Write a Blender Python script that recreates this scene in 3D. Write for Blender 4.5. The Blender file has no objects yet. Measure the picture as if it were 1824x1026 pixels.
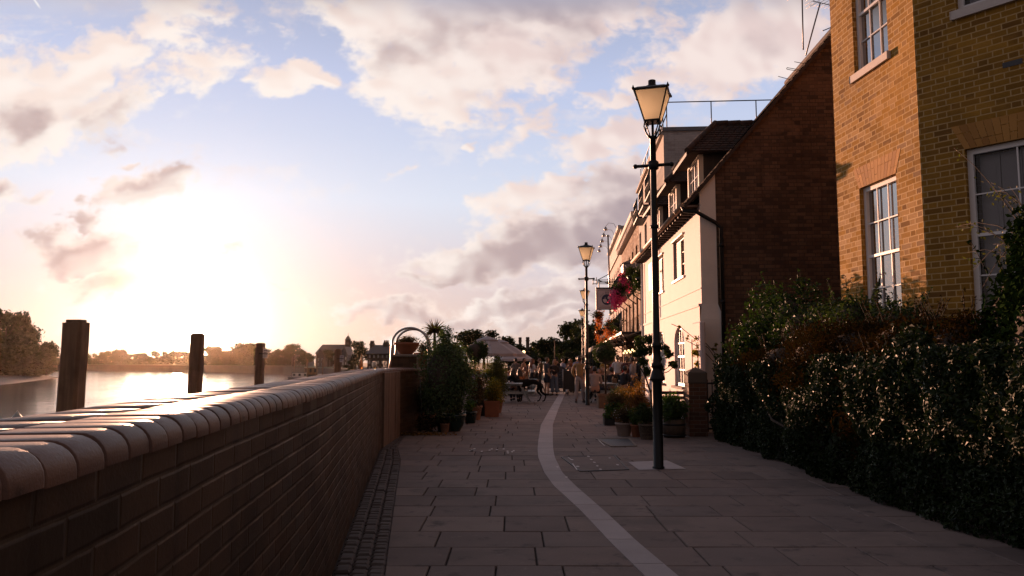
import bpy, bmesh, math, random
import numpy as np
from mathutils import Vector, Matrix

SC = bpy.context.scene
COL = SC.collection
R = math.radians

# ---------------------------------------------------------------- camera
FPX, PITCH, CAMH = 1390.0, math.atan(130 / 1390.0), 1.6
cam_d = bpy.data.cameras.new('camera'); cam = bpy.data.objects.new('camera', cam_d); COL.objects.link(cam)
cam_d.sensor_width = 36.0; cam_d.lens = 36.0 * FPX / 1824.0
cam_d.clip_start = 0.05; cam_d.clip_end = 4000
cam.location = (0, 0, CAMH); cam.rotation_euler = (math.pi / 2 + PITCH, 0, 0)
SC.camera = cam
SP, CP = math.sin(PITCH), math.cos(PITCH)

def ray(x, y):
    """direction through a photograph pixel (1824 wide), world space"""
    u, v = (x - 912) / FPX, (513 - y) / FPX
    return Vector((u, CP - v * SP, SP + v * CP))
def A(x, y, t):
    d = ray(x, y); return Vector((d.x * t, d.y * t, CAMH + d.z * t))
def G(x, y, z=0.0):
    d = ray(x, y); t = (z - CAMH) / d.z; return Vector((d.x * t, d.y * t, z))
def AY(x, y, Y):
    d = ray(x, y); return A(x, y, Y / d.y)

# ---------------------------------------------------------------- view
SC.view_settings.view_transform = 'Standard'; SC.view_settings.look = 'None'
SC.view_settings.exposure = 1.0; SC.view_settings.gamma = 1.0
SC.cycles.max_bounces = 6; SC.cycles.diffuse_bounces = 3; SC.cycles.glossy_bounces = 3
SC.cycles.transmission_bounces = 5; SC.cycles.transparent_max_bounces = 6; SC.cycles.volume_bounces = 0
SC.cycles.use_denoising = True
SC.cycles.sample_clamp_indirect = 6.0
SC.cycles.volume_step_rate = 4.0

# ---------------------------------------------------------------- sun
SUN_EL, SUN_AZ = R(2.6), R(-23.0)          # azimuth measured from +Y towards +X
sdir = Vector((math.sin(SUN_AZ) * math.cos(SUN_EL), math.cos(SUN_AZ) * math.cos(SUN_EL), math.sin(SUN_EL)))
sl = bpy.data.lights.new('sun', 'SUN'); sl.energy = 4.2; sl.angle = R(0.6); sl.color = (1.0, 0.50, 0.30)
sun = bpy.data.objects.new('sun', sl); COL.objects.link(sun)
sun.rotation_euler = (-sdir).to_track_quat('-Z', 'Y').to_euler()

# ---------------------------------------------------------------- node helper
class NT:
    def __init__(s, tree): s.t = tree; s.n = tree.nodes; s.l = tree.links
    def add(s, typ, **kw):
        nd = s.n.new(typ)
        for k, v in kw.items(): setattr(nd, k, v)
        return nd
    def put(s, sock, v):
        if isinstance(v, bpy.types.NodeSocket): s.l.new(v, sock)
        elif v is not None:
            try: sock.default_value = v
            except (TypeError, ValueError): sock.default_value = (v[0], v[1], v[2], 1.0) if len(v) == 3 else v
    def m(s, op, a, b=None, c=None, clamp=False):
        nd = s.add('ShaderNodeMath', operation=op, use_clamp=clamp)
        s.put(nd.inputs[0], a)
        if b is not None: s.put(nd.inputs[1], b)
        if c is not None: s.put(nd.inputs[2], c)
        return nd.outputs[0]
    def vm(s, op, a, b=None, c=None):
        nd = s.add('ShaderNodeVectorMath', operation=op)
        s.put(nd.inputs[0], a)
        if b is not None: s.put(nd.inputs[1], b)
        if c is not None: s.put(nd.inputs[2], c)
        return nd.outputs['Value'] if op in ('DOT_PRODUCT', 'LENGTH', 'DISTANCE') else nd.outputs[0]
    def mix(s, f, a, b, blend='MIX'):
        nd = s.add('ShaderNodeMix', data_type='RGBA', blend_type=blend)
        s.put(nd.inputs[0], f); s.put(nd.inputs[6], a); s.put(nd.inputs[7], b)
        return nd.outputs[2]
    def ss(s, v, a, b, lo=0.0, hi=1.0, kind='SMOOTHSTEP'):
        nd = s.add('ShaderNodeMapRange', interpolation_type=kind)
        s.put(nd.inputs[0], v); nd.inputs[1].default_value = a; nd.inputs[2].default_value = b
        nd.inputs[3].default_value = lo; nd.inputs[4].default_value = hi
        return nd.outputs[0]
    def noise(s, vec, scale, detail=4, rough=0.55, dist=0.0, out=0):
        nd = s.add('ShaderNodeTexNoise')
        if vec is not None: s.put(nd.inputs['Vector'], vec)
        nd.inputs['Scale'].default_value = scale; nd.inputs['Detail'].default_value = detail
        nd.inputs['Roughness'].default_value = rough; nd.inputs['Distortion'].default_value = dist
        return nd.outputs[out]
    def sep(s, v):
        nd = s.add('ShaderNodeSeparateXYZ'); s.put(nd.inputs[0], v); return nd.outputs
    def comb(s, x, y, z=0.0):
        nd = s.add('ShaderNodeCombineXYZ'); s.put(nd.inputs[0], x); s.put(nd.inputs[1], y); s.put(nd.inputs[2], z); return nd.outputs[0]
    def ramp(s, f, stops, interp='LINEAR'):
        nd = s.add('ShaderNodeValToRGB'); nd.color_ramp.interpolation = interp
        el = nd.color_ramp.elements
        while len(el) < len(stops): el.new(0.5)
        for e, (p, c) in zip(el, stops): e.position = p; e.color = (c[0], c[1], c[2], 1)
        s.put(nd.inputs[0], f); return nd.outputs[0]

# ---------------------------------------------------------------- sky
world = bpy.data.worlds.new('World'); SC.world = world; world.use_nodes = True
W = NT(world.node_tree); W.n.clear()
wout = W.add('ShaderNodeOutputWorld'); bg = W.add('ShaderNodeBackground'); W.l.new(bg.outputs[0], wout.inputs[0])
sky = W.add('ShaderNodeTexSky', sky_type='NISHITA'); sky.sun_disc = False
sky.sun_elevation = SUN_EL; sky.sun_rotation = SUN_AZ; sky.air_density = 1.0; sky.dust_density = 2.0
tc = W.add('ShaderNodeTexCoord').outputs['Generated']
D = W.vm('NORMALIZE', tc)
dx, dy, dz = W.sep(D)
front = W.ss(dy, 0.02, 0.25)
inv = W.m('DIVIDE', 1.0, W.m('MAXIMUM', dy, 0.12))
q = W.comb(W.m('MULTIPLY', dx, inv), W.m('MULTIPLY', dz, inv), 0.0)      # tangent of bearing and of elevation
# cloud blobs: direction (from bearings read in the photograph), half sizes, tilt, strength
def qdir(x, y):
    d = ray(x, y); return d.x / d.y, d.z / d.y
LIGHT = [(800, -10, 240, 110, 0, 1.0), (745, 120, 130, 75, 20, .9), (900, 95, 150, 95, 15, .95), (1010, 20, 190, 90, 15, .9), (790, 185, 80, 42, 10, .8), (1080, -30, 230, 60, 10, .9), (660, 20, 90, 90, 0, .9),
         (60, 160, 190, 95, 8, .85), (55, 225, 130, 60, 5, .9), (190, 190, 70, 62, 0, .85), (120, 110, 170, 62, 10, .75), (330, 125, 120, 44, 14, .7), (300, 45, 85, 62, -15, .75), (360, 10, 60, 26, 0, .7),
         (510, 145, 75, 30, -6, .75), (495, 55, 50, 45, 0, .45), (565, 14, 34, 22, 0, .6),
         (1290, 70, 160, 92, 18, .9), (1195, 135, 75, 36, 15, .75), (1410, 60, 100, 90, 30, .85), (1100, 172, 52, 26, 10, .65), (1310, 140, 90, 40, 20, .6),
         (1045, 250, 88, 42, 16, .8), (950, 228, 62, 30, 25, .6), (925, 205, 40, 16, 0, .5),
         (1100, 330, 150, 52, 28, .95), (960, 352, 120, 34, 14, .85), (875, 372, 55, 24, 10, .7), (1180, 300, 120, 60, 20, .9),
         (905, 440, 150, 52, 12, 1.0), (1020, 420, 130, 66, 15, 1.0), (790, 482, 90, 20, 14, .95), (1110, 400, 120, 60, 10, .9),
         (690, 552, 140, 24, 2, .8), (900, 556, 190, 30, 10, .85), (1010, 540, 140, 34, 10, .85), (960, 585, 200, 16, 5, .7), (760, 595, 120, 12, 0, .55),
         (165, 443, 84, 46, 4, 1.0), (185, 508, 100, 44, -5, 1.0), (272, 332, 92, 38, 20, .95), (172, 372, 36, 26, 10, .8), (5, 355, 44, 40, 0, .8), (72, 352, 42, 26, 0, .65), (232, 284, 22, 9, 0, .5),
         (712, 298, 40, 15, 30, .65), (410, 430, 42, 14, 20, .55), (838, 242, 26, 7, 0, .55), (528, 526, 40, 13, 15, .5), (282, 176, 22, 9, 20, .5)]
DARK = [(960, -10, 230, 62, 5, .95), (735, 75, 70, 50, 30, .6), (870, 40, 170, 55, 10, .6), (1020, 30, 90, 70, 0, .5), (840, 155, 40, 20, 50, .2), (920, 145, 50, 20, 30, .35),
        (35, 212, 62, 46, 5, .8), (205, 218, 50, 42, 10, .75), (165, 180, 60, 40, 0, .3), (20, 255, 60, 14, 0, .2),
        (165, 446, 72, 38, 4, 1.0), (180, 512, 84, 38, -5, .85), (280, 332, 84, 30, 20, .8), (176, 374, 40, 28, 10, .75), (0, 355, 30, 34, 0, .8), (75, 356, 30, 20, 0, .45), (232, 284, 24, 10, 0, .4), (410, 430, 44, 15, 20, .5), (528, 526, 40, 13, 15, .4),
        (905, 448, 150, 42, 12, 1.0), (1020, 432, 120, 46, 12, 1.0), (795, 486, 100, 18, 14, .9), (1120, 380, 150, 56, 22, .8), (1060, 335, 110, 36, 28, .65), (980, 352, 60, 22, 14, .3), (1120, 430, 110, 40, 10, .85),
        (690, 556, 130, 22, 2, .75), (880, 560, 170, 22, 12, .8), (1010, 542, 120, 26, 12, .75), (960, 588, 180, 14, 5, .6),
        (1380, 40, 90, 40, 20, .25), (1200, 320, 80, 40, 0, .4)]
# the cloud cover worked out here once, over bearing and elevation, and looked up by direction
def _perlin(x, y, seed):
    xi = np.floor(x).astype(np.int64); yi = np.floor(y).astype(np.int64)
    xf = (x - xi).astype(np.float32); yf = (y - yi).astype(np.float32)
    u = xf * xf * xf * (xf * (xf * 6 - 15) + 10); v = yf * yf * yf * (yf * (yf * 6 - 15) + 10)
    tab = np.random.RandomState(seed)
    ang = tab.rand(4096).astype(np.float32) * 2 * np.pi; gx, gy = np.cos(ang), np.sin(ang)
    def g(ix, iy, fx, fy):
        h = ((ix * 73856093) ^ (iy * 19349663)) & 4095
        return gx[h] * fx + gy[h] * fy
    n00 = g(xi, yi, xf, yf); n10 = g(xi + 1, yi, xf - 1, yf); n01 = g(xi, yi + 1, xf, yf - 1); n11 = g(xi + 1, yi + 1, xf - 1, yf - 1)
    return (n00 + u * (n10 - n00)) + v * ((n01 + u * (n11 - n01)) - (n00 + u * (n10 - n00)))
def _fbm(x, y, scale, octs, seed, gain=0.52):
    a, f, tot = 1.0, scale, 0.0
    for o in range(octs):
        tot = tot + a * _perlin(x * f + o * 17.3, y * f + o * 5.7, seed + o); a *= gain; f *= 2.03
    return tot
def _sst(v, a, b):
    t = np.clip((v - a) / (b - a), 0, 1); return t * t * (3 - 2 * t)
CU0, CU1, CW0, CW1, CNX, CNY = -0.80, 0.80, -0.03, 0.53, 1920, 672
def cloud_map():
    uu, ww = np.meshgrid(np.linspace(CU0, CU1, CNX, dtype=np.float32), np.linspace(CW0, CW1, CNY, dtype=np.float32))
    wy = ww * 1.5                                                    # clouds are wider than tall
    w1 = _fbm(uu, wy, 6.0, 5, 11); w2 = _fbm(uu, wy, 6.0, 5, 23)
    w3 = _fbm(uu, wy, 28.0, 4, 31); w4 = _fbm(uu, wy, 28.0, 4, 43)
    qx = uu + w1 * .050 + w3 * .015; qy = ww + w2 * .034 + w4 * .013
    f1 = _fbm(uu + w1 * .03, wy + w2 * .03, 12.0, 7, 57, .56); f2 = _fbm(uu, wy, 45.0, 4, 71, .6)
    bill = 1 - np.abs(_fbm(uu + w3 * .02, wy + w4 * .02, 20.0, 4, 83, .5)) * 1.7     # cauliflower lumps
    def field(lst, px, py, spread):
        out = np.zeros_like(px)
        for (x, y, rx, ry, tilt, st) in lst:
            cx, cy = qdir(x, y); c, s_ = math.cos(R(tilt)), math.sin(R(tilt))
            ax = ((px - cx) * c + (py - cy) * s_) / (rx / FPX); ay = (-(px - cx) * s_ + (py - cy) * c) / (ry / FPX)
            r2 = np.sqrt(ax * ax + ay * ay)
            out = np.maximum(out, st * (1 - _sst(r2, 0.15, spread)))
        return out
    fl = _fbm(uu + w1 * .03, wy + w2 * .03, 10.0, 4, 57, .5)
    d0 = field(LIGHT, qx, qy, 1.8)
    d = d0 + f1 * .34 + f2 * .13 + (bill - .6) * .20
    al = _sst(d, .24, .70)
    wisp = _sst(_fbm(uu * .8 + w1 * .08, wy * 1.4, 7.0, 7, 97, .6) + .3 * f2, .18, .75) * .32  # thin veils
    al = np.maximum(al, wisp * (1 - al))
    k = field(DARK, qx + w1 * .012, qy + w2 * .01, 1.7) + fl * .30 + f1 * .08
    k = _sst(k, .05, 1.0)
    # relief: the side facing the sun is lit
    su, sw = sdir.x / sdir.y, sdir.z / sdir.y
    h = d0 + fl * .42 + f1 * .16 + (bill - .6) * .10
    for sh in (2, 2, 3, 4, 5, 6):
        h = (np.roll(h, sh, 0) + np.roll(h, -sh, 0) + np.roll(h, sh, 1) + np.roll(h, -sh, 1) + h) / 5
    gyh, gxh = np.gradient(h); gxh /= (CU1 - CU0) / CNX; gyh /= (CW1 - CW0) / CNY
    ex, ey = su - uu, sw - ww; en = np.sqrt(ex * ex + ey * ey) + 1e-3
    rel = -(gxh * ex / en + gyh * ey / en) * .045
    rel = np.clip(rel, -1, 1) * .5 + .5
    px = np.stack([al, k, rel, np.ones_like(al)], -1).astype(np.float32)
    im = bpy.data.images.new('cloud_map', CNX, CNY, alpha=False, float_buffer=True, is_data=True)
    im.pixels.foreach_set(px.ravel()); im.update(); im.pack()
    return im
ci = W.add('ShaderNodeTexImage', interpolation='Cubic', extension='EXTEND'); ci.image = cloud_map()
qx_, qz_, _ = W.sep(q)
W.put(ci.inputs[0], W.comb(W.ss(qx_, CU0, CU1, 0, 1, 'LINEAR'), W.ss(qz_, CW0, CW1, 0, 1, 'LINEAR'), 0.0))
cs = W.add('ShaderNodeSeparateColor'); W.l.new(ci.outputs[0], cs.inputs[0])
# a loose cover of the same clouds over the rest of the sky, behind and above
dn = W.noise(W.vm('MULTIPLY', D, (1.0, 1.0, 2.0)), 3.0, 4, 0.6)
al_b = W.ss(dn, 0.46, 0.60); dk_b = W.ss(dn, 0.52, 0.72)
hi = W.ss(qz_, 0.44, 0.53)
side = W.ss(W.m('ABSOLUTE', qx_), 0.68, 0.80)
fr2 = W.m('MULTIPLY', front, W.m('MULTIPLY', W.m('SUBTRACT', 1.0, hi), W.m('SUBTRACT', 1.0, side)))
fr1 = W.m('SUBTRACT', 1.0, fr2)
alpha = W.m('ADD', W.m('MULTIPLY', cs.outputs[0], fr2), W.m('MULTIPLY', al_b, fr1))
dk = W.m('ADD', W.m('MULTIPLY', cs.outputs[1], fr2), W.m('MULTIPLY', dk_b, fr1))
rel_ = W.m('ADD', W.m('MULTIPLY', cs.outputs[2], fr2), W.m('MULTIPLY', 0.5, fr1))
cosg = W.m('MAXIMUM', W.vm('DOT_PRODUCT', D, tuple(sdir)), 0.0)
# clear sky: blue overhead, pale towards the horizon and the sun, dim behind
elev = W.m('MAXIMUM', dz, 0.0)
toward = W.ss(W.vm('DOT_PRODUCT', D, tuple(sdir)), -0.8, 0.95, 0.0, 1.0, 'LINEAR')
blue = W.ramp(elev, [(0.0, (.66, .52, .46)), (0.10, (.66, .58, .62)), (0.20, (.67, .73, .87)), (0.34, (.50, .57, .80)), (0.56, (.20, .22, .33)), (1.0, (.12, .11, .16))])
eastc = W.ramp(elev, [(0.0, (.31, .235, .225)), (0.3, (.25, .20, .21)), (1.0, (.12, .11, .14))])
base = W.mix(W.ss(toward, 0.50, 0.80), eastc, blue)
nish = W.vm('MULTIPLY', sky.outputs[0], (0.010, 0.010, 0.010))
base = W.vm('ADD', base, nish)
g1 = W.m('POWER', cosg, 900.0); g2 = W.m('POWER', cosg, 110.0); g3 = W.m('POWER', cosg, 22.0)
glow = W.vm('ADD', W.vm('ADD', W.vm('MULTIPLY', W.comb(g1, g1, g1), (16.0, 13.0, 9.0)), W.vm('MULTIPLY', W.comb(g2, g2, g2), (.42, .39, .35))), W.vm('MULTIPLY', W.comb(g3, g3, g3), (.085, .07, .055)))
clear = W.vm('ADD', base, glow)
# clouds: cream where thin and lit, grey mauve where thick
tw = W.m('MULTIPLY', W.ss(toward, 0.50, 0.85), W.m('SUBTRACT', 1.0, W.m('MULTIPLY', hi, .7)))
near = W.ss(cosg, .82, .97)
lit_c = W.mix(tw, (.24, .195, .19), W.mix(near, (.93, .79, .75), (1.0, .90, .84)))
mid_c = W.mix(tw, (.17, .145, .145), W.mix(near, (.80, .64, .62), (.95, .79, .72)))
drk_c = W.mix(tw, (.125, .105, .11), W.mix(near, (.41, .33, .36), (.56, .43, .42)))
edge = W.ss(rel_, .22, .74)
cl = W.mix(edge, mid_c, lit_c)
cl = W.mix(W.m('MULTIPLY', dk, W.ss(rel_, .35, .95, 1.0, .45)), cl, drk_c)
clo = W.vm('ADD', cl, W.vm('MULTIPLY', glow, (0.36, 0.30, 0.23)))
skyc = W.mix(alpha, clear, clo)
# a short vapour trail, high at the left
t0, t1 = Vector((*qdir(56, -8), 0)), Vector((*qdir(74, 18), 0))
td = (t1 - t0); tl = td.length; td.normalize()
rel = W.vm('SUBTRACT', q, tuple(t0))
al_ = W.vm('DOT_PRODUCT', rel, tuple(td)); ac = W.m('ABSOLUTE', W.vm('DOT_PRODUCT', rel, (-td.y, td.x, 0)))
tr = W.m('MULTIPLY', W.ss(ac, 0.0, 0.0022, 1.0, 0.0), W.m('MULTIPLY', W.ss(al_, tl * .6, tl, 1.0, 0.0), W.ss(dy, .2, .3)))
skyc = W.mix(W.m('MULTIPLY', tr, .8), skyc, (1.0, .95, .92))
# below the horizon: dim warm ground colour
skyc = W.mix(W.ss(dz, -0.06, -0.01, 1.0, 0.0), skyc, (.10, .075, .06))
W.put(bg.inputs['Color'], skyc); bg.inputs['Strength'].default_value = 0.5

# ================================================================ helpers
rng = random.Random(7)
NR = np.random.RandomState(5)
ORG = {}

def tag(o, label=None, cat=None, group=None, kind=None):
    if label: o['label'] = label
    if cat: o['category'] = cat
    if group: o['group'] = group
    if kind: o['kind'] = kind
    return o

def thing(name, loc, label, cat, group=None):
    """an Empty at a thing's base that parents its parts"""
    o = bpy.data.objects.new(name, None); COL.objects.link(o)
    o.empty_display_size = 0.2; o.location = loc; ORG[o] = Vector(loc)
    return tag(o, label, cat, group)

class MB:
    """collects geometry (world coordinates) for ONE mesh object"""
    def __init__(s): s.v = []; s.f = []; s.mi = []; s.sm = []; s.blocks = []
    def quad(s, a, b, c, d, mi=0, sm=False):
        i = len(s.v); s.v += [tuple(a), tuple(b), tuple(c), tuple(d)]; s.f.append((i, i + 1, i + 2, i + 3)); s.mi.append(mi); s.sm.append(sm)
    def poly(s, pts, mi=0, sm=False):
        i = len(s.v); s.v += [tuple(p) for p in pts]; s.f.append(tuple(range(i, i + len(pts)))); s.mi.append(mi); s.sm.append(sm)
    def mesh(s, vs, fs, mi=0, sm=False):
        i = len(s.v); s.v += [tuple(p) for p in vs]
        for f in fs: s.f.append(tuple(k + i for k in f)); s.mi.append(mi); s.sm.append(sm)
    def obox(s, o, ax, ay, az, mi=0, bev=0.0):
        """box from corner o along three edge vectors"""
        o, ax, ay, az = Vector(o), Vector(ax), Vector(ay), Vector(az)
        if ax.cross(ay).dot(az) < 0: o = o + ax; ax = -ax
        if bev <= 0:
            p = [o, o + ax, o + ax + ay, o + ay, o + az, o + ax + az, o + ax + ay + az, o + ay + az]
            s.mesh(p, [(0, 3, 2, 1), (4, 5, 6, 7), (0, 1, 5, 4), (1, 2, 6, 5), (2, 3, 7, 6), (3, 0, 4, 7)], mi); return
        x, y, z = ax.normalized(), ay.normalized(), az.normalized(); b = min(bev, ax.length / 3, ay.length / 3, az.length / 3)
        bm = bmesh.new(); bmesh.ops.create_cube(bm, size=1)
        M = Matrix((ax, ay, az)).transposed()
        for v in bm.verts: v.co = M @ (v.co + Vector((.5, .5, .5))) + o
        bmesh.ops.bevel(bm, geom=bm.edges[:], offset=b, segments=1, affect='EDGES', clamp_overlap=True)
        bm.verts.ensure_lookup_table()
        s.mesh([v.co for v in bm.verts], [[v.index for v in f.verts] for f in bm.faces], mi); bm.free()
    def box(s, x0, x1, y0, y1, z0, z1, mi=0, bev=0.0):
        s.obox((x0, y0, z0), (x1 - x0, 0, 0), (0, y1 - y0, 0), (0, 0, z1 - z0), mi, bev)
    def bar(s, p, q, w, h=None, mi=0, up=(0, 0, 1)):
        """rectangular bar from p to q"""
        p, q = Vector(p), Vector(q); h = h or w; d = q - p; u = Vector(up)
        if abs(d.normalized().dot(u)) > .98: u = Vector((0, 1, 0))
        a = d.cross(u).normalized(); b = a.cross(d).normalized()
        s.obox(p - a * w / 2 - b * h / 2, a * w, b * h, d, mi)
    def tube(s, pts, r, n=8, mi=0, cap=True, closed=False):
        pts = [Vector(p) for p in pts]; rr = r if isinstance(r, (list, tuple)) else [r] * len(pts)
        base = len(s.v); m = len(pts); prev = None
        for i, p in enumerate(pts):
            if closed: d = pts[(i + 1) % m] - pts[i - 1]
            else: d = pts[min(i + 1, m - 1)] - pts[max(i - 1, 0)]
            d.normalize()
            if prev is None:
                a = d.orthogonal().normalized()
            else:
                a = (prev - d * prev.dot(d)); a = a.normalized() if a.length > 1e-6 else d.orthogonal().normalized()
            prev = a; b = d.cross(a)
            for k in range(n):
                t = 2 * math.pi * k / n; s.v.append(tuple(p + (a * math.cos(t) + b * math.sin(t)) * rr[i]))
        for i in range(m if closed else m - 1):
            j = (i + 1) % m
            for k in range(n):
                l = (k + 1) % n
                s.f.append((base + i * n + k, base + i * n + l, base + j * n + l, base + j * n + k)); s.mi.append(mi); s.sm.append(True)
        if cap and not closed:
            s.f.append(tuple(base + k for k in reversed(range(n)))); s.mi.append(mi); s.sm.append(False)
            s.f.append(tuple(base + (m - 1) * n + k for k in range(n))); s.mi.append(mi); s.sm.append(False)
    def lathe(s, c, prof, n=16, mi=0, sm=True, phase=0.0, sq=1.0):
        """prof = [(radius, height)...] about a vertical axis through c"""
        c = Vector(c); base = len(s.v); m = len(prof)
        for (r, z) in prof:
            for k in range(n):
                t = 2 * math.pi * k / n + phase; s.v.append((c.x + r * math.cos(t), c.y + r * math.sin(t) * sq, c.z + z))
        for i in range(m - 1):
            for k in range(n):
                l = (k + 1) % n
                s.f.append((base + i * n + k, base + i * n + l, base + (i + 1) * n + l, base + (i + 1) * n + k)); s.mi.append(mi); s.sm.append(sm)
        if prof[0][0] > 1e-4: s.f.append(tuple(base + k for k in reversed(range(n)))); s.mi.append(mi); s.sm.append(False)
        if prof[-1][0] > 1e-4: s.f.append(tuple(base + (m - 1) * n + k for k in range(n))); s.mi.append(mi); s.sm.append(False)
    def ball(s, c, rx, ry=None, rz=None, n=10, m=7, mi=0):
        ry = ry or rx; rz = rz or rx; c = Vector(c); base = len(s.v)
        for i in range(m + 1):
            a = math.pi * i / m - math.pi / 2
            for k in range(n):
                t = 2 * math.pi * k / n
                s.v.append((c.x + rx * math.cos(a) * math.cos(t), c.y + ry * math.cos(a) * math.sin(t), c.z + rz * math.sin(a)))
        for i in range(m):
            for k in range(n):
                l = (k + 1) % n; s.f.append((base + i * n + k, base + i * n + l, base + (i + 1) * n + l, base + (i + 1) * n + k)); s.mi.append(mi); s.sm.append(True)
    def leaves(s, cen, nrm, size, aspect=0.55, mi=0, fold=0.25, hang=None):
        """many single-leaf faces: cen Nx3, nrm Nx3, size N"""
        cen = np.asarray(cen, float); n = len(cen)
        if n == 0: return
        nr = np.asarray(nrm, float) + 1e-6; nr /= np.linalg.norm(nr, axis=1, keepdims=True)
        rv = NR.normal(size=(n, 3)) if hang is None else NR.normal(size=(n, 3)) * .35 + np.asarray(hang)
        a = rv - nr * np.sum(rv * nr, 1, keepdims=True); a /= np.linalg.norm(a, axis=1, keepdims=True) + 1e-9
        b = np.cross(nr, a); L = np.asarray(size, float).reshape(-1, 1) * np.ones((n, 1))
        p0 = cen - a * L * .5; p2 = cen + a * L * .5 - nr * L * fold * .4
        w = L * aspect * .5; p1 = cen - b * w - a * L * .08 + nr * L * fold * .3; p3 = cen + b * w - a * L * .08 + nr * L * fold * .3
        s.blocks.append((np.stack([p0, p1, p2, p3], 1).reshape(-1, 3), mi))
    def build(s, name, mats, parent=None, org=None):
        if not isinstance(mats, (list, tuple)): mats = [mats]
        nv = len(s.v)
        co = np.array(s.v, dtype=np.float64).reshape(-1, 3)
        for (b, mi) in s.blocks: co = np.concatenate([co, b])
        if parent is not None: o0 = ORG[parent]
        elif org is not None: o0 = Vector(org)
        else:
            lo, hi_ = co.min(0), co.max(0); o0 = Vector(((lo[0] + hi_[0]) / 2, (lo[1] + hi_[1]) / 2, lo[2]))
        loops = [i for f in s.f for i in f]; tot = [len(f) for f in s.f]
        mi, sm = list(s.mi), list(s.sm)
        loops = np.array(loops, dtype=np.int32); tot = np.array(tot, dtype=np.int32); mi = np.array(mi, dtype=np.int32); sm = np.array(sm, dtype=bool)
        k = nv
        for (b, m_) in s.blocks:
            q_ = len(b) // 4
            loops = np.concatenate([loops, np.arange(k, k + len(b), dtype=np.int32)]); tot = np.concatenate([tot, np.full(q_, 4, np.int32)])
            mi = np.concatenate([mi, np.full(q_, m_, np.int32)]); sm = np.concatenate([sm, np.zeros(q_, bool)]); k += len(b)
        me = bpy.data.meshes.new(name)
        me.vertices.add(len(co)); me.vertices.foreach_set('co', (co - np.array(o0)).astype(np.float32).ravel())
        me.loops.add(len(loops)); me.loops.foreach_set('vertex_index', loops)
        st = np.concatenate([[0], np.cumsum(tot)[:-1]]).astype(np.int32)
        me.polygons.add(len(tot)); me.polygons.foreach_set('loop_start', st); me.polygons.foreach_set('loop_total', tot)
        me.polygons.foreach_set('material_index', mi); me.polygons.foreach_set('use_smooth', sm)
        me.update(calc_edges=True)
        if not s.blocks or len(s.f) > 0:
            # metric UVs laid along each face's own level and upright directions
            nr = np.zeros(len(tot) * 3, np.float32); me.polygons.foreach_get('normal', nr); nr = nr.reshape(-1, 3)
            hx = np.stack([-nr[:, 1], nr[:, 0]], 1); hl = np.linalg.norm(hx, axis=1, keepdims=True)
            up = hl[:, 0] < 0.35; hx = hx / np.maximum(hl, 1e-6)
            # the same sense for both sides of a wall
            fl = (hx[:, 1] < -0.01) | ((np.abs(hx[:, 1]) <= 0.01) & (hx[:, 0] < 0)); hx[fl] *= -1
            pf = np.repeat(np.arange(len(tot)), tot); p = co[loops]
            u = np.where(up[pf], p[:, 0], p[:, 0] * hx[pf, 0] + p[:, 1] * hx[pf, 1]); v = np.where(up[pf], p[:, 1], p[:, 2])
            uvl = me.uv_layers.new(name='UVMap'); uvl.data.foreach_set('uv', np.stack([u, v], 1).astype(np.float32).ravel())
        for m_ in mats: me.materials.append(m_)
        ob = bpy.data.objects.new(name, me); COL.objects.link(ob); ORG[ob] = o0
        if parent is not None: ob.parent = parent
        else: ob.location = o0
        return ob

def copy_tree(o, parent=None):
    c = o.copy(); COL.objects.link(c)
    if parent is not None: c.parent = parent
    for ch in list(o.children): copy_tree(ch, c)
    return c

class Frame:
    """a vertical plane: s along it, off outward from it, z up"""
    def __init__(s, o, d, n):
        s.o = Vector((o[0], o[1], 0)); s.d = Vector((d[0], d[1], 0)).normalized()
        nn = Vector((-s.d.y, s.d.x, 0)); s.n = nn if nn.dot(Vector((n[0], n[1], 0))) > 0 else -nn
    def P(s, a, off, z): return s.o + s.d * a + s.n * off + Vector((0, 0, z))
    def hit(s, x, y, off=0.0):
        r = ray(x, y); o = s.o + s.n * off; c = Vector((0, 0, CAMH))
        t = (o - Vector((0, 0, 0))).dot(s.n) / r.dot(s.n); p = c + r * t
        return (p - o).dot(s.d), p.z
    def box(s, mb, s0, s1, o0, o1, z0, z1, mi=0, bev=0.0):
        mb.obox(s.P(s0, o0, z0), s.d * (s1 - s0), s.n * (o1 - o0), Vector((0, 0, z1 - z0)), mi, bev)
    def quad(s, mb, s0, s1, z0, z1, off=0, mi=0):
        mb.quad(s.P(s0, off, z0), s.P(s1, off, z0), s.P(s1, off, z1), s.P(s0, off, z1), mi)
    def wall(s, mb, s0, s1, z0, z1, holes=(), depth=.2, mi=0, rmi=None, off=0.0):
        """a wall face with rectangular holes and their reveals"""
        rmi = mi if rmi is None else rmi
        S = sorted({s0, s1} | {h[k] for h in holes for k in (0, 1) if s0 < h[k] < s1}); Z = sorted({z0, z1} | {h[k] for h in holes for k in (2, 3) if z0 < h[k] < z1})
        for i in range(len(S) - 1):
            for j in range(len(Z) - 1):
                cs_, cz = (S[i] + S[i + 1]) / 2, (Z[j] + Z[j + 1]) / 2
                if any(h[0] < cs_ < h[1] and h[2] < cz < h[3] for h in holes): continue
                s.quad(mb, S[i], S[i + 1], Z[j], Z[j + 1], off, mi)
        for h in holes:
            a, b, c, e = h[:4]; P = s.P
            mb.quad(P(a, off, c), P(a, off, e), P(a, off - depth, e), P(a, off - depth, c), rmi)
            mb.quad(P(b, off, c), P(b, off - depth, c), P(b, off - depth, e), P(b, off, e), rmi)
            mb.quad(P(a, off, e), P(b, off, e), P(b, off - depth, e), P(a, off - depth, e), rmi)
            mb.quad(P(a, off, c), P(a, off - depth, c), P(b, off - depth, c), P(b, off, c), rmi)

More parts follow.
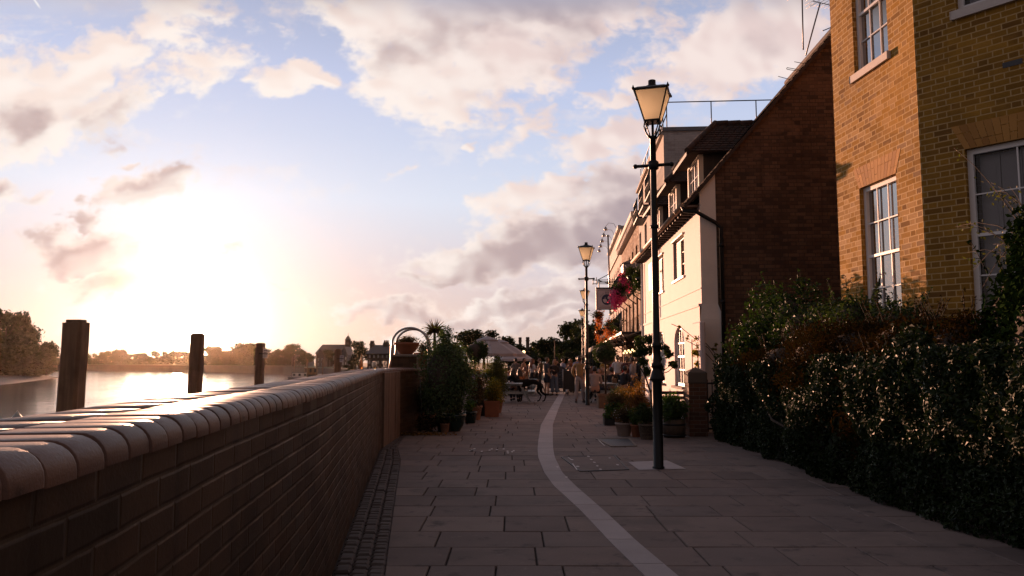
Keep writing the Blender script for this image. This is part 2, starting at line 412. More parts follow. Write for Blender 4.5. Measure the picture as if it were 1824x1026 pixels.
# ================================================================ materials
def mat(name):
    m = bpy.data.materials.new(name); m.use_nodes = True
    t = NT(m.node_tree); b = next(n for n in t.n if n.type == 'BSDF_PRINCIPLED')
    return m, t, b
def geo(t): return t.add('ShaderNodeNewGeometry')
def tco(t, k='Object'): return t.add('ShaderNodeTexCoord').outputs[k]
def uvm(t): return t.add('ShaderNodeUVMap').outputs[0]
def bump(t, b, h, strength=.4, dist=.01):
    n = t.add('ShaderNodeBump'); n.inputs['Strength'].default_value = strength; n.inputs['Distance'].default_value = dist
    t.put(n.inputs['Height'], h); t.put(b.inputs['Normal'], n.outputs[0])

def plain(name, col, rough=.6, metal=0.0, var=.18, scale=6.0, bmp=.0, spec=None, sc2=40.0):
    """a single colour with uneven tone and slightly uneven gloss"""
    m, t, b = mat(name); o = tco(t)
    n1 = t.noise(o, scale, 5); n2 = t.noise(o, sc2, 4)
    f = t.m('ADD', t.m('MULTIPLY', t.m('SUBTRACT', n1, .5), var * 2.2), t.m('MULTIPLY', t.m('SUBTRACT', n2, .5), var * 1.2))
    c = t.vm('SCALE', col); t.put(c.node.inputs[3], t.m('ADD', f, 1.0))
    t.put(b.inputs['Base Color'], c)
    t.put(b.inputs['Roughness'], t.m('ADD', rough, t.m('MULTIPLY', t.m('SUBTRACT', n2, .5), .25), clamp=True))
    b.inputs['Metallic'].default_value = metal
    if spec is not None: b.inputs['Specular IOR Level'].default_value = spec
    if bmp: bump(t, b, t.m('ADD', n1, t.m('MULTIPLY', n2, .6)), bmp, .01)
    return m

def brick(name, c1, c2, c3, mortar, bw=.258, rh=.0865, ms=.011, flemish=False, rough=.75, stain=.35, bstr=.6, contrast=1.0, useuv=True, rot=False):
    """brickwork in running or Flemish bond, each brick its own tone"""
    m, t, b = mat(name); uv = uvm(t); u, v, _ = t.sep(uv)
    o = tco(t)
    wob = t.noise(uv, 9.0, 2, out=1)
    wu, wv, _ = t.sep(t.vm('MULTIPLY', t.vm('SUBTRACT', wob, (.5, .5, .5)), (.012, .008, 0)))
    u = t.m('ADD', u, wu); v = t.m('ADD', v, wv)
    row = t.m('FLOOR', t.m('DIVIDE', v, rh)); fv = t.m('SUBTRACT', v, t.m('MULTIPLY', row, rh))
    odd = t.m('MODULO', t.m('ABSOLUTE', row), 2.0)
    if flemish:
        P = bw * 1.5; uo = t.m('ADD', u, t.m('MULTIPLY', odd, P * .5))
        ip = t.m('FLOOR', t.m('DIVIDE', uo, P)); fu = t.m('SUBTRACT', uo, t.m('MULTIPLY', ip, P))
        ish = t.m('GREATER_THAN', fu, bw)
        loc = t.m('SUBTRACT', fu, t.m('MULTIPLY', ish, bw)); wid = t.m('SUBTRACT', bw, t.m('MULTIPLY', ish, bw * .5))
        bid = t.m('ADD', t.m('MULTIPLY', ip, 2.0), ish)
    else:
        uo = t.m('ADD', u, t.m('MULTIPLY', odd, bw * .5))
        bid = t.m('FLOOR', t.m('DIVIDE', uo, bw)); loc = t.m('SUBTRACT', uo, t.m('MULTIPLY', bid, bw)); wid = bw
    eu = t.m('MINIMUM', loc, t.m('SUBTRACT', wid, loc)); ev = t.m('MINIMUM', fv, t.m('SUBTRACT', rh, fv))
    e = t.m('MINIMUM', eu, ev)
    inb = t.ss(e, ms * .35, ms * .75)                       # 0 in the joint, 1 on the brick
    wn_ = t.add('ShaderNodeTexWhiteNoise', noise_dimensions='2D'); t.put(wn_.inputs['Vector'], t.comb(bid, row, 0.0))
    rnd = wn_.outputs['Value']
    wn3 = t.add('ShaderNodeTexWhiteNoise', noise_dimensions='2D'); t.put(wn3.inputs['Vector'], t.comb(t.m('ADD', bid, 31.7), row, 0.0))
    bc = t.ramp(rnd, [(0.0, c3), (0.22, c1), (0.6, c2), (0.88, c1), (1.0, c3)])
    grain = t.noise(o, 55.0, 5, .65); big = t.noise(o, 1.3, 5, .6)
    bc = t.mix(t.m('MULTIPLY', t.ss(grain, .35, .7), .35), bc, tuple(x * .55 for x in c1))
    c = t.mix(inb, mortar, bc)
    c = t.mix(t.m('MULTIPLY', t.ss(big, .42, .72), stain), c, tuple(x * .38 for x in c1))
    pt_ = t.noise(t.vm('MULTIPLY', uv, (.55, 1.0, 1.0)), .9, 4, .6); c = t.mix(t.m('MULTIPLY', t.ss(pt_, .54, .60), .30), c, tuple(min(1, x * 1.35) for x in c2))
    st_ = t.noise(t.vm('MULTIPLY', uv, (6.0, .35, 1.0)), 1.0, 4, .6); c = t.mix(t.m('MULTIPLY', t.ss(st_, .52, .72), stain * .9), c, tuple(x * .35 for x in c1))
    t.put(b.inputs['Base Color'], c)
    t.put(b.inputs['Roughness'], t.m('ADD', rough, t.m('MULTIPLY', t.m('SUBTRACT', wn3.outputs['Value'], .5), .2)))
    h = t.m('ADD', t.m('MULTIPLY', t.ss(e, ms * .2, ms * 1.1), 1.0), t.m('ADD', t.m('MULTIPLY', grain, .35), t.m('MULTIPLY', wn3.outputs['Value'], .3)))
    b.inputs['Specular IOR Level'].default_value = .2
    bump(t, b, h, bstr, .008)
    return m

def islands(name, cols, rough=.7, grain=45.0, bmp=.35, vary=.3, stain=None, spec=None, metal=0.0):
    """every loose piece (slab, sett, tile, brick) its own tone"""
    m, t, b = mat(name); o = tco(t); ri = geo(t).outputs['Random Per Island']
    stops = [(i / (len(cols) - 1), c) for i, c in enumerate(cols)]
    c = t.ramp(ri, stops); g = t.noise(o, grain, 5, .62); g2 = t.noise(o, 1.6, 5, .6)
    k = t.m('ADD', 1.0 - vary * .5, t.m('MULTIPLY', g, vary))
    k = t.m('MULTIPLY', k, t.m('ADD', .72, t.m('MULTIPLY', g2, .56)))
    cc = t.vm('SCALE', c); t.put(cc.node.inputs[3], k)
    if stain: cc = t.mix(t.ss(t.noise(o, 3.1, 6, .65), .56, .68), cc, stain)
    t.put(b.inputs['Base Color'], cc)
    t.put(b.inputs['Roughness'], t.m('ADD', rough - .1, t.m('MULTIPLY', g, .25), clamp=True)); b.inputs['Metallic'].default_value = metal
    if spec is not None: b.inputs['Specular IOR Level'].default_value = spec
    bump(t, b, t.m('ADD', g, t.m('MULTIPLY', g2, .8)), bmp, .006)
    return m

def leaf(name, cols, rough=.42, trans=.35, spec=.5):
    """leaves: each its own green, a little light passing through"""
    m, t, b = mat(name); ri = geo(t).outputs['Random Per Island']
    stops = [(i / (len(cols) - 1), c) for i, c in enumerate(cols)]
    c = t.ramp(ri, stops); o = tco(t); n1 = t.noise(o, 2.2, 3)
    cc = t.vm('SCALE', c); t.put(cc.node.inputs[3], t.m('ADD', .65, t.m('MULTIPLY', n1, .7)))
    t.put(b.inputs['Base Color'], cc); b.inputs['Roughness'].default_value = rough; b.inputs['Specular IOR Level'].default_value = spec
    tr = t.add('ShaderNodeBsdfTranslucent'); t.put(tr.inputs[0], t.vm('MULTIPLY', cc, (1.5, 1.7, .7)))
    mx = t.add('ShaderNodeMixShader'); mx.inputs[0].default_value = trans; fb_ = b
    if spec <= .02: fb_ = t.add('ShaderNodeBsdfDiffuse'); t.put(fb_.inputs[0], cc)     # dull leaves
    t.l.new(fb_.outputs[0], mx.inputs[1]); t.l.new(tr.outputs[0], mx.inputs[2])
    out = next(n for n in t.n if n.type == 'OUTPUT_MATERIAL'); t.l.new(mx.outputs[0], out.inputs[0])
    return m

def glass(name, ior=4.0, dark=(.012, .014, .018), rough=.015, wav=.02):
    """window glass seen from outside by day: a dark room behind a reflecting pane"""
    m, t, b = mat(name); o = tco(t)
    t.put(b.inputs['Base Color'], dark); b.inputs['Roughness'].default_value = rough; b.inputs['IOR'].default_value = ior
    bump(t, b, t.noise(o, 2.4, 2), wav, .02)
    return m

def timber(name, c1, c2, rough=.8, scale=14.0, bmp=.5):
    m, t, b = mat(name); o = tco(t)
    g = t.noise(t.vm('MULTIPLY', o, (1.0, 1.0, .06)), scale, 6, .65); g2 = t.noise(o, 1.8, 4)
    c = t.mix(t.ss(g, .32, .7), c1, c2); c = t.mix(t.m('MULTIPLY', t.ss(g2, .45, .7), .5), c, tuple(x * .5 for x in c1))
    t.put(b.inputs['Base Color'], c); b.inputs['Roughness'].default_value = rough
    bump(t, b, g, bmp, .012)
    return m

M = {}
M['slab'] = islands('paving_stone', [(.150, .112, .100), (.212, .158, .138), (.172, .134, .122), (.235, .178, .154), (.160, .120, .107)], .82, 60, .3, .5, (.105, .082, .074))
def weather(m):
    t = NT(m.node_tree); b = next(n for n in t.n if n.type == 'BSDF_PRINCIPLED'); o = tco(t)
    src = b.inputs['Base Color'].links[0].from_socket
    v = t.add('ShaderNodeTexVoronoi', feature='F1'); t.put(v.inputs['Vector'], t.vm('MULTIPLY', o, (1, 1, 0))); v.inputs['Scale'].default_value = 3.2
    wn_ = t.sep(v.outputs['Color'])[0]
    spot = t.m('MULTIPLY', t.ss(v.outputs['Distance'], .045, .075, 1.0, 0.0), t.m('GREATER_THAN', wn_, .45))
    c = t.mix(t.m('MULTIPLY', spot, .55), src, (.06, .05, .047))
    d = t.noise(o, .7, 6, .62); c = t.mix(t.m('MULTIPLY', t.ss(d, .50, .66), .45), c, (.085, .068, .062))
    e = t.noise(o, 7.0, 6, .7); c = t.mix(t.m('MULTIPLY', t.ss(e, .58, .70), .35), c, (.30, .25, .225))
    t.put(b.inputs['Base Color'], c)
weather(M['slab']); 
M['joint'] = plain('sandy_joint', (.050, .040, .034), .95, 0, .3, 20, .3)
M['granite'] = islands('granite_channel', [(.40, .35, .35), (.46, .41, .41), (.37, .33, .33)], .78, 130, .3, .55)
M['sett'] = islands('granite_sett', [(.078, .058, .050), (.105, .080, .070), (.088, .066, .058), (.118, .092, .080)], .75, 50, .6, .5)
M['iron'] = plain('cast_iron_cover', (.062, .062, .066), .55, .3, .3, 10, .3, None, 90)
M['hedge_core'] = plain('dark_hedge_core', (.045, .032, .022), .95, 0, .35, 5, .5)
M['spray'] = plain('white_spray_paint', (.62, .58, .56), .8, 0, .3, 30)
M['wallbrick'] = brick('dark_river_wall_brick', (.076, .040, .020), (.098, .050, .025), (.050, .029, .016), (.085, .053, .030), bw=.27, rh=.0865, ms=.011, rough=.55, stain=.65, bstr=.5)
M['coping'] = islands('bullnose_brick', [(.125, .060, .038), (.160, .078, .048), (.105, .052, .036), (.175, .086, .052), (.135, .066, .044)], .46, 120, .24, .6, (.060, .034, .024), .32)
M['mortar'] = plain('mortar', (.11, .078, .06), .9, 0, .3, 25, .4)
M['concrete'] = plain('weathered_concrete', (.22, .18, .15), .85, 0, .25, 4, .5)
M['gateboard'] = timber('flood_gate_board', (.15, .088, .055), (.21, .125, .08), .6, 10, .4)
M['stockbrick'] = brick('yellow_stock_brick', (.29, .147, .022), (.37, .190, .028), (.178, .084, .018), (.50, .335, .15), bw=.255, rh=.0865, ms=.0145, flemish=True, rough=.85, stain=.24, bstr=.28)
M['arch'] = islands('rubbed_brick_arch', [(.36, .17, .036), (.45, .22, .05), (.31, .14, .030)], .8, 55, .35, .3)
M['redbrick'] = brick('old_red_brick', (.115, .068, .046), (.175, .105, .070), (.058, .040, .031), (.058, .043, .034), bw=.245, rh=.0865, ms=.012, flemish=True, rough=.85, stain=.45, bstr=.5)
M['brownbrick'] = brick('brown_house_brick', (.20, .105, .050), (.27, .15, .075), (.11, .06, .034), (.24, .18, .12), rough=.85, stain=.3)
M['pierbrick'] = brick('gate_pier_brick', (.13, .060, .036), (.17, .078, .045), (.075, .042, .03), (.17, .13, .10), rough=.85, stain=.35)
M['render'] = plain('cream_painted_render', (.60, .50, .49), .75, 0, .07, 1.6, .25, None, 70)
M['whitebrick'] = brick('peeling_white_painted_brick', (.50, .47, .46), (.55, .52, .50), (.42, .37, .35), (.40, .36, .34), rough=.8, stain=.12, bstr=.8)
M['peel'] = plain('old_white_paint', (.74, .69, .65), .8, 0, .14, 2.5, .35, None, 50)
M['facade'] = plain('old_cream_render', (.42, .36, .31), .85, 0, .16, 2.5, .35, None, 50)
M['tile'] = islands('clay_roof_tile', [(.050, .030, .024), (.070, .040, .030), (.040, .028, .024), (.060, .036, .030)], .85, 40, .4, .4, (.05, .05, .035))
M['lead'] = plain('lead_sheet', (.17, .18, .20), .5, .5, .2, 5, .2)
M['white'] = plain('white_gloss_paint', (.74, .72, .70), .35, 0, .05, 8, .05)
M['cream'] = plain('cream_gloss_paint', (.70, .60, .46), .4, 0, .08, 8, .05)
M['stone'] = plain('pale_sill_stone', (.60, .54, .49), .75, 0, .12, 8, .2)
M['darkwood'] = timber('dark_stained_wood', (.030, .021, .016), (.05, .034, .024), .6)
M['black'] = plain('black_gloss_paint', (.006, .006, .0065), .38, 0, .3, 12, .12, .28, 60)
M['blackiron'] = plain('black_ironwork', (.014, .013, .013), .5, .2, .3, 20, .1)
M['glass'] = glass('window_glass')
M['glass_dark'] = glass('leaded_glass', 1.55, (.02, .018, .02), .05, .06)
M['curtain'] = plain('pale_curtain', (.28, .26, .27), .9, 0, .25, 9, .3)
M['shutter'] = plain('grey_panelled_shutter', (.30, .31, .34), .5, 0, .06, 5, .05)
M['gutter'] = plain('brown_painted_gutter', (.30, .20, .125), .45, 0, .15, 9, .1)
M['pile'] = timber('weathered_timber_pile', (.17, .095, .052), (.28, .165, .09), .85, 12, .9)
M['terracotta'] = plain('terracotta', (.24, .085, .040), .75, 0, .2, 9, .25)
M['oldterra'] = plain('weathered_terracotta', (.27, .14, .085), .85, 0, .35, 7, .35)
M['greenglaze'] = plain('green_glazed_pot', (.010, .028, .022), .14, 0, .25, 8, .1)
M['wicker'] = brick('wicker_weave', (.26, .20, .15), (.32, .25, .19), (.17, .13, .10), (.06, .045, .035), bw=.035, rh=.028, ms=.008, rough=.8, stain=.3, bstr=1.0)
M['paleclay'] = plain('pale_clay_pot', (.30, .235, .20), .85, 0, .25, 8, .3)
M['barrel'] = timber('oak_barrel_staves', (.075, .050, .034), (.12, .08, .05), .75, 12, .7)
M['troughblack'] = plain('black_plastic_trough', (.016, .015, .016), .5, 0, .2, 8)
M['tantrough'] = timber('tan_wood_planter', (.15, .085, .048), (.22, .125, .07), .75)
M['tablewood'] = timber('grey_green_painted_wood', (.22, .25, .25), (.33, .36, .36), .42, 12, .3)
M['canvas'] = plain('pale_canvas', (.38, .345, .36), .85, 0, .08, 4, .15)
M['awning'] = plain('grey_awning_cloth', (.25, .21, .185), .85, 0, .1, 4, .15)
M['steel'] = plain('galvanised_steel', (.42, .38, .36), .38, .75, .2, 12, .1)
M['alu'] = plain('aluminium_tube', (.16, .155, .16), .45, .6, .15, 12)
M['buoy'] = plain('grey_green_buoy', (.33, .34, .31), .45, 0, .25, 5, .1)
M['signwhite'] = plain('sign_off_white', (.55, .51, .53), .55, 0, .06, 6)
M['signblue'] = plain('sign_dark_blue', (.030, .045, .095), .5, 0, .25, 14)
M['signline'] = plain('sign_brown_lettering', (.10, .075, .085), .55, 0, .1, 6)
M['chalk'] = plain('chalkboard', (.035, .042, .055), .7, 0, .3, 9)
M['chalkmark'] = plain('chalk_marks', (.16, .18, .21), .9, 0, .3, 30)
M['boatwhite'] = plain('boat_white_paint', (.62, .58, .54), .35, 0, .12, 1.5)
M['boatdark'] = plain('boat_dark_hull', (.028, .024, .022), .4, 0, .3, 1.5)
M['boatwood'] = timber('varnished_boat_wood', (.20, .095, .038), (.30, .15, .06), .35, 4, .2)
M['bark'] = timber('bark', (.040, .028, .020), (.075, .054, .038), .9, 10, .9)
M['mud'] = plain('foreshore_mud', (.14, .105, .075), .6, 0, .3, .25, .5, None, 3)
M['quay'] = plain('river_wall_stone', (.11, .085, .065), .85, 0, .3, .35, .3, None, 4)
M['land'] = plain('rough_grass_bank', (.055, .060, .022), .95, 0, .35, .2, .3, None, 3)
M['farwall'] = plain('far_house_brick', (.085, .056, .040), .85, 0, .2, .3, 0, None, 2)
M['farpale'] = plain('far_house_render', (.22, .185, .165), .85, 0, .12, .3, 0, None, 2)
M['farroof'] = plain('far_slate_roof', (.075, .062, .058), .7, 0, .2, .4, 0, None, 3)
M['farglass'] = glass('far_window_glass', 1.6, (.02, .02, .025), .08, .0)
M['flowerpink'] = leaf('pink_petals', [(.58, .06, .28), (.70, .10, .36), (.48, .04, .22)], .6, .4, .2)
M['flowerorange'] = leaf('orange_petals', [(.40, .09, .03), (.50, .15, .04), (.30, .06, .025)], .6, .4, .2)
M['flowerpurple'] = leaf('lilac_petals', [(.25, .20, .48), (.36, .30, .62), (.20, .15, .40)], .6, .4, .2)
M['hedge_gloss'] = leaf('glossy_hedge_leaf', [(.012, .022, .007), (.022, .036, .010)], .6, .03, .12)
M['bushleaf'] = leaf('planter_bush_leaf', [(.040, .066, .024), (.062, .098, .034), (.095, .130, .060)], .45, .25, .3)
M['hedge'] = leaf('evergreen_hedge_leaf', [(.009, .017, .006), (.015, .027, .008), (.022, .036, .010), (.018, .032, .010)], .48, .07, .16)
M['bay'] = leaf('bay_leaf', [(.014, .028, .008), (.022, .044, .011), (.032, .056, .015), (.017, .034, .009)], .5, .22, .18)
M['ivy'] = leaf('glossy_ivy_leaf', [(.010, .022, .007), (.016, .032, .009), (.024, .042, .012)], .8, .04, .02)
M['redleaf'] = leaf('bronze_leaf', [(.036, .015, .007), (.025, .017, .007), (.046, .021, .009), (.020, .020, .007)], .8, .15, .0)
M['shrub'] = leaf('dark_shrub_leaf', [(.018, .034, .012), (.034, .056, .018), (.050, .070, .022), (.026, .042, .014)], .5, .25, .2)
M['olive'] = leaf('olive_shrub_leaf', [(.055, .060, .014), (.080, .080, .020), (.040, .050, .012)], .5, .4, .3)
M['brownshrub'] = leaf('russet_shrub_leaf', [(.060, .040, .018), (.085, .050, .022), (.042, .038, .014)], .55, .4, .3)
M['yellowleaf'] = leaf('golden_leaf', [(.20, .145, .012), (.28, .19, .016), (.11, .10, .014), (.055, .070, .014)], .5, .45, .3)
M['nasturtium'] = leaf('bright_soft_leaf', [(.040, .080, .018), (.070, .115, .026), (.034, .060, .016)], .5, .45, .3)
M['grassplant'] = leaf('copper_grass_blade', [(.16, .065, .018), (.22, .095, .026), (.11, .05, .016), (.08, .055, .018)], .5, .45, .3)
M['palm'] = leaf('cordyline_blade', [(.050, .036, .018), (.075, .050, .022), (.045, .048, .018)], .45, .3, .4)
M['tree'] = leaf('tree_leaf', [(.018, .025, .008), (.030, .038, .010), (.042, .048, .012), (.023, .030, .009)], .6, .2, .2)
M['treedark'] = leaf('dark_tree_leaf', [(.012, .019, .007), (.020, .028, .009), (.028, .037, .011)], .6, .2, .2)
M['deadleaf'] = leaf('fallen_leaf', [(.20, .10, .03), (.13, .07, .025), (.26, .15, .05)], .8, .2, .2)

def frosted():
    m, t, b = mat('frosted_lantern_glass'); o = tco(t)
    t.put(b.inputs['Base Color'], (.90, .82, .64)); b.inputs['Roughness'].default_value = .35
    tr = t.add('ShaderNodeBsdfTranslucent'); tr.inputs[0].default_value = (1.0, .96, .80, 1)
    mx = t.add('ShaderNodeMixShader'); mx.inputs[0].default_value = .80
    t.l.new(b.outputs[0], mx.inputs[1]); t.l.new(tr.outputs[0], mx.inputs[2])
    t.l.new(mx.outputs[0], next(n for n in t.n if n.type == 'OUTPUT_MATERIAL').inputs[0]); return m
M['frosted'] = frosted()
def bulb():
    m, t, b = mat('warm_bulb'); t.put(b.inputs['Base Color'], (.8, .6, .4)); t.put(b.inputs['Emission Color'], (1.0, .62, .28)); b.inputs['Emission Strength'].default_value = 1.6; return m
M['bulb'] = bulb()
def clearglass(name, col, rough=.03):
    m, t, b = mat(name); t.put(b.inputs['Base Color'], col); b.inputs['Roughness'].default_value = rough
    b.inputs['Transmission Weight'].default_value = .9; b.inputs['IOR'].default_value = 1.33
    g = t.noise(tco(t), 30, 2); bump(t, b, g, .15, .003); return m
M['pint'] = clearglass('pint_glass', (.95, .93, .90), .08)
M['beer'] = clearglass('beer', (.90, .55, .12), .05)
M['bottle'] = clearglass('brown_bottle_glass', (.12, .05, .015), .06)
def water():
    m, t, b = mat('river_water'); g = geo(t).outputs['Position']
    t.put(b.inputs['Base Color'], (.035, .030, .020)); b.inputs['Roughness'].default_value = .11; b.inputs['IOR'].default_value = 1.6
    n1 = t.noise(t.vm('MULTIPLY', g, (.5, .22, 1)), 1.2, 6, .6, .4); n2 = t.noise(t.vm('MULTIPLY', g, (1.0, .5, 1)), .12, 4, .5)
    k = t.ss(n2, .40, .62, .35, 1.0)
    bump(t, b, t.m('MULTIPLY', n1, k), .55, .09)
    return m
M['water'] = water()

# ================================================================ the setting
WZ = -2.4                                                # river level
def catmull(pts, step):
    out = []
    P = [Vector((p[0], p[1], 0)) for p in pts]; P = [P[0] * 2 - P[1]] + P + [P[-1] * 2 - P[-2]]
    for i in range(1, len(P) - 2):
        n = max(2, int((P[i + 1] - P[i]).length / (step * .25)))
        for k in range(n):
            t = k / n; a, b, c, d = P[i - 1:i + 3]
            out.append(.5 * ((2 * b) + (c - a) * t + (2 * a - 5 * b + 4 * c - d) * t * t + (3 * b - a - 3 * c + d) * t ** 3))
    out.append(P[-2])
    res = [out[0]]; acc = 0.0                            # even spacing
    for a, b in zip(out, out[1:]):
        L = (b - a).length; pos = 0.0
        while acc + (L - pos) >= step:
            pos += step - acc; acc = 0.0; res.append(a + (b - a) * (pos / L))
        acc += L - pos
    return res
def flat(mb, pts, z, mi=0):
    bm = bmesh.new(); vs = [bm.verts.new((p[0], p[1], z)) for p in pts]; f = bm.faces.new(vs)
    if f.normal.z < 0 or f.calc_area() < 0: pass
    bmesh.ops.triangulate(bm, faces=[f]); bm.normal_update()
    if sum(f.normal.z for f in bm.faces) < 0: bmesh.ops.reverse_faces(bm, faces=bm.faces[:])
    bm.verts.index_update(); mb.mesh([v.co for v in bm.verts], [[v.index for v in f.verts] for f in bm.faces], mi); bm.free()

# inner face of the river wall: it bends away to the left, runs straight past a boarded flood gate and turns back right
WALLPTS = [(-.42, -3.0), (-.62, -1.0), (-.86, 1.43), (-1.02, 2.9), (-1.23, 5.0), (-1.46, 6.8), (-1.86, 10.0), (-2.28, 13.4), (-2.43, 14.8), (-2.43, 16.9), (-2.16, 18.3), (-2.02, 20.0), (-2.06, 23.0), (-2.5, 28.0), (-3.3, 38.0), (-4.6, 55.0)]
BANK = [(p[0] - .45, p[1]) for p in WALLPTS] + [(-7.5, 80), (-14, 110), (-36, 165), (-70, 240), (-120, 300), (-200, 345), (-330, 372), (-480, 380)]

mb = MB()
flat(mb, [(-.87, -12)] + [(b[0], b[1]) for b in BANK] + [(-480, 700), (420, 700), (420, -40), (-1, -40)], -.06)
for a, b in zip([(-.87, -12)] + BANK, BANK):             # the river face of the bank
    mb.quad((b[0], b[1], -.06), (a[0], a[1], -.06), (a[0], a[1], WZ - .8), (b[0], b[1], WZ - .8), 1)
tag(mb.build('ground', [M['land'], M['quay']], org=(0, 0, 0)), kind='structure')

mb = MB(); mb.quad((-600, -60, WZ), (20, -60, WZ), (20, 420, WZ), (-600, 420, WZ))
tag(mb.build('river', M['water'], org=(0, 0, WZ)), kind='structure')

# muddy foreshore with a slipway on the near left bank, the wooded bank behind it
mb = MB()
prof = [(-62, 40, -.0), (-72, 90, 0), (-88, 140, 0), (-101, 172, 0), (-112, 196, 0), (-150, 215, 0), (-230, 235, 0)]
n = len(prof)
for i in range(n - 1):
    a, b = prof[i], prof[i + 1]
    def off(p, d, z): return (p[0] - d * .9, p[1] - d * .25, z)
    for (d0, z0, d1, z1) in [(-4, WZ - .5, 5, WZ + .45), (5, WZ + .45, 14, WZ + 1.0), (14, WZ + 1.0, 22, WZ + 2.6), (22, WZ + 2.6, 60, WZ + 4.0), (60, WZ + 4, 200, WZ + 4.6)]:
        mb.quad(off(a, d0, z0 - .0), off(b, d0, z0), off(b, d1, z1), off(a, d1, z1), 0 if d1 <= 14 else 1, True)
tag(mb.build('left_bank', [M['mud'], M['land']], org=(-100, 150, WZ)), kind='structure')
mb = MB()                                                # a concrete slipway running down into the water
s0, s1 = Vector((-150, 180, WZ + 1.9)), Vector((-103, 181, WZ - .1))
mb.obox(s0 + Vector((0, -1.6, -.4)), s1 - s0, Vector((0, 3.2, 0)), Vector((0, 0, .5)))
tag(mb.build('slipway', M['concrete']), kind='structure')

# ---------------------------------------------------------------- paving: rows of stone slabs, a granite channel, a band of setts
inner = catmull(WALLPTS, .135)
def wall_x(y):
    for a, b in zip(WALLPTS, WALLPTS[1:]):
        if a[1] <= y <= b[1]: return a[0] + (b[0] - a[0]) * (y - a[1]) / (b[1] - a[1])
    return WALLPTS[0][0] if y < WALLPTS[0][1] else WALLPTS[-1][0]
mb = MB(); flat(mb, [(wall_x(y) - .2, y) for y in np.arange(-4, 70, 1.5)] + [(14, 70), (14, -4)], -.028)
tag(mb.build('path_bed', M['joint'], org=(0, 0, 0)), kind='structure')
COBW = lambda y: .40 if y < 13 else max(.12, .40 - (y - 13) * .07)
mb = MB(); y = -3.2; r2 = random.Random(3)
def slab(mb, x0, x1, y0, y1, z, g=.007, e=.006, dz=.022, skew0=0.0, skew1=0.0):
    a, b, c, d = x0 + g, x1 - g, y0 + g, y1 - g
    h = [r2.uniform(-.0022, .0022) for _ in range(4)]
    o = [(a + skew0, c, z - dz), (b + skew1, c, z - dz), (b, d, z - dz), (a, d, z - dz)]
    t = [(a + skew0, c, z - e), (b + skew1, c, z - e), (b, d, z - e), (a, d, z - e)]
    u = [(a + e + skew0, c + e, z + h[0]), (b - e + skew1, c + e, z + h[1]), (b - e, d - e, z + h[2]), (a + e, d - e, z + h[3])]
    mb.mesh(o + t + u, [(0, 1, 5, 4), (1, 2, 6, 5), (2, 3, 7, 6), (3, 0, 4, 7), (4, 5, 9, 8), (5, 6, 10, 9), (6, 7, 11, 10), (7, 4, 8, 11), (8, 9, 10, 11)])
CHL = [G(*p) for p in [(1141, 1022), (1083.5, 965), (1033.6, 911), (984, 865), (968, 842), (957.6, 815), (956.5, 800), (958, 784), (962.6, 757.6), (980, 727), (1002.5, 691), (1011, 678)]]
CHR = [G(*p) for p in [(1210, 1026), (1137, 965), (1083.5, 915), (1026, 865), (1003, 842), (989.5, 815), (986.5, 800), (985.6, 784), (985.5, 757), (995, 729), (1011.5, 691), (1016, 678)]]
def chan(C, y):
    if y < C[0].y:
        k = (C[1].x - C[0].x) / (C[1].y - C[0].y); return C[0].x + k * (y - C[0].y)
    for a, b in zip(C, C[1:]):
        if a.y <= y <= b.y: return a.x + (b.x - a.x) * (y - a.y) / (b.y - a.y)
    return C[-1].x + .06 * (y - C[-1].y)
while y < 62:
    d = r2.choice([.62, .66, .68, .72, .58]) * (1 if y < 12 else .95)
    xa0, xa1 = wall_x(y) + COBW(y), wall_x(y + d) + COBW(y + d)
    x = xa1 + .0; first = True; xs = [xa1]; x += r2.uniform(.35, .8)
    while x < chan(CHL, y + d / 2) - .22: xs.append(x); x += r2.choice([.52, .62, .72, .8, .95])
    xs.append(min(chan(CHL, y), chan(CHL, y + d)) + .12 if y < 60 else 5)
    for i in range(len(xs) - 1):
        if xs[i + 1] - xs[i] > .05: slab(mb, xs[i], xs[i + 1], y, y + d, r2.uniform(-.0015, .0015), skew0=(xa0 - xa1) if i == 0 else 0)
    x = max(chan(CHR, y), chan(CHR, y + d)) - .30; xs = [x]; x += r2.uniform(.5, 1.0); lim = 4.9 if y < 17.2 else 5.2 + .05 * (y - 17)
    while x < lim: xs.append(x); x += r2.choice([.58, .7, .8, .95, 1.05])
    xs.append(lim)
    for i in range(len(xs) - 1): slab(mb, xs[i], xs[i + 1], y + .0, y + d, r2.uniform(-.0015, .0015))
    y += d
tag(mb.build('paving', M['slab'], org=(0, 0, 0)), kind='structure')

mb = MB(); ys = [-3.0]                                   # the channel: long granite stones following the curve
while ys[-1] < 42: ys.append(ys[-1] + (.85 if ys[-1] < 10 else 1.0))
for a, b in zip(ys, ys[1:]):
    k = 4; g = .006
    sub = [a + g + (b - a - 2 * g) * i / k for i in range(k + 1)]
    for s_, e_ in zip(sub, sub[1:]):
        pass
    L = [(chan(CHL, q_), q_) for q_ in sub]; Rr = [(chan(CHR, q_), q_) for q_ in sub]
    m_ = [((l[0] + r_[0]) / 2, l[1]) for l, r_ in zip(L, Rr)]
    vs = []; fs = []
    for i in range(k + 1):
        vs += [(L[i][0] + .006, L[i][1], -.02), (L[i][0] + .012, L[i][1], .0065), (m_[i][0], m_[i][1], .0045), (Rr[i][0] - .012, Rr[i][1], .0065), (Rr[i][0] - .006, Rr[i][1], -.02)]
    for i in range(k):
        for j in range(4): fs.append((i * 5 + j, i * 5 + j + 1, i * 5 + 6 + j, i * 5 + 5 + j))
    fs += [(0, 1, 2, 3, 4), tuple(reversed([k * 5 + j for j in range(5)]))]
    mb.mesh(vs, fs)
tag(mb.build('drainage_channel', M['granite'], org=(0, 0, 0)), kind='structure')

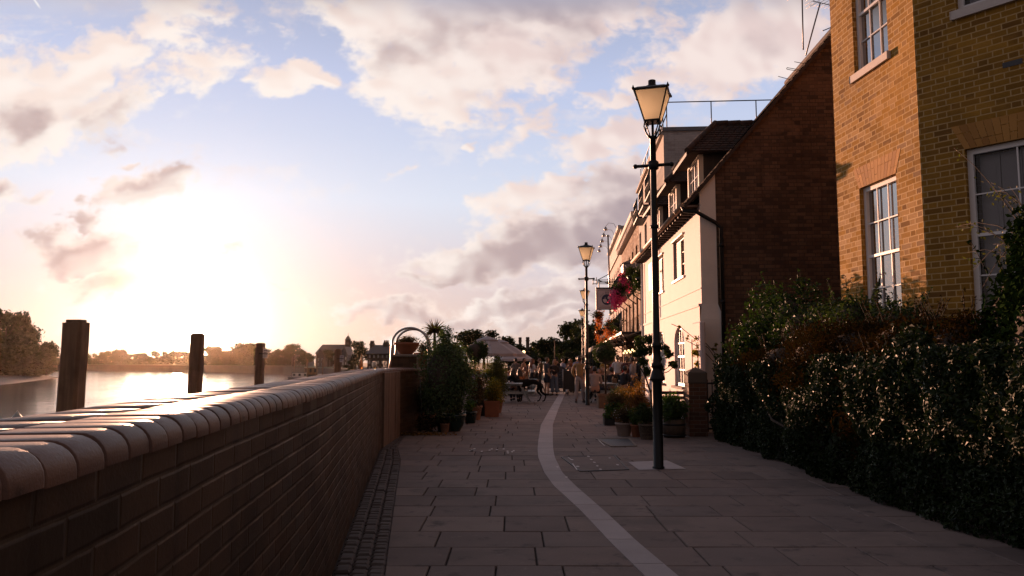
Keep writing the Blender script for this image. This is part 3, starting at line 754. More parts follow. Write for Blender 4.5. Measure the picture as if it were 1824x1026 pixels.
mb = MB(); yy = -3.0
while yy < 17.5:                                          # setts along the foot of the wall, three across
    wd = COBW(yy); nx = 3 if wd > .3 else 2
    dd = r2.uniform(.10, .15)
    for i in range(nx):
        x0 = wall_x(yy + dd / 2) + .01 + wd * i / nx; x1 = wall_x(yy + dd / 2) + .01 + wd * (i + 1) / nx
        oy = r2.uniform(-.03, .03)
        slab(mb, x0, x1, yy + oy, yy + dd + oy, r2.uniform(-.008, .004), .008, .016, .03)
    yy += dd
tag(mb.build('cobble_strip', M['sett'], org=(0, 0, 0)), kind='structure')

# covers let into the paving
def cover(name, pts, label, cat, marks=()):
    mb = MB(); P = [G(*p, .012) for p in pts]; c = sum(P, Vector()) / 4
    mb.mesh([(p.x, p.y, -.01) for p in P] + [(p.x, p.y, .010) for p in P], [(0, 1, 5, 4), (1, 2, 6, 5), (2, 3, 7, 6), (3, 0, 4, 7), (4, 5, 6, 7)])
    o = mb.build(name, M['iron'], org=(c.x, c.y, 0)); tag(o, label, cat)
    f = MB()
    for a, b in zip(P, P[1:] + P[:1]): f.bar((a.x, a.y, .008), (b.x, b.y, .008), .045, .018)
    f.build('cover_frame', M['concrete'], o); return o
cover('inspection_cover', [(1090, 795), (1133, 794), (1121, 781), (1063, 781.5)], 'dark iron inspection cover with bright frame edge, in front of the flower pots', 'drain cover')
p_ = [(1034, 839), (1119, 836), (1094, 811), (1001, 814)]
mb = MB(); P = [G(*p, .008) for p in p_]; mb.poly([(p.x, p.y, .007) for p in P]);
for a, b in zip(P, P[1:] + P[:1]): mb.bar((a.x, a.y, .006), (b.x, b.y, .006), .03, .012, 1)
tag(mb.build('paved_manhole_cover', [M['slab'], M['iron']], org=tuple(sum(P, Vector()) / 4)), 'large stone filled manhole cover with white paint dabs, beside the granite channel', 'manhole cover')
mb = MB(); P = [G(*p, .005) for p in [(1138, 837), (1222, 835), (1188, 820), (1119, 823)]]; mb.poly([(p.x, p.y, .0062) for p in P])
tag(mb.build('pale_footing_stone', M['granite'], org=tuple(sum(P, Vector()) / 4)), kind='structure')
mb = MB(); r3 = random.Random(9)                          # utility survey paint
def dab(x, y, w, h):
    c = G(x, y, .012); k = 1390 / c.y
    pts = [(c.x + w / k * .5 * math.cos(a) * r3.uniform(.6, 1.1), c.y + h * 6 / k * math.sin(a) * r3.uniform(.6, 1.1), .0145) for a in [i * math.pi / 4 for i in range(8)]]
    mb.poly(pts)
for i in range(7): dab(835 + r3.uniform(0, 12), 799 + r3.uniform(0, 4), 6, 1.2)
for (x, y) in [(858, 804), (872, 802), (876, 800), (885, 801), (904, 804), (905, 807), (912, 805), (915, 803), (897, 800)]: dab(x, y, 5, 1.6)
for (x, y) in [(1048, 813), (1053, 818.5), (1059, 823.5), (1064, 830), (1070, 836), (1019, 819), (1029, 831), (1086, 816), (1100, 828), (993, 832), (1009, 850)]: dab(x, y, 6, 1.5)
for a, b in [((1012, 815), (1018, 819)), ((1020, 826), (1028, 837)), ((1063, 781), (1077, 794))]:
    a, b = G(*a, .012), G(*b, .012); mb.bar((a.x, a.y, .013), (b.x, b.y, .013), .02, .004)
for (x, y) in [(985, 728), (980, 732), (996, 707), (993, 719), (986, 747)]: dab(x, y, 8, .8)
tag(mb.build('paint_marks', M['spray'], org=(0, 10, .012)), kind='structure')

# ================================================================ river wall
root = thing('river_wall', (-1.4, 6, 0), 'long curving brick river wall with rounded glossy coping, left of the path', 'wall')
HB = 1.372
dirs = [((inner[min(i + 1, len(inner) - 1)] - inner[max(i - 1, 0)]).normalized()) for i in range(len(inner))]
nrm = [Vector((-d.y, d.x, 0)) for d in dirs]             # towards the river
TH = .46
mb = MB(); acc = 0.0; GATE = (14.75, 16.95)
vs = []; uv_fix = []
for i in range(len(inner) - 1):
    a, b, na, nb = inner[i], inner[i + 1], nrm[i], nrm[i + 1]
    ga = GATE[0] < (a.y + b.y) / 2 < GATE[1]
    if not ga:
        mb.quad(a + Vector((0, 0, -.03)), b + Vector((0, 0, -.03)), b + Vector((0, 0, HB)), a + Vector((0, 0, HB)))
    mb.quad(b + nb * TH + Vector((0, 0, WZ - .5)), a + na * TH + Vector((0, 0, WZ - .5)), a + na * TH + Vector((0, 0, HB)), b + nb * TH + Vector((0, 0, HB)))
    mb.quad(a + Vector((0, 0, HB - .004)), b + Vector((0, 0, HB - .004)), b + nb * TH + Vector((0, 0, HB - .004)), a + na * TH + Vector((0, 0, HB - .004)))
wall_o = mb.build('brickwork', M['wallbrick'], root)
# brick courses follow the curve: u is the distance along the wall
me = wall_o.data; uvd = me.uv_layers[0].data
arc = [0.0]
for a, b in zip(inner, inner[1:]): arc.append(arc[-1] + (b - a).length)
idx = np.array([(p.x, p.y) for p in inner]); arc = np.array(arc)
org = ORG[wall_o]
for poly in me.polygons:
    for li in poly.loop_indices:
        c = me.vertices[me.loops[li].vertex_index].co + org
        k = int(np.argmin((idx[:, 0] - c.x) ** 2 + (idx[:, 1] - c.y) ** 2)); uvd[li].uv = (arc[k], c.z)
# coping: an inner row of bullnose bricks laid across, an outer row of stretchers
inprof = [(-.018, HB)] + [(-.018 + .062 - .062 * math.cos(a), 1.385 + .060 * math.sin(a)) for a in [i * math.pi / 2 / 6 for i in range(7)]] + [(.222, 1.445), (.222, HB)]
outprof = [(.234, HB), (.234, 1.445), (TH + .018 - .05, 1.445), (TH + .005, 1.43), (TH + .018, 1.39), (TH + .018, HB)]
mb = MB()
def pt(i_f):
    i = int(i_f); f = i_f - i; i = min(i, len(inner) - 2); return inner[i].lerp(inner[i + 1], f), nrm[i].lerp(nrm[i + 1], f).normalized()
def cop(prof, i0, i1, gap):
    n_ = len(prof); vs = []; zc = sum(z for _, z in prof) / n_; dc = sum(d for d, _ in prof) / n_
    dl = r2.uniform(-.002, .002); dzz = r2.uniform(-.003, .0025)
    st = [(i0 + gap, .94), (i0 + gap + .045, 1.0), ((i0 + i1) / 2, 1.0), (i1 - gap - .045, 1.0), (i1 - gap, .94)]
    for (q_, k) in st:
        p, nn = pt(q_)
        for (d, z) in prof: vs.append(p + nn * (dc + (d - dc) * (1 - (1 - k) * .25) + dl) + Vector((0, 0, (zc + (z - zc) * (1 - (1 - k) * 1.0) if z > HB + .01 else z) + dzz)))
    fs = []
    for i in range(len(st) - 1):
        for j in range(n_ - 1): fs.append((i * n_ + j + 1, i * n_ + j, (i + 1) * n_ + j, (i + 1) * n_ + j + 1))
    fs += [tuple(range(n_)), tuple(reversed([(len(st) - 1) * n_ + j for j in range(n_)]))]
    mb.mesh(vs, fs, 0, True)
NI = len(inner) - 1
for i in range(NI): cop(inprof, i, i + 1, .035)
i = 0.0
while i < NI - 2: cop(outprof, i, i + 2, .04); i += 2
mb2 = MB()
for i in range(NI):
    a, b, na, nb = inner[i], inner[i + 1], nrm[i], nrm[i + 1]; Z = Vector((0, 0, 1.432))
    mb2.quad(a + na * .03 + Z, b + nb * .03 + Z, b + nb * (TH - .03) + Z, a + na * (TH - .03) + Z)
    mb2.quad(a - na * .004 + Vector((0, 0, HB + .002)), b - nb * .004 + Vector((0, 0, HB + .002)), b + nb * .03 + Z, a + na * .03 + Z)
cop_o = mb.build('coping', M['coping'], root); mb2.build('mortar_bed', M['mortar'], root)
# boarded flood gate let into the wall
mb = MB(); yg = GATE[0] + .02
while yg < GATE[1] - .05:
    wv_ = r2.uniform(.24, .34); y1 = min(yg + wv_, GATE[1] - .02)
    mb.box(-2.47, -2.405 + r2.uniform(0, .012), yg + .006, y1 - .006, -.02, HB + .01, 0, .006); yg = y1
tag(mb.build('flood_gate', M['gateboard'], root), 'flood gate of upright brown boards set in the wall')

# dry leaves swept against the wall end
mb = MB(); n = 220
cx_ = NR.normal(0, 1, (n, 2)) * np.array([.32, .10]); c0 = G(738, 776)
cen = np.stack([c0.x + cx_[:, 0] + .1, c0.y + cx_[:, 1] + .15, np.abs(NR.normal(.02, .02, n))], 1)
mb.leaves(cen, NR.normal(0, .6, (n, 3)) + np.array([0, 0, 1.]), NR.uniform(.05, .09, n), .7)
tag(mb.build('leaf_litter', M['deadleaf']), kind='stuff')

# ================================================================ houses
def sash(fr, root, h, depth, cols, rows, bar=.022, frame=.06, meet=True, paint='white', gl='glass', off=0.0, backing=None, sill=None, sillmat='stone', arch_top=False):
    """a window in hole h: frame and glazing bars, pane and sill"""
    a, b, c, e = h; mb = MB(); o = -depth + off
    B = lambda s0, s1, z0, z1, d0=0.0, d1=.055: fr.box(mb, s0, s1, o + d0, o + d1, z0, z1)
    B(a, a + frame, c, e); B(b - frame, b, c, e); B(a + frame, b - frame, e - frame, e); B(a + frame, b - frame, c, c + frame * 1.2)
    zm = (c + e) / 2
    halves = [(c + frame * 1.2, zm, 0.006), (zm, e - frame, .022)] if meet else [(c + frame * 1.2, e - frame, .01)]
    if meet: B(a + frame, b - frame, zm - .022, zm + .022, .008, .05)
    for (z0, z1, d0) in halves:
        r_ = rows if meet else rows
        for i in range(1, cols):
            x = a + frame + (b - a - 2 * frame) * i / cols; B(x - bar / 2, x + bar / 2, z0 + (.022 if meet and d0 > .01 else 0), z1 - (.022 if meet and d0 < .01 else 0), d0, d0 + .022)
        for j in range(1, r_):
            z = z0 + (z1 - z0) * j / r_; B(a + frame, b - frame, z - bar / 2, z + bar / 2, d0, d0 + .0205)
    w = mb.build('window', M[paint], root)
    g = MB(); fr.quad(g, a + frame * .5, b - frame * .5, c + frame * .5, e - frame * .5, o + .003); g.build('pane', M[gl], w)
    if sill:
        s_ = MB(); fr.box(s_, a - sill[1], b + sill[1], off - depth * .5, off + sill[0], c - sill[2], c, 0, .008); s_.build('sill', M[sillmat], w)
    return w

# ---------------------------------------------------------------- yellow brick house with a canted corner
YC = A(1640, 300, 11.5)
YL = Frame((YC.x, YC.y), (-.08, 1), (-1, -.08)); YR = Frame((YC.x, YC.y), (.8, -1), (-1, -.8))
yend = YL.hit(1494, 420)[0]
yh = thing('brick_house', (YC.x + .8, YC.y + .5, 0), 'tall yellow stock brick house with white sash windows, at the right behind the hedge', 'house')
def hole(fr, x0, y0, x1, y1):
    """a hole from the picture positions of its left top and right bottom"""
    s0, z1 = fr.hit(x0, y0); s1, z0 = fr.hit(x1, y1); return (min(s0, s1), max(s0, s1), min(z0, z1), max(z0, z1))
sL0 = YL.hit(1533, 400)[0]; sL1 = YL.hit(1600, 400)[0]   # far and near jamb
zt = YL.hit(1533, 335)[1]; hl = (sL1, sL0, zt - 2.35, zt)
zs = YL.hit(1502, 150)[1]; su0 = YL.hit(1519, 60)[0]; su1 = YL.hit(1581, 60)[0]; hu = (su1, su0, zs, zs + 2.1)
mb = MB(); TOP = 11.0
YL.wall(mb, 0, yend, -.05, TOP, [hl, hu], .16)
sR0 = YR.hit(1720, 300)[0]; zR1 = YR.hit(1720, 266)[1]; hr = (sR0, sR0 + 1.25, zR1 - 2.45, zR1)
sU0 = YR.hit(1700, 10)[0]; zU = YR.hit(1690, 26)[1]; hru = (sU0 + .02, sU0 + 1.27, zU, zU + 2.1)
RLEN = 2.35
YR.wall(mb, 0, RLEN, -.05, TOP, [hr, hru], .16)
# the far end wall, the front beyond the canted corner and the back close the house
e0 = YL.P(yend, 0, 0); c1 = YR.P(RLEN, 0, 0)
mb.quad(e0 + Vector((0, 0, -.05)), e0 + Vector((8, .3, -.05)), e0 + Vector((8, .3, TOP)), e0 + Vector((0, 0, TOP)))
mb.quad(c1 + Vector((0, 0, -.05)), c1 + Vector((7, -.3, -.05)), c1 + Vector((7, -.3, TOP)), c1 + Vector((0, 0, TOP)))
b0, b1 = e0 + Vector((8, .3, 0)), c1 + Vector((7, -.3, 0))
mb.quad(b0 + Vector((0, 0, -.05)), b1 + Vector((0, 0, -.05)), b1 + Vector((0, 0, TOP)), b0 + Vector((0, 0, TOP)))
mb.build('wall', M['stockbrick'], yh)
mb = MB(); z_ = TOP; cen_ = (e0 + c1) / 2 + Vector((3.8, 0, TOP + 2.6))
ring = [YL.P(yend, .25, z_), YL.P(0, .3, z_), YR.P(RLEN, .25, z_), b1 + Vector((.2, -.2, z_)), b0 + Vector((.2, .2, z_))]
for a, b in zip(ring, ring[1:] + ring[:1]): mb.poly([a, b, cen_])
mb.poly(list(reversed(ring)))
mb.build('roof', M['tile'], yh)
def flat_arch(fr, root, h, ht=.36, splay=.17, nv=None):
    mb = MB(); a, b, z0 = h[0], h[1], h[3]; nv = nv or int((b - a) / .082)
    for i in range(nv):
        t0, t1 = i / nv, (i + 1) / nv; g = .0035
        l0, l1 = a + (b - a) * t0 + g, a + (b - a) * t1 - g
        u0, u1 = a - splay + (b - a + 2 * splay) * t0 + g, a - splay + (b - a + 2 * splay) * t1 - g
        cutz = r2.choice([.33, .66]) if True else .5
        for (f0, f1) in ((0, cutz - .014), (cutz + .014, 1)):
            q0 = [fr.P(l0 + (u0 - l0) * f, .004, z0 + ht * f) for f in (f0, f1)]; q1 = [fr.P(l1 + (u1 - l1) * f, .004, z0 + ht * f) for f in (f0, f1)]
            i0 = len(mb.v); back = -fr.n * .03
            mb.mesh([q0[0], q1[0], q1[1], q0[1]] + [p + back for p in (q0[0], q1[0], q1[1], q0[1])], [(0, 1, 2, 3), (0, 4, 5, 1), (1, 5, 6, 2), (2, 6, 7, 3), (3, 7, 4, 0)])
    mb.build('arch', M['arch'], root)
for fr, h in ((YL, hl), (YL, hu), (YR, hr), (YR, hru)): flat_arch(fr, yh, h)
for fr, h, bk in ((YL, hl, 0), (YL, hu, 0), (YR, hr, 1), (YR, hru, 1)):
    w = sash(fr, yh, h, .13, 3 if fr is YL else 2, 2, frame=.075, sill=(.06, .06, .11), bar=.02)
    bkm = MB()
    if bk:                                              # panelled shutters close behind the glass
        for i in range(4):
            a = h[0] + .09 + (h[1] - h[0] - .18) * i / 4; b = a + (h[1] - h[0] - .18) / 4 - .012
            fr.box(bkm, a, b, -.30, -.27, h[2] + .08, h[3] - .08)
            for (z0, z1) in ((.14, .95), (1.10, 1.75), (1.86, 2.2)):
                if h[2] + z1 < h[3] - .1: fr.box(bkm, a + .05, b - .05, -.27, -.262, h[2] + z0, h[2] + z1)
        bkm.build('shutter', M['shutter'], w)
# the right hand windows show the shutters behind the glass
def seeglass():
    m, t, b = mat('clear_window_glass'); b.inputs['Roughness'].default_value = .02; b.inputs['IOR'].default_value = 1.5
    t.put(b.inputs['Base Color'], (1, 1, 1)); tr = t.add('ShaderNodeBsdfTransparent'); gl = t.add('ShaderNodeBsdfGlossy'); gl.inputs['Roughness'].default_value = .02
    fz = t.add('ShaderNodeFresnel'); fz.inputs[0].default_value = 1.6; mx = t.add('ShaderNodeMixShader')
    t.l.new(fz.outputs[0], mx.inputs[0]); t.l.new(tr.outputs[0], mx.inputs[1]); t.l.new(gl.outputs[0], mx.inputs[2])
    t.l.new(mx.outputs[0], next(n for n in t.n if n.type == 'OUTPUT_MATERIAL').inputs[0]); return m
M['seeglass'] = seeglass()
for w in [c for c in yh.children if c.name.startswith('window')]:
    if any(k.name.startswith('shutter') for k in w.children):
        for k in w.children:
            if k.name.startswith('pane'): k.data.materials[0] = M['seeglass']
mb = MB(); sa, za = YR.hit(1786, 117); YR.box(mb, sa, sa + .24, -.03, .006, za - .04, za + .035); mb.build('air_brick', M['iron'], yh)
# curtain edge seen through the far part of the lit windows
for h in (hl, hu):
    pass

# ---------------------------------------------------------------- white fronted cottage with a red brick gable
c_ = A(1250, 543, 17.9); CX, CY = c_.x, c_.y
WF = Frame((CX, CY), (.04, 1), (-1, .04)); WG = Frame((CX, CY), (1, -.04), (-.04, -1)); LW = 10.3
wh = thing('cottage', (CX + 2.5, CY + 5, 0), 'white fronted riverside cottage with dormers and a red brick gable end, beyond the hedge', 'cottage')
EZ = 5.27
sa1, za1 = WF.hit(1218, 419); sb1, zb1 = WF.hit(1200, 490)
ua = (min(sa1, sb1), max(sa1, sb1), 3.80, 4.86)
ub = (WF.hit(1182, 480)[0], WF.hit(1182, 480)[0] + 1.5, 3.72, 4.82)
g1w = (WF.hit(1223, 640)[0], WF.hit(1205, 640)[0], WF.hit(1214, 688)[1], WF.hit(1214, 582)[1])
g2w = (WF.hit(1187, 640)[0], WF.hit(1187, 640)[0] + 1.4, g1w[2], g1w[3])
dr = (WF.hit(1246, 640)[0], WF.hit(1236, 640)[0], 0.0, 2.12)
LED = 2.9
def arched_wall(fr, mb, holes_rect, holes_arch, s0, s1, z0, z1, depth, off):
    """like Frame.wall, with half round heads over the arched holes"""
    rects = list(holes_rect) + [(a, b, c, e) for (a, b, c, e) in holes_arch]
    fr.wall(mb, s0, s1, z0, z1, [h for h in rects], depth, 0, 0, off)
    for (a, b, c, e) in holes_arch:                     # spandrels
        m_ = (a + b) / 2; rx = (b - a) / 2; rise = min(.42, rx * .62); zsp = e - rise; n_ = 10
        pts = [(m_ - rx * math.cos(math.pi * i / n_), zsp + rise * math.sin(math.pi * i / n_)) for i in range(n_ + 1)]
        for i in range(n_):
            (x0, q0), (x1, q1) = pts[i], pts[i + 1]
            mb.quad(fr.P(x0, off + .002, q0), fr.P(x1, off + .002, q1), fr.P(x1, off + .002, e), fr.P(x0, off + .002, e))
            mb.quad(fr.P(x0, off + .002, q0), fr.P(x0, off - depth, q0), fr.P(x1, off - depth, q1), fr.P(x1, off + .002, q1))
mb = MB()
WF.wall(mb, 0, LW, LED, EZ, [ua, ub], .16)
arched_wall(WF, mb, [dr], [g1w, g2w], -.0, LW, -.05, LED, .15, .05)
WF.box(mb, 0, LW, -.02, .075, LED - .05, LED + .012, 0)
WF.box(mb, 0, LW, .0, .018, LED + .36, LED + .385, 0)
WF.box(mb, WF.hit(1259, 600)[0] - .12, WF.hit(1246, 600)[0], .05, .17, -.05, 2.48, 0, .03)     # buttress by the door
mb.build('front_wall', M['render'], wh)
# gable: painted return at the corner, red brick beyond
SLOPE = math.tan(R(49)); RX = 5.4; GR = RX * 2
def rz(x): return EZ - .02 + .30 * SLOPE + min(x, GR - x) * SLOPE
mb = MB(); STR = .37
zc_ = EZ + .0
mb.quad(WG.P(0, 0, LED), WG.P(STR, 0, LED), WG.P(STR, 0, rz(STR)), WG.P(0, 0, rz(0)))
mb.quad(WG.P(-.05, .05, -.05), WG.P(STR + .12, .05, -.05), WG.P(STR + .12, .05, 2.55), WG.P(-.05, .05, 2.55))
mb.quad(WG.P(-.05, .05, 2.55), WG.P(STR + .12, .05, 2.55), WG.P(STR, 0, LED), WG.P(0, 0, LED))
mb.quad(WG.P(STR + .12, .05, -.05), WG.P(STR + .12, -.01, -.05), WG.P(STR + .12, -.01, 2.6), WG.P(STR + .12, .05, 2.55))
mb.build('painted_return', M['peel'], wh)
mb = MB()
pts = [WG.P(STR, -.004, -.05), WG.P(GR, -.004, -.05), WG.P(GR, -.004, rz(GR)), WG.P(RX, -.004, rz(RX)), WG.P(STR, -.004, rz(STR))]
mb.poly(pts); mb.build('gable_wall', M['redbrick'], wh)
# tiled roof in courses with lapped tile edges, both slopes
def tiled_slope(mb, o, along, up, n_along, n_up, th=.022, mi=0, skip=None, wvar=.0):
    """rows of tiles: o corner at the eaves, along = tile width vector, up = gauge vector up the slope"""
    nn = along.cross(up).normalized(); nn = nn if nn.z > 0 else -nn
    for j in range(n_up):
        for i in range(n_along):
            if skip and skip(i, j): continue
            ox = along * (i + (.5 if j % 2 else 0) + r2.uniform(-.01, .01))
            p = o + ox + up * j + nn * (r2.uniform(0, .006))
            a = along * .985; u_ = up * 1.35
            q0, q1 = p + nn * (th * 1.6), p + a + nn * (th * 1.6); q2, q3 = p + a + u_ + nn * th * .3, p + u_ + nn * th * .3
            mb.mesh([q0, q1, q2, q3, q0 - nn * th, q1 - nn * th], [(0, 1, 2, 3), (4, 5, 1, 0)], mi)
mb = MB(); OV = .34
eo = WF.P(-.06, OV, EZ - .06); al = WF.d * .175; upv = (-WF.n * math.cos(R(49)) + Vector((0, 0, math.sin(R(49))))) * .115
D1 = (WF.hit(1247, 320)[0], WF.hit(1227, 320)[0]); 
def dorm_s(x, offn):
    return WF.hit(x, 330, -offn)[0]
DB = .30                                                # dormer fronts stand this far behind the wall face
d1 = (dorm_s(1246.5, DB), dorm_s(1226.4, DB)); d2 = (dorm_s(1205.5, DB), dorm_s(1191.5, DB)); d3 = (d2[0] + 3.35, d2[1] + 3.35)
nup = int((RX + OV) / math.cos(R(49)) / .115)
def inside_dormer(i, j):
    s_ = -.06 + .175 * (i + .5); run = .115 * j * math.cos(R(49)); z = .115 * j * math.sin(R(49))
    return any(a - .02 < s_ < b + .02 and run > OV + DB and z + EZ < 6.85 for a, b in (d1, d2, d3))
tiled_slope(mb, eo, al, upv, int((LW + .1) / .175), nup, skip=inside_dormer)
# felt under the tiles, so that no light passes
nn_ = al.cross(upv).normalized(); nn_ = nn_ if nn_.z > 0 else -nn_
L_ = WF.d * (LW + .1); U_ = upv * nup
rb0 = eo - nn_ * .012
mb.quad(rb0, rb0 + L_, rb0 + L_ + U_, rb0 + U_)
rdg = rb0 + U_; bk_ = WF.P(-.06, -(RX * 2 + OV), EZ - .06)
mb.quad(rdg, rdg + L_, bk_ + L_, bk_)
mb.tube([rdg + nn_ * .02, rdg + L_ + nn_ * .02], .11, 8)
mb.build('roof', M['tile'], wh)
mb = MB()                                                # verge along the gable
v0, v1 = WG.P(-OV, .05, EZ - .10), WG.P(RX, .05, EZ - .10 + (RX + OV) * SLOPE)
mb.bar(v0, v1, .07, .10, 0, WG.n)
mb.build('verge', M['tile'], wh)
mb = MB(); k = .3                                        # rafter feet under the eaves
while k < LW: WF.box(mb, k, k + .055, -.02, OV - .03, EZ - .17, EZ - .075); k += .40
WF.box(mb, 0, LW, -.02, OV, EZ - .075, EZ - .06)
mb.build('rafter_feet', M['darkwood'], wh)
mb = MB(); mb.tube([WF.P(-.04, OV + .05, EZ - .06), WF.P(LW + .1, OV + .05, EZ - .09)], .058, 10)
k = .8
while k < LW: mb.tube([WF.P(k, OV + .05, EZ - .065), WF.P(k + .05, OV + .05, EZ - .065)], .068, 10); k += 2.4
mb.build('gutter', M['gutter'], wh)
mb = MB(); px_ = STR + .09                               # downpipe on the gable
mb.tube([WF.P(.05, OV + .05, EZ - .08), WF.P(.0, OV + .02, EZ - .20), WG.P(-.1, .09, EZ - .24), WG.P(px_ - .12, .09, EZ - .50), WG.P(px_, .09, EZ - .62), WG.P(px_, .09, .0)], .047, 10)
for z in (4.2, 2.9, 1.6): mb.tube([WG.P(px_, .09, z), WG.P(px_, .09, z + .09)], .058, 10)
mb.build('downpipe', M['black'], wh)
mb = MB(); mb.tube([WF.P(LW - .25, .07, EZ - .2), WF.P(LW - .25, .09, 0)], .045, 8); mb.build('downpipe', M['peel'], wh)
for h in (ua, ub):
    w = sash(WF, wh, h, .13, 4, 3, .016, .05, False, 'cream', 'glass_dark', 0, None, (.05, .06, .07), 'cream')
    t = MB(); WF.box(t, h[0] - .05, h[1] + .05, -.05, .055, h[3] - .005, h[3] + .05, 0, .01); t.build('drip_mould', M['cream'], w)
    t = MB(); WF.box(t, (h[0] + h[1]) / 2 + .02, h[1] - .04, -.115, -.07, h[2] + .05, h[3] - .05); t.build('open_casement', M['darkwood'], w)  # dark panel laid across the far half of the window
for h in (g1w, g2w):
    w = sash(WF, wh, h, .12, 4, 2, .03, .07, True, 'white', 'glass', .05, None, (.10, .08, .06), 'concrete')
t = MB(); WF.box(t, dr[0] + .05, dr[1] - .05, -.18, -.12, 0.02, 2.08)
for z0, z1 in ((.2, .9), (1.05, 1.9)): WF.box(t, dr[0] + .13, dr[1] - .13, -.12, -.108, z0, z1)
d_o = t.build('door', M['black'], wh)
t = MB(); t.ball(WF.P(dr[0] + .12, -.09, 1.02), .03); t.build('handle', M['steel'], d_o)
# dormers: window front, dark boarded cheeks, hipped tiled roof
def dormer(s0, s1):
    ZS, ZT = 5.93, 6.80; mbf = MB(); root_d = None
    o_ = -DB
    fm = MB()
    WF.box(fm, s0, s0 + .10, o_ - .1, o_ + .02, ZS, ZT); WF.box(fm, s1 - .10, s1, o_ - .1, o_ + .02, ZS, ZT); WF.box(fm, s0 + .10, s1 - .10, o_ - .1, o_ + .018, ZT - .09, ZT)
    WF.box(fm, s0 - .03, s1 + .03, o_ - .1, o_ + .05, ZS - .07, ZS)
    d_ob = fm.build('dormer', M['cream'], wh)
    dep = (ZT + .1 - (EZ + DB * SLOPE)) / SLOPE + .6
    ck = MB(); WF.box(ck, s0 + .005, s0 + .06, o_ - dep, o_ - .1, ZS - .25, ZT); WF.box(ck, s1 - .06, s1 - .005, o_ - dep, o_ - .1, ZS - .25, ZT)
    WF.box(ck, s0 + .06, s1 - .06, o_ - .22, o_ - .16, ZS - .1, ZT)
    ck.build('cheek', M['darkwood'], d_ob)
    h = (s0 + .10, s1 - .10, ZS, ZT - .09); m_ = (h[0] + h[1]) / 2
    fr_ = MB(); pn = MB()
    for (a, b) in ((h[0], m_), (m_, h[1])):
        for (x0, x1, z0, z1) in ((a, a + .04, h[2], h[3]), (b - .04, b, h[2], h[3]), (a + .04, b - .04, h[2], h[2] + .045), (a + .04, b - .04, h[3] - .04, h[3]), ((a + b) / 2 - .009, (a + b) / 2 + .009, h[2] + .045, h[3] - .04), (a + .04, (a + b) / 2 - .009, (h[2] + h[3]) / 2 - .008, (h[2] + h[3]) / 2 + .008), ((a + b) / 2 + .009, b - .04, (h[2] + h[3]) / 2 - .008, (h[2] + h[3]) / 2 + .008)):
            WF.box(fr_, x0, x1, o_ - .06, o_ - .02, z0, z1)
    WF.quad(pn, h[0], h[1], h[2], h[3], o_ - .045)
    fr_.build('casement', M['white'], d_ob); pn.build('pane', M['glass_dark'], d_ob)
    # roof: hip front, two side slopes
    rf = MB(); ov = .34; e0_, e1_ = s0 - .26, s1 + .26; of = o_ + ov; hw = (e1_ - e0_) / 2; ze = ZT - .02; rise = hw * .98
    apex_off = of - hw * .92; back = o_ - dep - 1.1; mid = (e0_ + e1_) / 2
    P0, P1 = WF.P(e0_, of, ze), WF.P(e1_, of, ze); AP = WF.P(mid, apex_off, ze + rise); RB = WF.P(mid, back - .6, ze + rise); B0, B1 = WF.P(e0_, back, ze), WF.P(e1_, back, ze)
    def slope_rows(a0, a1, b0, b1, nr, w):
        """courses between an eaves line a0-a1 and a top line b0-b1"""
        for j in range(nr):
            f0, f1 = j / nr, (j + 1.25) / nr
            l0, r0 = a0.lerp(b0, f0), a1.lerp(b1, f0); l1, r1 = a0.lerp(b0, min(f1, 1)), a1.lerp(b1, min(f1, 1))
            nt = max(1, int((r0 - l0).length / w)); nn = ((r0 - l0).cross(l1 - l0) if (r0 - l0).length > 1e-3 else Vector((0, 0, 1))); nn = nn.normalized() if nn.length > 1e-6 else Vector((0, 0, 1)); nn = nn if nn.z > 0 else -nn
            for i in range(nt):
                g0, g1 = i / nt + .004, (i + 1) / nt - .004; lift = nn * (.032 + r2.uniform(0, .008))
                a, b = l0.lerp(r0, g0) + lift, l0.lerp(r0, g1) + lift; c, d = l1.lerp(r1, g1) + nn * .008, l1.lerp(r1, g0) + nn * .008
                rf.mesh([a, b, c, d, a - nn * .024, b - nn * .024], [(0, 1, 2, 3), (4, 5, 1, 0)])
    slope_rows(P0, P1, AP, AP, 12, .17); slope_rows(B0, P0, RB, AP, 12, .17); slope_rows(P1, B1, AP, RB, 12, .17)
    rf.poly([P0, P1, AP]); rf.poly([B0, P0, AP, RB]); rf.poly([P1, B1, RB, AP]); rf.poly([P0, B0, B1, P1])
    for a, b in ((P0, AP), (P1, AP), (AP, RB)):
        nseg = max(3, int((b - a).length / .3))
        for i in range(nseg):
            p, q_ = a.lerp(b, i / nseg), a.lerp(b, (i + 1.06) / nseg); rf.tube([p + Vector((0, 0, .02)), q_ + Vector((0, 0, .045))], [.085, .075], 8)
    rf.build('dormer_roof', M['tile'], d_ob)
    fb_ = MB(); fb_.bar(WF.P(e0_, of + .01, ze - .05), WF.P(e1_, of + .01, ze - .05), .03, .09); fb_.build('fascia', M['darkwood'], d_ob)
for a, b in (d1, d2, d3): dormer(a, b)
# small notice board on the white front, seen beside the lamp post
mb = MB(); s_n, z_n = WF.hit(1160, 493); WF.box(mb, s_n - .35, s_n + .35, .003, .03, z_n - .45, z_n + .45); mb.build('blank_board', M['white'], wh)

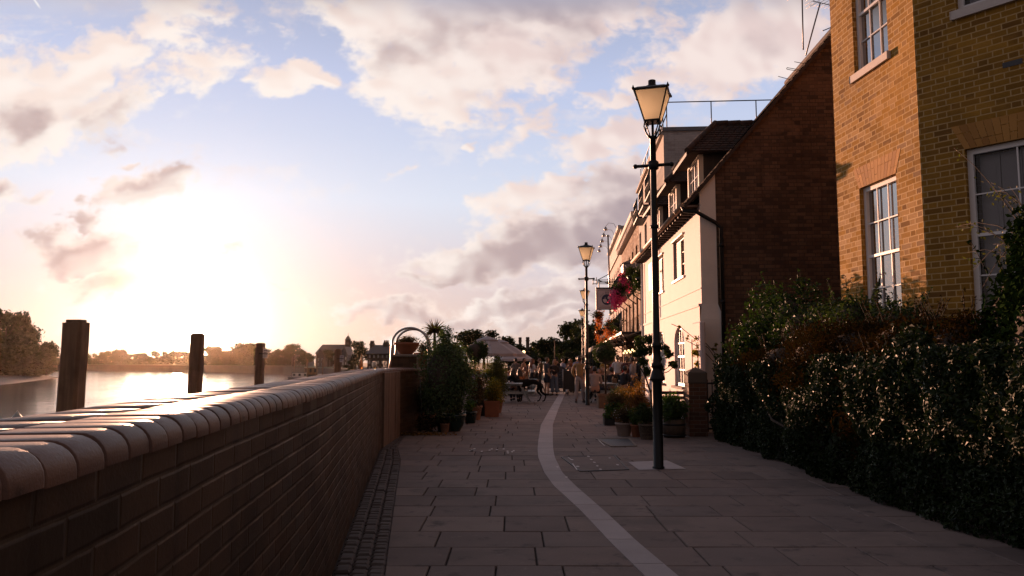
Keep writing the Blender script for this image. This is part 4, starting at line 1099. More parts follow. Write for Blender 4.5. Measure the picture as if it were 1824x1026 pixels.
# television aerials on the roof
def yagi(loc, mast_h, boom, n_el, ln, lean=(0, 0), dir_=(1, 0), label='', el_up=False):
    t = thing('tv_aerial', loc, label, 'aerial'); l = Vector(loc)
    top = l + Vector((lean[0], lean[1], mast_h)); m_ = MB(); m_.tube([l, top], .017, 6); m_.build('mast', M['alu'], t)
    d = Vector((dir_[0], dir_[1], 0)).normalized(); p = Vector((-d.y, d.x, 0)); b_ = MB()
    b_.tube([top - d * boom * .3, top + d * boom * .7], .010, 6)
    for i in range(n_el):
        c = top - d * boom * .3 + d * boom * i / (n_el - 1); hlf = ln * (1 - .35 * i / n_el) / 2
        b_.tube([c - p * hlf, c + p * hlf], .005, 5)
    for dz_ in (-.1, .1): b_.tube([top - d * boom * .3 + Vector((0, 0, dz_)) - p * ln * .45, top - d * boom * .3 + Vector((0, 0, dz_)) + p * ln * .45], .005, 5)
    b_.build('elements', M['alu'], t)
a1 = WG.hit(1457, 88); yagi(WG.P(a1[0], -1.0, a1[1] + .4), 1.45, .9, 9, .55, (.02, 0), (1, .2), 'thin upright television aerial on the cottage roof, nearest the brick house')
yagi(WG.P(a1[0] - .08, -.6, a1[1] + .1), 1.35, .8, 8, .5, (.42, .05), (.7, .3), 'leaning television aerial on the cottage roof, beside an upright one')
t = thing('tv_aerial', WG.P(3.9, -1.2, rz(3.9) - .8), 'low television aerial with long bent rods poking out over the gable slope', 'aerial')
m_ = MB(); m_.tube([WG.P(3.9, -1.2, rz(3.9) - .8), WG.P(3.9, -1.2, rz(3.9) + .2)], .016, 6); m_.tube([WG.P(3.4, -1.2, rz(3.4) + .35), WG.P(4.2, -1.2, rz(3.9) + .1)], .012, 6); m_.build('mast', M['blackiron'], t)
b_ = MB()
for (xa, ya, xb, yb) in [(1386, 136, 1412, 143), (1402, 120.5, 1428, 125), (1402, 123.5, 1426, 127.5), (1415, 110, 1436, 114)]:
    pa, pb = AY(xa, ya, CY + 1.2), AY(xb, yb, CY + 1.2); b_.tube([pa, pb + (pb - pa) * .5], .008, 5)
b_.tube([AY(1402, 120.5, CY + 1.2), AY(1401, 122, CY + 1.2), AY(1402, 123.5, CY + 1.2)], .008, 5)
b_.build('elements', M['blackiron'], t)

# ---------------------------------------------------------------- the row beyond: tall white house, brown brick pub, ornate house
RF = Frame((5.56, 28.0), (.07, 1), (-1, .07)); RG = Frame((5.56, 28.2), (1, -.07), (-.07, -1))
SB, SC_, SD = 10.2, 22.4, 36.0
# white house: rendered front, peeling brick flank, railed roof terrace
tb = thing('white_house', RF.P(5, -3, 0), 'tall white house with a railed flat roof and peeling painted flank, behind the cottage', 'house')
ZB = 10.0; hb = [(1.2 + 2.6 * i, 2.2 + 2.6 * i, z0, z0 + 1.5) for i in range(4) for z0 in (6.3,)] + [(1.2 + 2.6 * i, 2.2 + 2.6 * i, 3.4, 5.0) for i in range(4)]
mb = MB(); RF.wall(mb, 0, SB, -.05, ZB, hb, .18); RF.box(mb, 0, SB, -.02, .12, ZB - .12, ZB, 0)
mb.build('front_wall', M['facade'], tb)
mb = MB(); f0 = RF.P(0, 0, 0)
mb.quad(f0 + Vector((0, 0, -.05)), f0 + RG.d * 7 + Vector((0, 0, -.05)), f0 + RG.d * 7 + Vector((0, 0, ZB)), f0 + Vector((0, 0, ZB)))
mb.build('flank_wall', M['whitebrick'], tb)
mb = MB(); q0, q1 = RF.P(0, .06, ZB), RF.P(SB, .06, ZB); w_ = -RF.n * 7
mb.obox(q0 + Vector((0, -.06, 0)), q1 - q0, w_, Vector((0, 0, .14))); mb.build('roof', M['lead'], tb)
def railing(pts, h, step, name, root, m_, nrail=2, r=.02):
    mb = MB()
    for a, b in zip(pts, pts[1:]):
        L = (b - a).length; n_ = max(1, int(L / step))
        for i in range(n_ + 1): p = a.lerp(b, i / n_); mb.tube([p, p + Vector((0, 0, h))], r, 6)
        for j in range(nrail): z = Vector((0, 0, h * (1 - j * .45))); mb.tube([a + z, b + z], r, 6)
    return mb.build(name, m_, root)
Zr = Vector((0, 0, .14))
railing([RF.P(SB, -.15, ZB) + Zr, RF.P(.15, -.15, ZB) + Zr], 1.0, 1.1, 'roof_railing', tb, M['blackiron'], 2)
railing([RF.P(.15, -.15, ZB) + Zr, RF.P(.15, -.15, ZB) + Zr + RG.d * 6.5], 1.0, 1.55, 'roof_railing', tb, M['blackiron'], 1)
for h in hb: sash(RF, tb, h, .15, 2, 2, .03, .07, True, 'white', 'glass', 0, None, (.06, .05, .08), 'peel')
mb = MB()                                                # scrolled iron balcony panels under the parapet
for k in range(3):
    s0 = 1.0 + k * 2.7; RF.box(mb, s0, s0 + 2.0, 0, .42, 7.95, 8.03)
    for i in range(12): s_ = s0 + .08 + i * .168; mb.tube([RF.P(s_, .40, 8.03), RF.P(s_ + .06, .40, 8.4), RF.P(s_ - .03, .40, 8.85)], .012, 5)
    mb.tube([RF.P(s0, .40, 8.87), RF.P(s0 + 2.0, .40, 8.87)], .018, 6); mb.tube([RF.P(s0, .40, 8.5), RF.P(s0 + 2.0, .40, 8.5)], .012, 6)
mb.build('window_guard', M['blackiron'], tb)

# brown brick pub: cornice, tall windows, balconies with flowers
pb = thing('pub_building', RF.P(16, -3, 0), 'brown brick riverside pub with balconies, awning and heavy cornice, beyond the white house', 'pub')
ZC = 9.0; S0 = SB
hp = [(S0 + .9 + 2.4 * i, S0 + 1.9 + 2.4 * i, z0, z0 + 2.0) for i in range(5) for z0 in (5.5,)] + [(S0 + .9 + 2.4 * i, S0 + 1.9 + 2.4 * i, 3.1, 4.8) for i in range(5)] + [(S0 + .5 + 1.5 * i, S0 + 1.4 + 1.5 * i, .1, 2.5) for i in range(8)]
mb = MB(); RF.wall(mb, S0, SC_, -.05, ZC, hp, .22); mb.build('front_wall', M['brownbrick'], pb)
mb = MB(); RF.box(mb, S0, SC_, .0, .22, ZC - .45, ZC - .25, 0, .02); RF.box(mb, S0, SC_, .0, .38, ZC - .25, ZC + .02, 0, .03)
k = S0 + .2
while k < SC_: RF.box(mb, k, k + .14, .0, .30, ZC - .55, ZC - .28); k += .42
mb.build('cornice', M['stone'], pb)
mb = MB(); q0, q1 = RF.P(S0, .2, ZC), RF.P(SC_, .2, ZC); r0, r1 = RF.P(S0, -3, ZC + .9), RF.P(SC_, -3, ZC + .9); mb.quad(q0, q1, r1, r0); mb.quad(r0, r1, RF.P(SC_, -7, ZC), RF.P(S0, -7, ZC)); mb.build('roof', M['tile'], pb)
for i, h in enumerate(hp): sash(RF, pb, h, .18, 2, 2, .03, .07, i < 10, 'white' if i < 10 else 'cream', 'glass', 0)
mb = MB(); k = S0 + .1                                    # balcony along the first and second floor
for zf, od, mt in ((5.42, .75, 1), (3.0, 1.0, 1)):
    RF.box(mb, S0 - 1.0, SC_ - 1.0, 0, od, zf - .12, zf)
    kk = S0 - 1.0
    while kk < SC_ - 1.0:
        mb.tube([RF.P(kk, od - .04, zf), RF.P(kk, od - .04, zf + .95)], .022 if int((kk - S0) / .16) % 8 == 0 else .012, 5); kk += .16
    for z in (.12, .95): mb.tube([RF.P(S0 - 1.0, od - .04, zf + z), RF.P(SC_ - 1.0, od - .04, zf + z)], .022, 6)
    for kk in (S0 - .6, S0 + 2, S0 + 5, S0 + 8): mb.tube([RF.P(kk, 0, zf - .9), RF.P(kk, od * .5, zf - .62), RF.P(kk, od - .1, zf - .14)], .03, 6)
mb.build('balcony', M['blackiron'], pb)
mb = MB(); RF.box(mb, S0 - 2.9, S0 - 1.3, 0, 1.0, 5.5, 6.05, 0, .03); mb.quad(RF.P(S0 - 2.95, 1.05, 6.05), RF.P(S0 - 1.25, 1.05, 6.05), RF.P(S0 - 1.25, 0, 6.45), RF.P(S0 - 2.95, 0, 6.45)); mb.poly([RF.P(S0 - 2.95, 1.05, 6.05), RF.P(S0 - 2.95, 0, 6.45), RF.P(S0 - 2.95, 0, 6.05)]); mb.build('bay_roof', M['lead'], tb)
mb = MB()                                                # awning over the terrace
a0, a1 = RF.P(S0 - 1.2, .05, 3.05), RF.P(SC_ - 1.5, .05, 3.05); b0, b1 = RF.P(S0 - 1.2, 2.35, 2.30), RF.P(SC_ - 1.5, 2.35, 2.30); th_ = Vector((0, 0, -.05))
mb.mesh([a0, a1, b1, b0, a0 + th_, a1 + th_, b1 + th_, b0 + th_], [(0, 1, 2, 3), (7, 6, 5, 4), (0, 3, 7, 4), (3, 2, 6, 7), (2, 1, 5, 6)])
for i in range(24):
    f0, f1 = i / 24, (i + .92) / 24; mb.quad(b0.lerp(b1, f0) + th_, b0.lerp(b1, f1) + th_, b0.lerp(b1, f1) + th_ * 4, b0.lerp(b1, f0) + th_ * 4)
aw = mb.build('awning', M['awning'], pb)
for f in (0.01, .33, .66, .99): mb = MB(); mb.tube([a0.lerp(a1, f) + Vector((0, 0, -.5)), b0.lerp(b1, f) + th_, b0.lerp(b1, f) + Vector((0, 0, -2.3))], .022, 6); mb.build('awning_arm', M['blackiron'], aw)
for i in range(7): mb = MB(); mb.ball(RF.P(S0 - .6 + i * 1.2, .35, 2.05 + .1 * (i % 2)), .055, None, None, 8, 6); mb.build('wall_lamp', M['bulb'], pb)
mb = MB()
for i in range(9): RF.box(mb, S0 + .05 + 1.5 * i, S0 + .40 + 1.5 * i, .0, .07, 0, 2.75, 0, .01)
mb.build('pilaster', M['brownbrick'], pb)

# ornate house with arched windows, spot lamps on the parapet
od_ = thing('ornate_house', RF.P(29, -3, 0), 'far cream house with arched windows and lamps along its parapet', 'house')
ZD = 10.4; ho = [(SC_ + .8 + 2.2 * i, SC_ + 2.0 + 2.2 * i, z0, z0 + 2.1) for i in range(6) for z0 in (6.0, 3.0)]
mb = MB(); RF.wall(mb, SC_, SD, -.05, ZD, ho, .25)
mb.quad(RF.P(SC_, 0, ZC - 1), RF.P(SC_, -7, ZC - 1), RF.P(SC_, -7, ZD), RF.P(SC_, 0, ZD)); mb.quad(RF.P(SC_, 0, ZD), RF.P(SD, 0, ZD), RF.P(SD, -7, ZD), RF.P(SC_, -7, ZD))
for (a, b, c, e) in ho:
    for i in range(8):
        t0, t1 = math.pi * i / 8, math.pi * (i + 1) / 8; m_ = (a + b) / 2; rx = (b - a) / 2
        x0, x1 = m_ - rx * math.cos(t0), m_ - rx * math.cos(t1); q0, q1 = e - rx + rx * math.sin(t0), e - rx + rx * math.sin(t1)
        mb.quad(RF.P(x0, .003, q0), RF.P(x1, .003, q1), RF.P(x1, .003, e + .003), RF.P(x0, .003, e + .003))
mb.build('front_wall', M['facade'], od_)
mb = MB()
for (z0, z1, o1) in ((ZD - .18, ZD + .05, .22), (8.75, 8.9, .12), (5.3, 5.45, .14)): RF.box(mb, SC_, SD, .005, o1, z0, z1, 0, .02)
for i in range(14): RF.box(mb, SC_ + .3 + i * .96, SC_ + .95 + i * .96, .004, .05, 9.05, 10.0, 0, .02)
mb.build('parapet_panels', M['stone'], od_)
for h in ho: sash(RF, od_, h, .2, 2, 2, .04, .08, True, 'white', 'glass', 0)
for i in range(5):
    m_ = MB(); s_ = SC_ + 1.2 + i * 2.6; b_ = RF.P(s_, .1, ZD - .2 - (0 if i < 3 else .0)); 
    m_.tube([b_, b_ + RF.n * .3 + Vector((0, 0, .55)), b_ + RF.n * .65 + Vector((0, 0, .6)), b_ + RF.n * .85 + Vector((0, 0, .35))], .014, 6)
    m_.lathe(b_ + RF.n * .85 + Vector((0, 0, .10)), [(.14, 0), (.11, .12), (.03, .26)], 10); m_.build('swan_neck_lamp', M['steel'], od_)
mb = MB(); RF.box(mb, SC_ + .5, SD - .5, 0, 1.0, 2.75, 2.95)
k = SC_ + .5
while k < SD - .5: mb.tube([RF.P(k, .95, 2.95), RF.P(k, .95, 3.9)], .014, 5); k += .2
mb.tube([RF.P(SC_ + .5, .95, 3.9), RF.P(SD - .5, .95, 3.9)], .025, 6); mb.build('balcony', M['blackiron'], od_)

# pole standing out from the balcony, with a wire
t = thing('flag_pole', RF.P(SC_ - 3.0, .9, 5.4), 'tall thin grey pole rising from the pub balcony', 'pole')
p0 = AY(1087, 560, 44); p1 = AY(1083, 421, 44); m_ = MB(); m_.tube([p0, p1], .05, 8); m_.lathe(p1, [(.09, 0), (.09, .05), (.02, .1)], 8); t.location = p0; ORG[t] = p0; m_.build('pole_shaft', M['steel'], t)
t = thing('iron_bracket', AY(1082, 500, 36), 'black iron bracket of thin bars standing out above the pub sign', 'bracket')
m_ = MB(); Y_ = 36.0
for (xa, ya, xb, yb) in [(1055, 499, 1098, 498.5), (1055, 505.5, 1084, 505.5), (1056.5, 495, 1056.5, 507), (1062.5, 494, 1062.5, 507), (1082.5, 497, 1082.5, 506), (1064, 499, 1087, 487), (1064, 499, 1084, 505)]: m_.tube([AY(xa, ya, Y_), AY(xb, yb, Y_)], .018, 5)
m_.build('bars', M['blackiron'], t)
# pub sign: framed square board with a globe emblem
pA, pB = AY(1062.5, 550.5, 35), AY(1098.5, 514, 35); sg = thing('pub_sign', ((pA.x + pB.x) / 2, 35, pA.z), 'square off white hanging pub sign with a dark blue globe emblem', 'pub sign')
m_ = MB(); m_.box(pA.x, pB.x, 35, 35.06, pA.z, pB.z, 0, .01); m_.build('board', M['signwhite'], sg)
m_ = MB()
for (x0, x1, z0, z1) in ((pA.x - .02, pA.x + .015, pA.z, pB.z), (pB.x - .015, pB.x + .02, pA.z, pB.z), (pA.x - .02, pB.x + .02, pB.z - .01, pB.z + .05), (pA.x - .02, pB.x + .02, pA.z - .03, pA.z + .01)): m_.box(x0, x1, 34.985, 35.075, z0, z1)
m_.bar((pA.x + .12, 35.03, pB.z), (pA.x + .12, 35.03, pB.z + .30), .05); m_.bar((pA.x, 35.03, pB.z + .30), (RF.P(7, 0, 0).x, 35.03, pB.z + .30), .05); m_.build('sign_frame', M['blackiron'], sg)
W_ = pB.x - pA.x; H_ = pB.z - pA.z; cx0, cz0 = pA.x + W_ * .52, pA.z + H_ * .46
m_ = MB(); Rg = .26 * W_ * 1.02; Yf = 34.996
def disc(mb, cx, cz, r, y, n=28, mi=0, r0=0.0):
    if r0 <= 0: mb.poly([(cx + r * math.cos(2 * math.pi * i / n), y, cz + r * math.sin(2 * math.pi * i / n)) for i in range(n)], mi)
    else:
        for i in range(n):
            a, b = 2 * math.pi * i / n, 2 * math.pi * (i + 1) / n
            mb.quad((cx + r0 * math.cos(a), y, cz + r0 * math.sin(a)), (cx + r * math.cos(a), y, cz + r * math.sin(a)), (cx + r * math.cos(b), y, cz + r * math.sin(b)), (cx + r0 * math.cos(b), y, cz + r0 * math.sin(b)), mi)
disc(m_, cx0, cz0, Rg, Yf); 
def blot(pts, y=34.993): m_.poly([(cx0 + px * Rg, y, cz0 + pz * Rg) for px, pz in pts], 1)
blot([(.05, .25), (.15, .55), (.42, .72), (.68, .50), (.82, .12), (.74, -.28), (.50, -.55), (.42, -.15), (.30, .10)])
blot([(-.82, .0), (-.55, .12), (-.20, .08), (-.02, -.08), (.02, -.30), (-.10, -.52), (-.38, -.62), (-.62, -.45)])
blot([(-.55, .30), (-.30, .36), (-.18, .28), (-.35, .22)])
m_.build('globe_emblem', [M['signblue'], M['signwhite']], sg)
m_ = MB(); bd = [(.07, .14), (.14, .07), (.86, .07), (.93, .14), (.93, .86), (.86, .93), (.14, .93), (.07, .86)]
for a, b in zip(bd, bd[1:] + bd[:1]): m_.bar((pA.x + a[0] * W_, Yf, pA.z + a[1] * H_), (pA.x + b[0] * W_, Yf, pA.z + b[1] * H_), .012, .012)
for i in range(13):                                        # a curved line of small lettering over the globe, one of larger above
    if i in (4, 8): continue
    a = math.pi * (.86 - .72 * i / 12); r_ = Rg * 1.22; m_.bar((cx0 + r_ * math.cos(a), Yf, cz0 + r_ * math.sin(a) - .02), (cx0 + r_ * 1.13 * math.cos(a), Yf, cz0 + r_ * 1.13 * math.sin(a) + .01), .022, .01)
for i in range(3): m_.bar((cx0 - .07 + i * .07, Yf, pA.z + H_ * .855), (cx0 - .05 + i * .07, Yf, pA.z + H_ * .885), .014, .01)
for z in (.155, .125):
    for i in range(12): m_.bar((pA.x + W_ * (.2 + .05 * i), Yf, pA.z + H_ * z), (pA.x + W_ * (.235 + .05 * i), Yf, pA.z + H_ * z), .008, .008)
m_.build('lettering', M['signline'], sg)

# ================================================================ street lamps
def make_lamp():
    t = thing('street_lamp', (0, 0, 0), 'tall black lamp post with a tapered four sided lantern, nearest on the path', 'street lamp', 'lantern lamp posts along the path')
    m_ = MB()
    m_.lathe((0, 0, 0), [(.090, 0), (.090, .03), (.076, .04), (.074, 1.28), (.080, 1.30), (.120, 1.31), (.122, 1.345), (.104, 1.37), (.086, 1.44), (.072, 1.47), (.072, 1.50), (.090, 1.52), (.090, 1.55), (.064, 1.58), (.059, 1.80), (.076, 1.82), (.076, 1.85), (.056, 1.88), (.050, 2.6), (.048, 4.15), (.044, 5.02), (.055, 5.03), (.055, 5.07), (.02, 5.08), (.02, 5.30)], 20)
    for z in (3.62,): m_.lathe((0, 0, z), [(.048, 0), (.066, .01), (.066, .05), (.048, .06)], 16)
    m_.build('lamp_post', M['black'], t)
    m_ = MB(); m_.tube([(-.27, 0, 4.61), (.27, 0, 4.61)], .026, 10); m_.ball((-.275, 0, 4.61), .038); m_.ball((.275, 0, 4.61), .038); m_.lathe((0, 0, 4.54), [(.06, 0), (.082, .02), (.082, .12), (.06, .14)], 14); m_.build('ladder_bar', M['black'], t)
    m_ = MB()
    for k in range(4):
        a = math.pi / 4 + k * math.pi / 2; ux, uy = math.cos(a), math.sin(a)
        m_.tube([(ux * r_, uy * r_, z) for r_, z in ((.055, 5.04), (.10, 5.08), (.15, 5.14), (.17, 5.20), (.16, 5.26), (.12, 5.29), (.10, 5.26))], .011, 6)
        m_.tube([(ux * r_, uy * r_, z) for r_, z in ((.055, 5.05), (.075, 5.12), (.115, 5.20), (.145, 5.29))], .010, 6)
    m_.build('scroll_bracket', M['black'], t)
    zb, zt_, wb, wt = 5.30, 5.755, .115, .245
    m_ = MB()
    for sx in (-1, 1):
        for sy in (-1, 1): m_.bar((sx * wb, sy * wb, zb), (sx * wt, sy * wt, zt_), .016)
    for w, z, h in ((wb, zb, .022), (wt, zt_, .020)):
        for k in range(4):
            c, s_ = [(1, 0), (0, 1), (-1, 0), (0, -1)][k]; n_ = (-s_, c)
            m_.bar((c * w + n_[0] * w, s_ * w + n_[1] * w, z), (c * w - n_[0] * w, s_ * w - n_[1] * w, z), .022, h)
    m_.box(-wb, wb, -wb, wb, zb - .012, zb - .002)
    m_.build('lantern_frame', M['black'], t)
    for k in range(4):
        c, s_ = [(1, 0), (0, 1), (-1, 0), (0, -1)][k]; n_ = (-s_, c); g = MB(); e = .004
        g.quad((c * wb + n_[0] * (wb - e), s_ * wb + n_[1] * (wb - e), zb), (c * wb - n_[0] * (wb - e), s_ * wb - n_[1] * (wb - e), zb), (c * wt - n_[0] * (wt - e), s_ * wt - n_[1] * (wt - e), zt_), (c * wt + n_[0] * (wt - e), s_ * wt + n_[1] * (wt - e), zt_)); g.build('lantern_pane', M['frosted'], t)
    m_ = MB(); q2 = math.sqrt(2)
    m_.lathe((0, 0, 0), [(.268 * q2, 5.752), (.268 * q2, 5.775), (.20 * q2, 5.815), (.105 * q2, 5.845)], 4, 0, False, math.pi / 4)
    m_.lathe((0, 0, 0), [(.12, 5.842), (.105, 5.865), (.06, 5.885), (.058, 5.96), (.048, 5.965)], 16)
    for sx in (-1, 1):
        for sy in (-1, 1): m_.lathe((sx * .262, sy * .262, 5.755), [(.022, 0), (.026, .02), (.012, .045), (.004, .07)], 6)
    m_.build('lantern_roof', M['black'], t)
    return t
lampA = make_lamp(); b = G(1173, 835); lampA.location = (b.x, b.y, 0); lampA.rotation_euler.z = R(-16)
lamp_lab = ['lantern lamp post second along the path, behind the man in the patterned shirt', 'small lantern lamp post third along the path, just above the pub sign bracket', 'far lantern lamp post fourth along the path, its top below the pub sign level', 'very distant lantern lamp post fifth along the path, against the trees', 'farthest lantern lamp post, sixth along the path, lowest in the row']
for (x, ty, lab) in zip((1044, 1041.5, 1037, 1034.5, 1033), (432, 513, 549, 575, 592), lamp_lab):
    d = ray(x, ty); tt = (5.96 - CAMH) / d.z
    c = copy_tree(lampA); c['label'] = lab; c.location = (d.x * tt, d.y * tt, 0); c.rotation_euler.z = R(-14)

# ================================================================ things on and by the river wall
def wall_pt(y, d, z):
    k = min(range(len(inner)), key=lambda i: abs(inner[i].y - y)); p = inner[k] + nrm[k] * d; return Vector((p.x, p.y, z))
def pint(y, d, fill, label):
    p = wall_pt(y, d, 1.447); t = thing('pint_glass', p, label, 'glass', 'beer glasses left on the river wall')
    m_ = MB(); m_.lathe(p, [(.030, 0), (.032, .004), (.038, .06), (.045, .115), (.043, .135), (.045, .155), (.0425, .155), (.040, .13), (.042, .112), (.035, .06), (.028, .012), (.001, .012)], 16); m_.build('glass_body', M['pint'], t)
    m_ = MB(); m_.lathe(p, [(.001, .013), (.027, .013), (.0275 + fill * .08, .013 + fill), (.001, .0135 + fill)], 14); m_.build('beer', M['beer'], t)
pint(14.0, .10, .05, 'tall pint glass with a little amber beer, alone on the wall coping')
pint(15.2, .22, .015, 'emptied pint glass on the wall, left one of a touching pair')
pint(15.5, .06, .02, 'emptied pint glass on the wall, right one of a touching pair')
p = wall_pt(14.9, .42, 1.447); m_ = MB(); m_.lathe(p, [(.034, 0), (.036, .01), (.036, .15), (.02, .20), (.014, .22), (.014, .275), (.016, .28), (.012, .285)], 14); t = m_.build('beer_bottle', M['bottle'], None, p); tag(t, 'dark beer bottle standing behind the tall pint glass on the wall', 'bottle')
# hooped handrails of the ladder down to the river
t = thing('ladder_handrail', wall_pt(18.3, .22, 1.445), 'pair of tall steel hoop handrails arching over the river wall', 'handrail')
for (xl, xr, yt, Y_) in ((697.5, 762, 584, 18.05), (705, 765, 586.5, 18.6)):
    L, Rr_ = AY(xl, 655, Y_).x, AY(xr, 655, Y_).x; zt2 = AY(720, yt, Y_).z; r_ = (Rr_ - L) / 2; cxm = (L + Rr_) / 2; zc2 = zt2 - r_ * .92
    pts = [(L - .05, Y_, 1.40), (L - .02, Y_, 1.6), (L, Y_, zc2)] + [(cxm - r_ * math.cos(a), Y_, zc2 + r_ * .92 * math.sin(a)) for a in [math.pi * i / 14 for i in range(1, 14)]] + [(Rr_, Y_, zc2), (Rr_ + .02, Y_, 1.1), (Rr_ + .02, Y_, 0.0)]
    m_ = MB(); m_.tube(pts, .026, 8); m_.build('hoop', M['steel'], t)
pc = AY(722, 650, 18.7)
t = thing('brick_pier', (pc.x, 18.7, 0), 'dark square brick pier rising above the river wall, under a terracotta bowl', 'brick pier')
m_ = MB(); m_.box(pc.x - .30, pc.x + .30, 18.45, 19.0, 0, 1.70); m_.build('shaft', M['wallbrick'], t)
m_ = MB(); m_.box(pc.x - .34, pc.x + .34, 18.41, 19.04, 1.70, 1.76, 0, .015); m_.build('pier_cap', M['concrete'], t)

# ================================================================ plants
def clump(mb, c, rx, ry, rz, n, size, shell=.45, lumps=7, aspect=.55, mi=0, seed=0, up=.25, jit=.8, spr=.55, hang=None, flat_bottom=None):
    """leaves gathered in lumps through a rounded volume, uneven outline with gaps"""
    S = np.random.RandomState(seed + 101); c = np.array(c, float); R3 = np.array([rx, ry, rz])
    k = max(1, lumps); dirs_ = S.normal(size=(k, 3)); dirs_ /= np.linalg.norm(dirs_, axis=1, keepdims=True)
    lc = dirs_ * (S.uniform(.25, .78, (k, 1))); lr = S.uniform(.75, 1.25, k) * spr
    w = lr ** 2; w /= w.sum(); which = S.choice(k, n, p=w)
    d = S.normal(size=(n, 3)); d /= np.linalg.norm(d, axis=1, keepdims=True)
    rad = (1 - shell * S.rand(n) ** 1.6)[:, None]
    p = lc[which] + d * lr[which][:, None] * rad * (1 + .16 * S.normal(size=(n, 1)))
    pos = c + p * R3
    if flat_bottom is not None: pos[:, 2] = np.where(pos[:, 2] < flat_bottom, flat_bottom + S.rand(n) * .1 * rz, pos[:, 2])
    nv = d + jit * S.normal(size=(n, 3)); nv[:, 2] += up
    mb.leaves(pos, nv, size * S.uniform(.6, 1.35, n), aspect, mi, hang=hang)
def stems(mb, base, tops, r0=.012, r1=.005, mi=0):
    for q_ in tops:
        b_ = Vector(base) + Vector((rng.uniform(-.03, .03), rng.uniform(-.03, .03), 0)); q_ = Vector(q_); m_ = b_.lerp(q_, .5) + Vector((rng.uniform(-.1, .1) * (q_ - b_).length, rng.uniform(-.1, .1) * (q_ - b_).length, 0)); mb.tube([b_, m_, q_], [r0, (r0 + r1) / 2, r1], 5, mi)

# ---- hedge and shrubs along the right
def surf_leaves(mb, pts, nrm_, n, size, depth, aspect=.5, jit=.7, mi=0, seed=0):
    pass
def hedge_block(mb, x0, x1, y0, y1, ztop, n, size, seed, mi=0, core=None):
    """leaves over the near face, top and ends of a bulging hedge"""
    S = np.random.RandomState(seed); N = n; gl_ = S.rand(N) < .03
    area = np.array([(y1 - y0) * 1.9, (y1 - y0) * (x1 - x0), (x1 - x0) * 2.0]); f = S.choice(3, N, p=area / area.sum())
    y = y0 + (y1 - y0) * S.rand(N); x = np.full(N, x0); z = S.rand(N); a = np.zeros((N, 3))
    zt = ztop(y)
    bul = .42 * _fbm(y.astype(np.float32) * .8, (z * 1.5).astype(np.float32), 1.0, 3, seed + 7) + .10 * np.sin(z * math.pi)
    bul = np.maximum(bul, -.10)
    m0 = f == 0; x = np.where(m0, x0 - bul * 1.0 + S.rand(N) ** 2 * .22, x); zz = np.where(m0, z * zt, 0); a[m0] = (-1, 0, .25)
    m1 = f == 1; x = np.where(m1, x0 + (x1 - x0) * S.rand(N), x); tw_ = .16 * _fbm(y.astype(np.float32), x.astype(np.float32), 1.3, 3, seed + 3)
    zz = np.where(m1, zt + tw_ - S.rand(N) ** 2 * .25 - .25 * np.clip((x0 + .25 - x) / .25, 0, 1) ** 2, zz); a[m1] = (-.2, 0, 1)
    m2 = f == 2; x = np.where(m2, x0 + (x1 - x0) * S.rand(N), x); zz = np.where(m2, z * zt, zz); y = np.where(m2, y1 - S.rand(N) ** 2 * .2 + bul, y); a[m2] = (0, 1, .2)
    pos = np.stack([x, y, np.maximum(zz, .02)], 1); nv = a + .75 * S.normal(size=(N, 3))
    # clear little hollows so that it does not read as a wall
    hol = _fbm((y * 1.0).astype(np.float32), (zz * 1.3 + x).astype(np.float32), 2.3, 3, seed + 19); keep = (hol > -.28) | (S.rand(N) < .55)
    for q_, k_ in ((keep & ~gl_, mi), (keep & gl_, 3)): mb.leaves(pos[q_], nv[q_], size * S.uniform(.6, 1.4, q_.sum()), .52, k_)
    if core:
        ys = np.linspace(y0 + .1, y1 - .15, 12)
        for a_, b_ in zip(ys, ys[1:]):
            h = float(ztop(np.array([(a_ + b_) / 2]))[0]) - .22; mb.box(x0 + .34, x1 - .05, a_, b_, 0, h, core)  # dark box added inside the hedge so that light does not pass through
hd = thing('hedge', (4.8, 10, 0), 'long dark evergreen hedge with glossy leaves, along the right edge of the path', 'hedge')
mb = MB(); zt_h = lambda y: np.interp(y, [2, 5, 7, 9, 12, 14, 15.5, 16.4], [1.75, 1.75, 1.75, 1.72, 1.65, 1.55, 1.45, 1.3])
hedge_block(mb, 4.22, 5.35, 1.5, 16.3, zt_h, 120000, .062, 3, 0, 1)
SH = np.random.RandomState(77)
for k in range(26):
    yk = SH.uniform(3, 16.2); zk = SH.uniform(.35, 1.0) * float(zt_h(np.array([yk]))[0]); rk = SH.uniform(.28, .6)
    clump(mb, (4.42 + SH.uniform(-.02, .25) + .12 * (zk > 1.1), yk, zk), rk * .62, rk * 1.1, rk * .8, int(3300 * rk), .066, .7, 6, .52, 2 if k % 3 == 0 else 0, 300 + k, .3)
mb.build('foliage', [M['hedge'], M['hedge_core'], M['redleaf'], M['hedge_gloss']], hd)
mb = MB()
for y in np.arange(2, 16, .8): mb.tube([(4.75, y, 0), (4.7 + rng.uniform(-.1, .1), y + .1, .6), (4.6, y + rng.uniform(-.2, .2), 1.2)], [.04, .03, .012], 6)
mb.build('stem', M['bark'], hd)
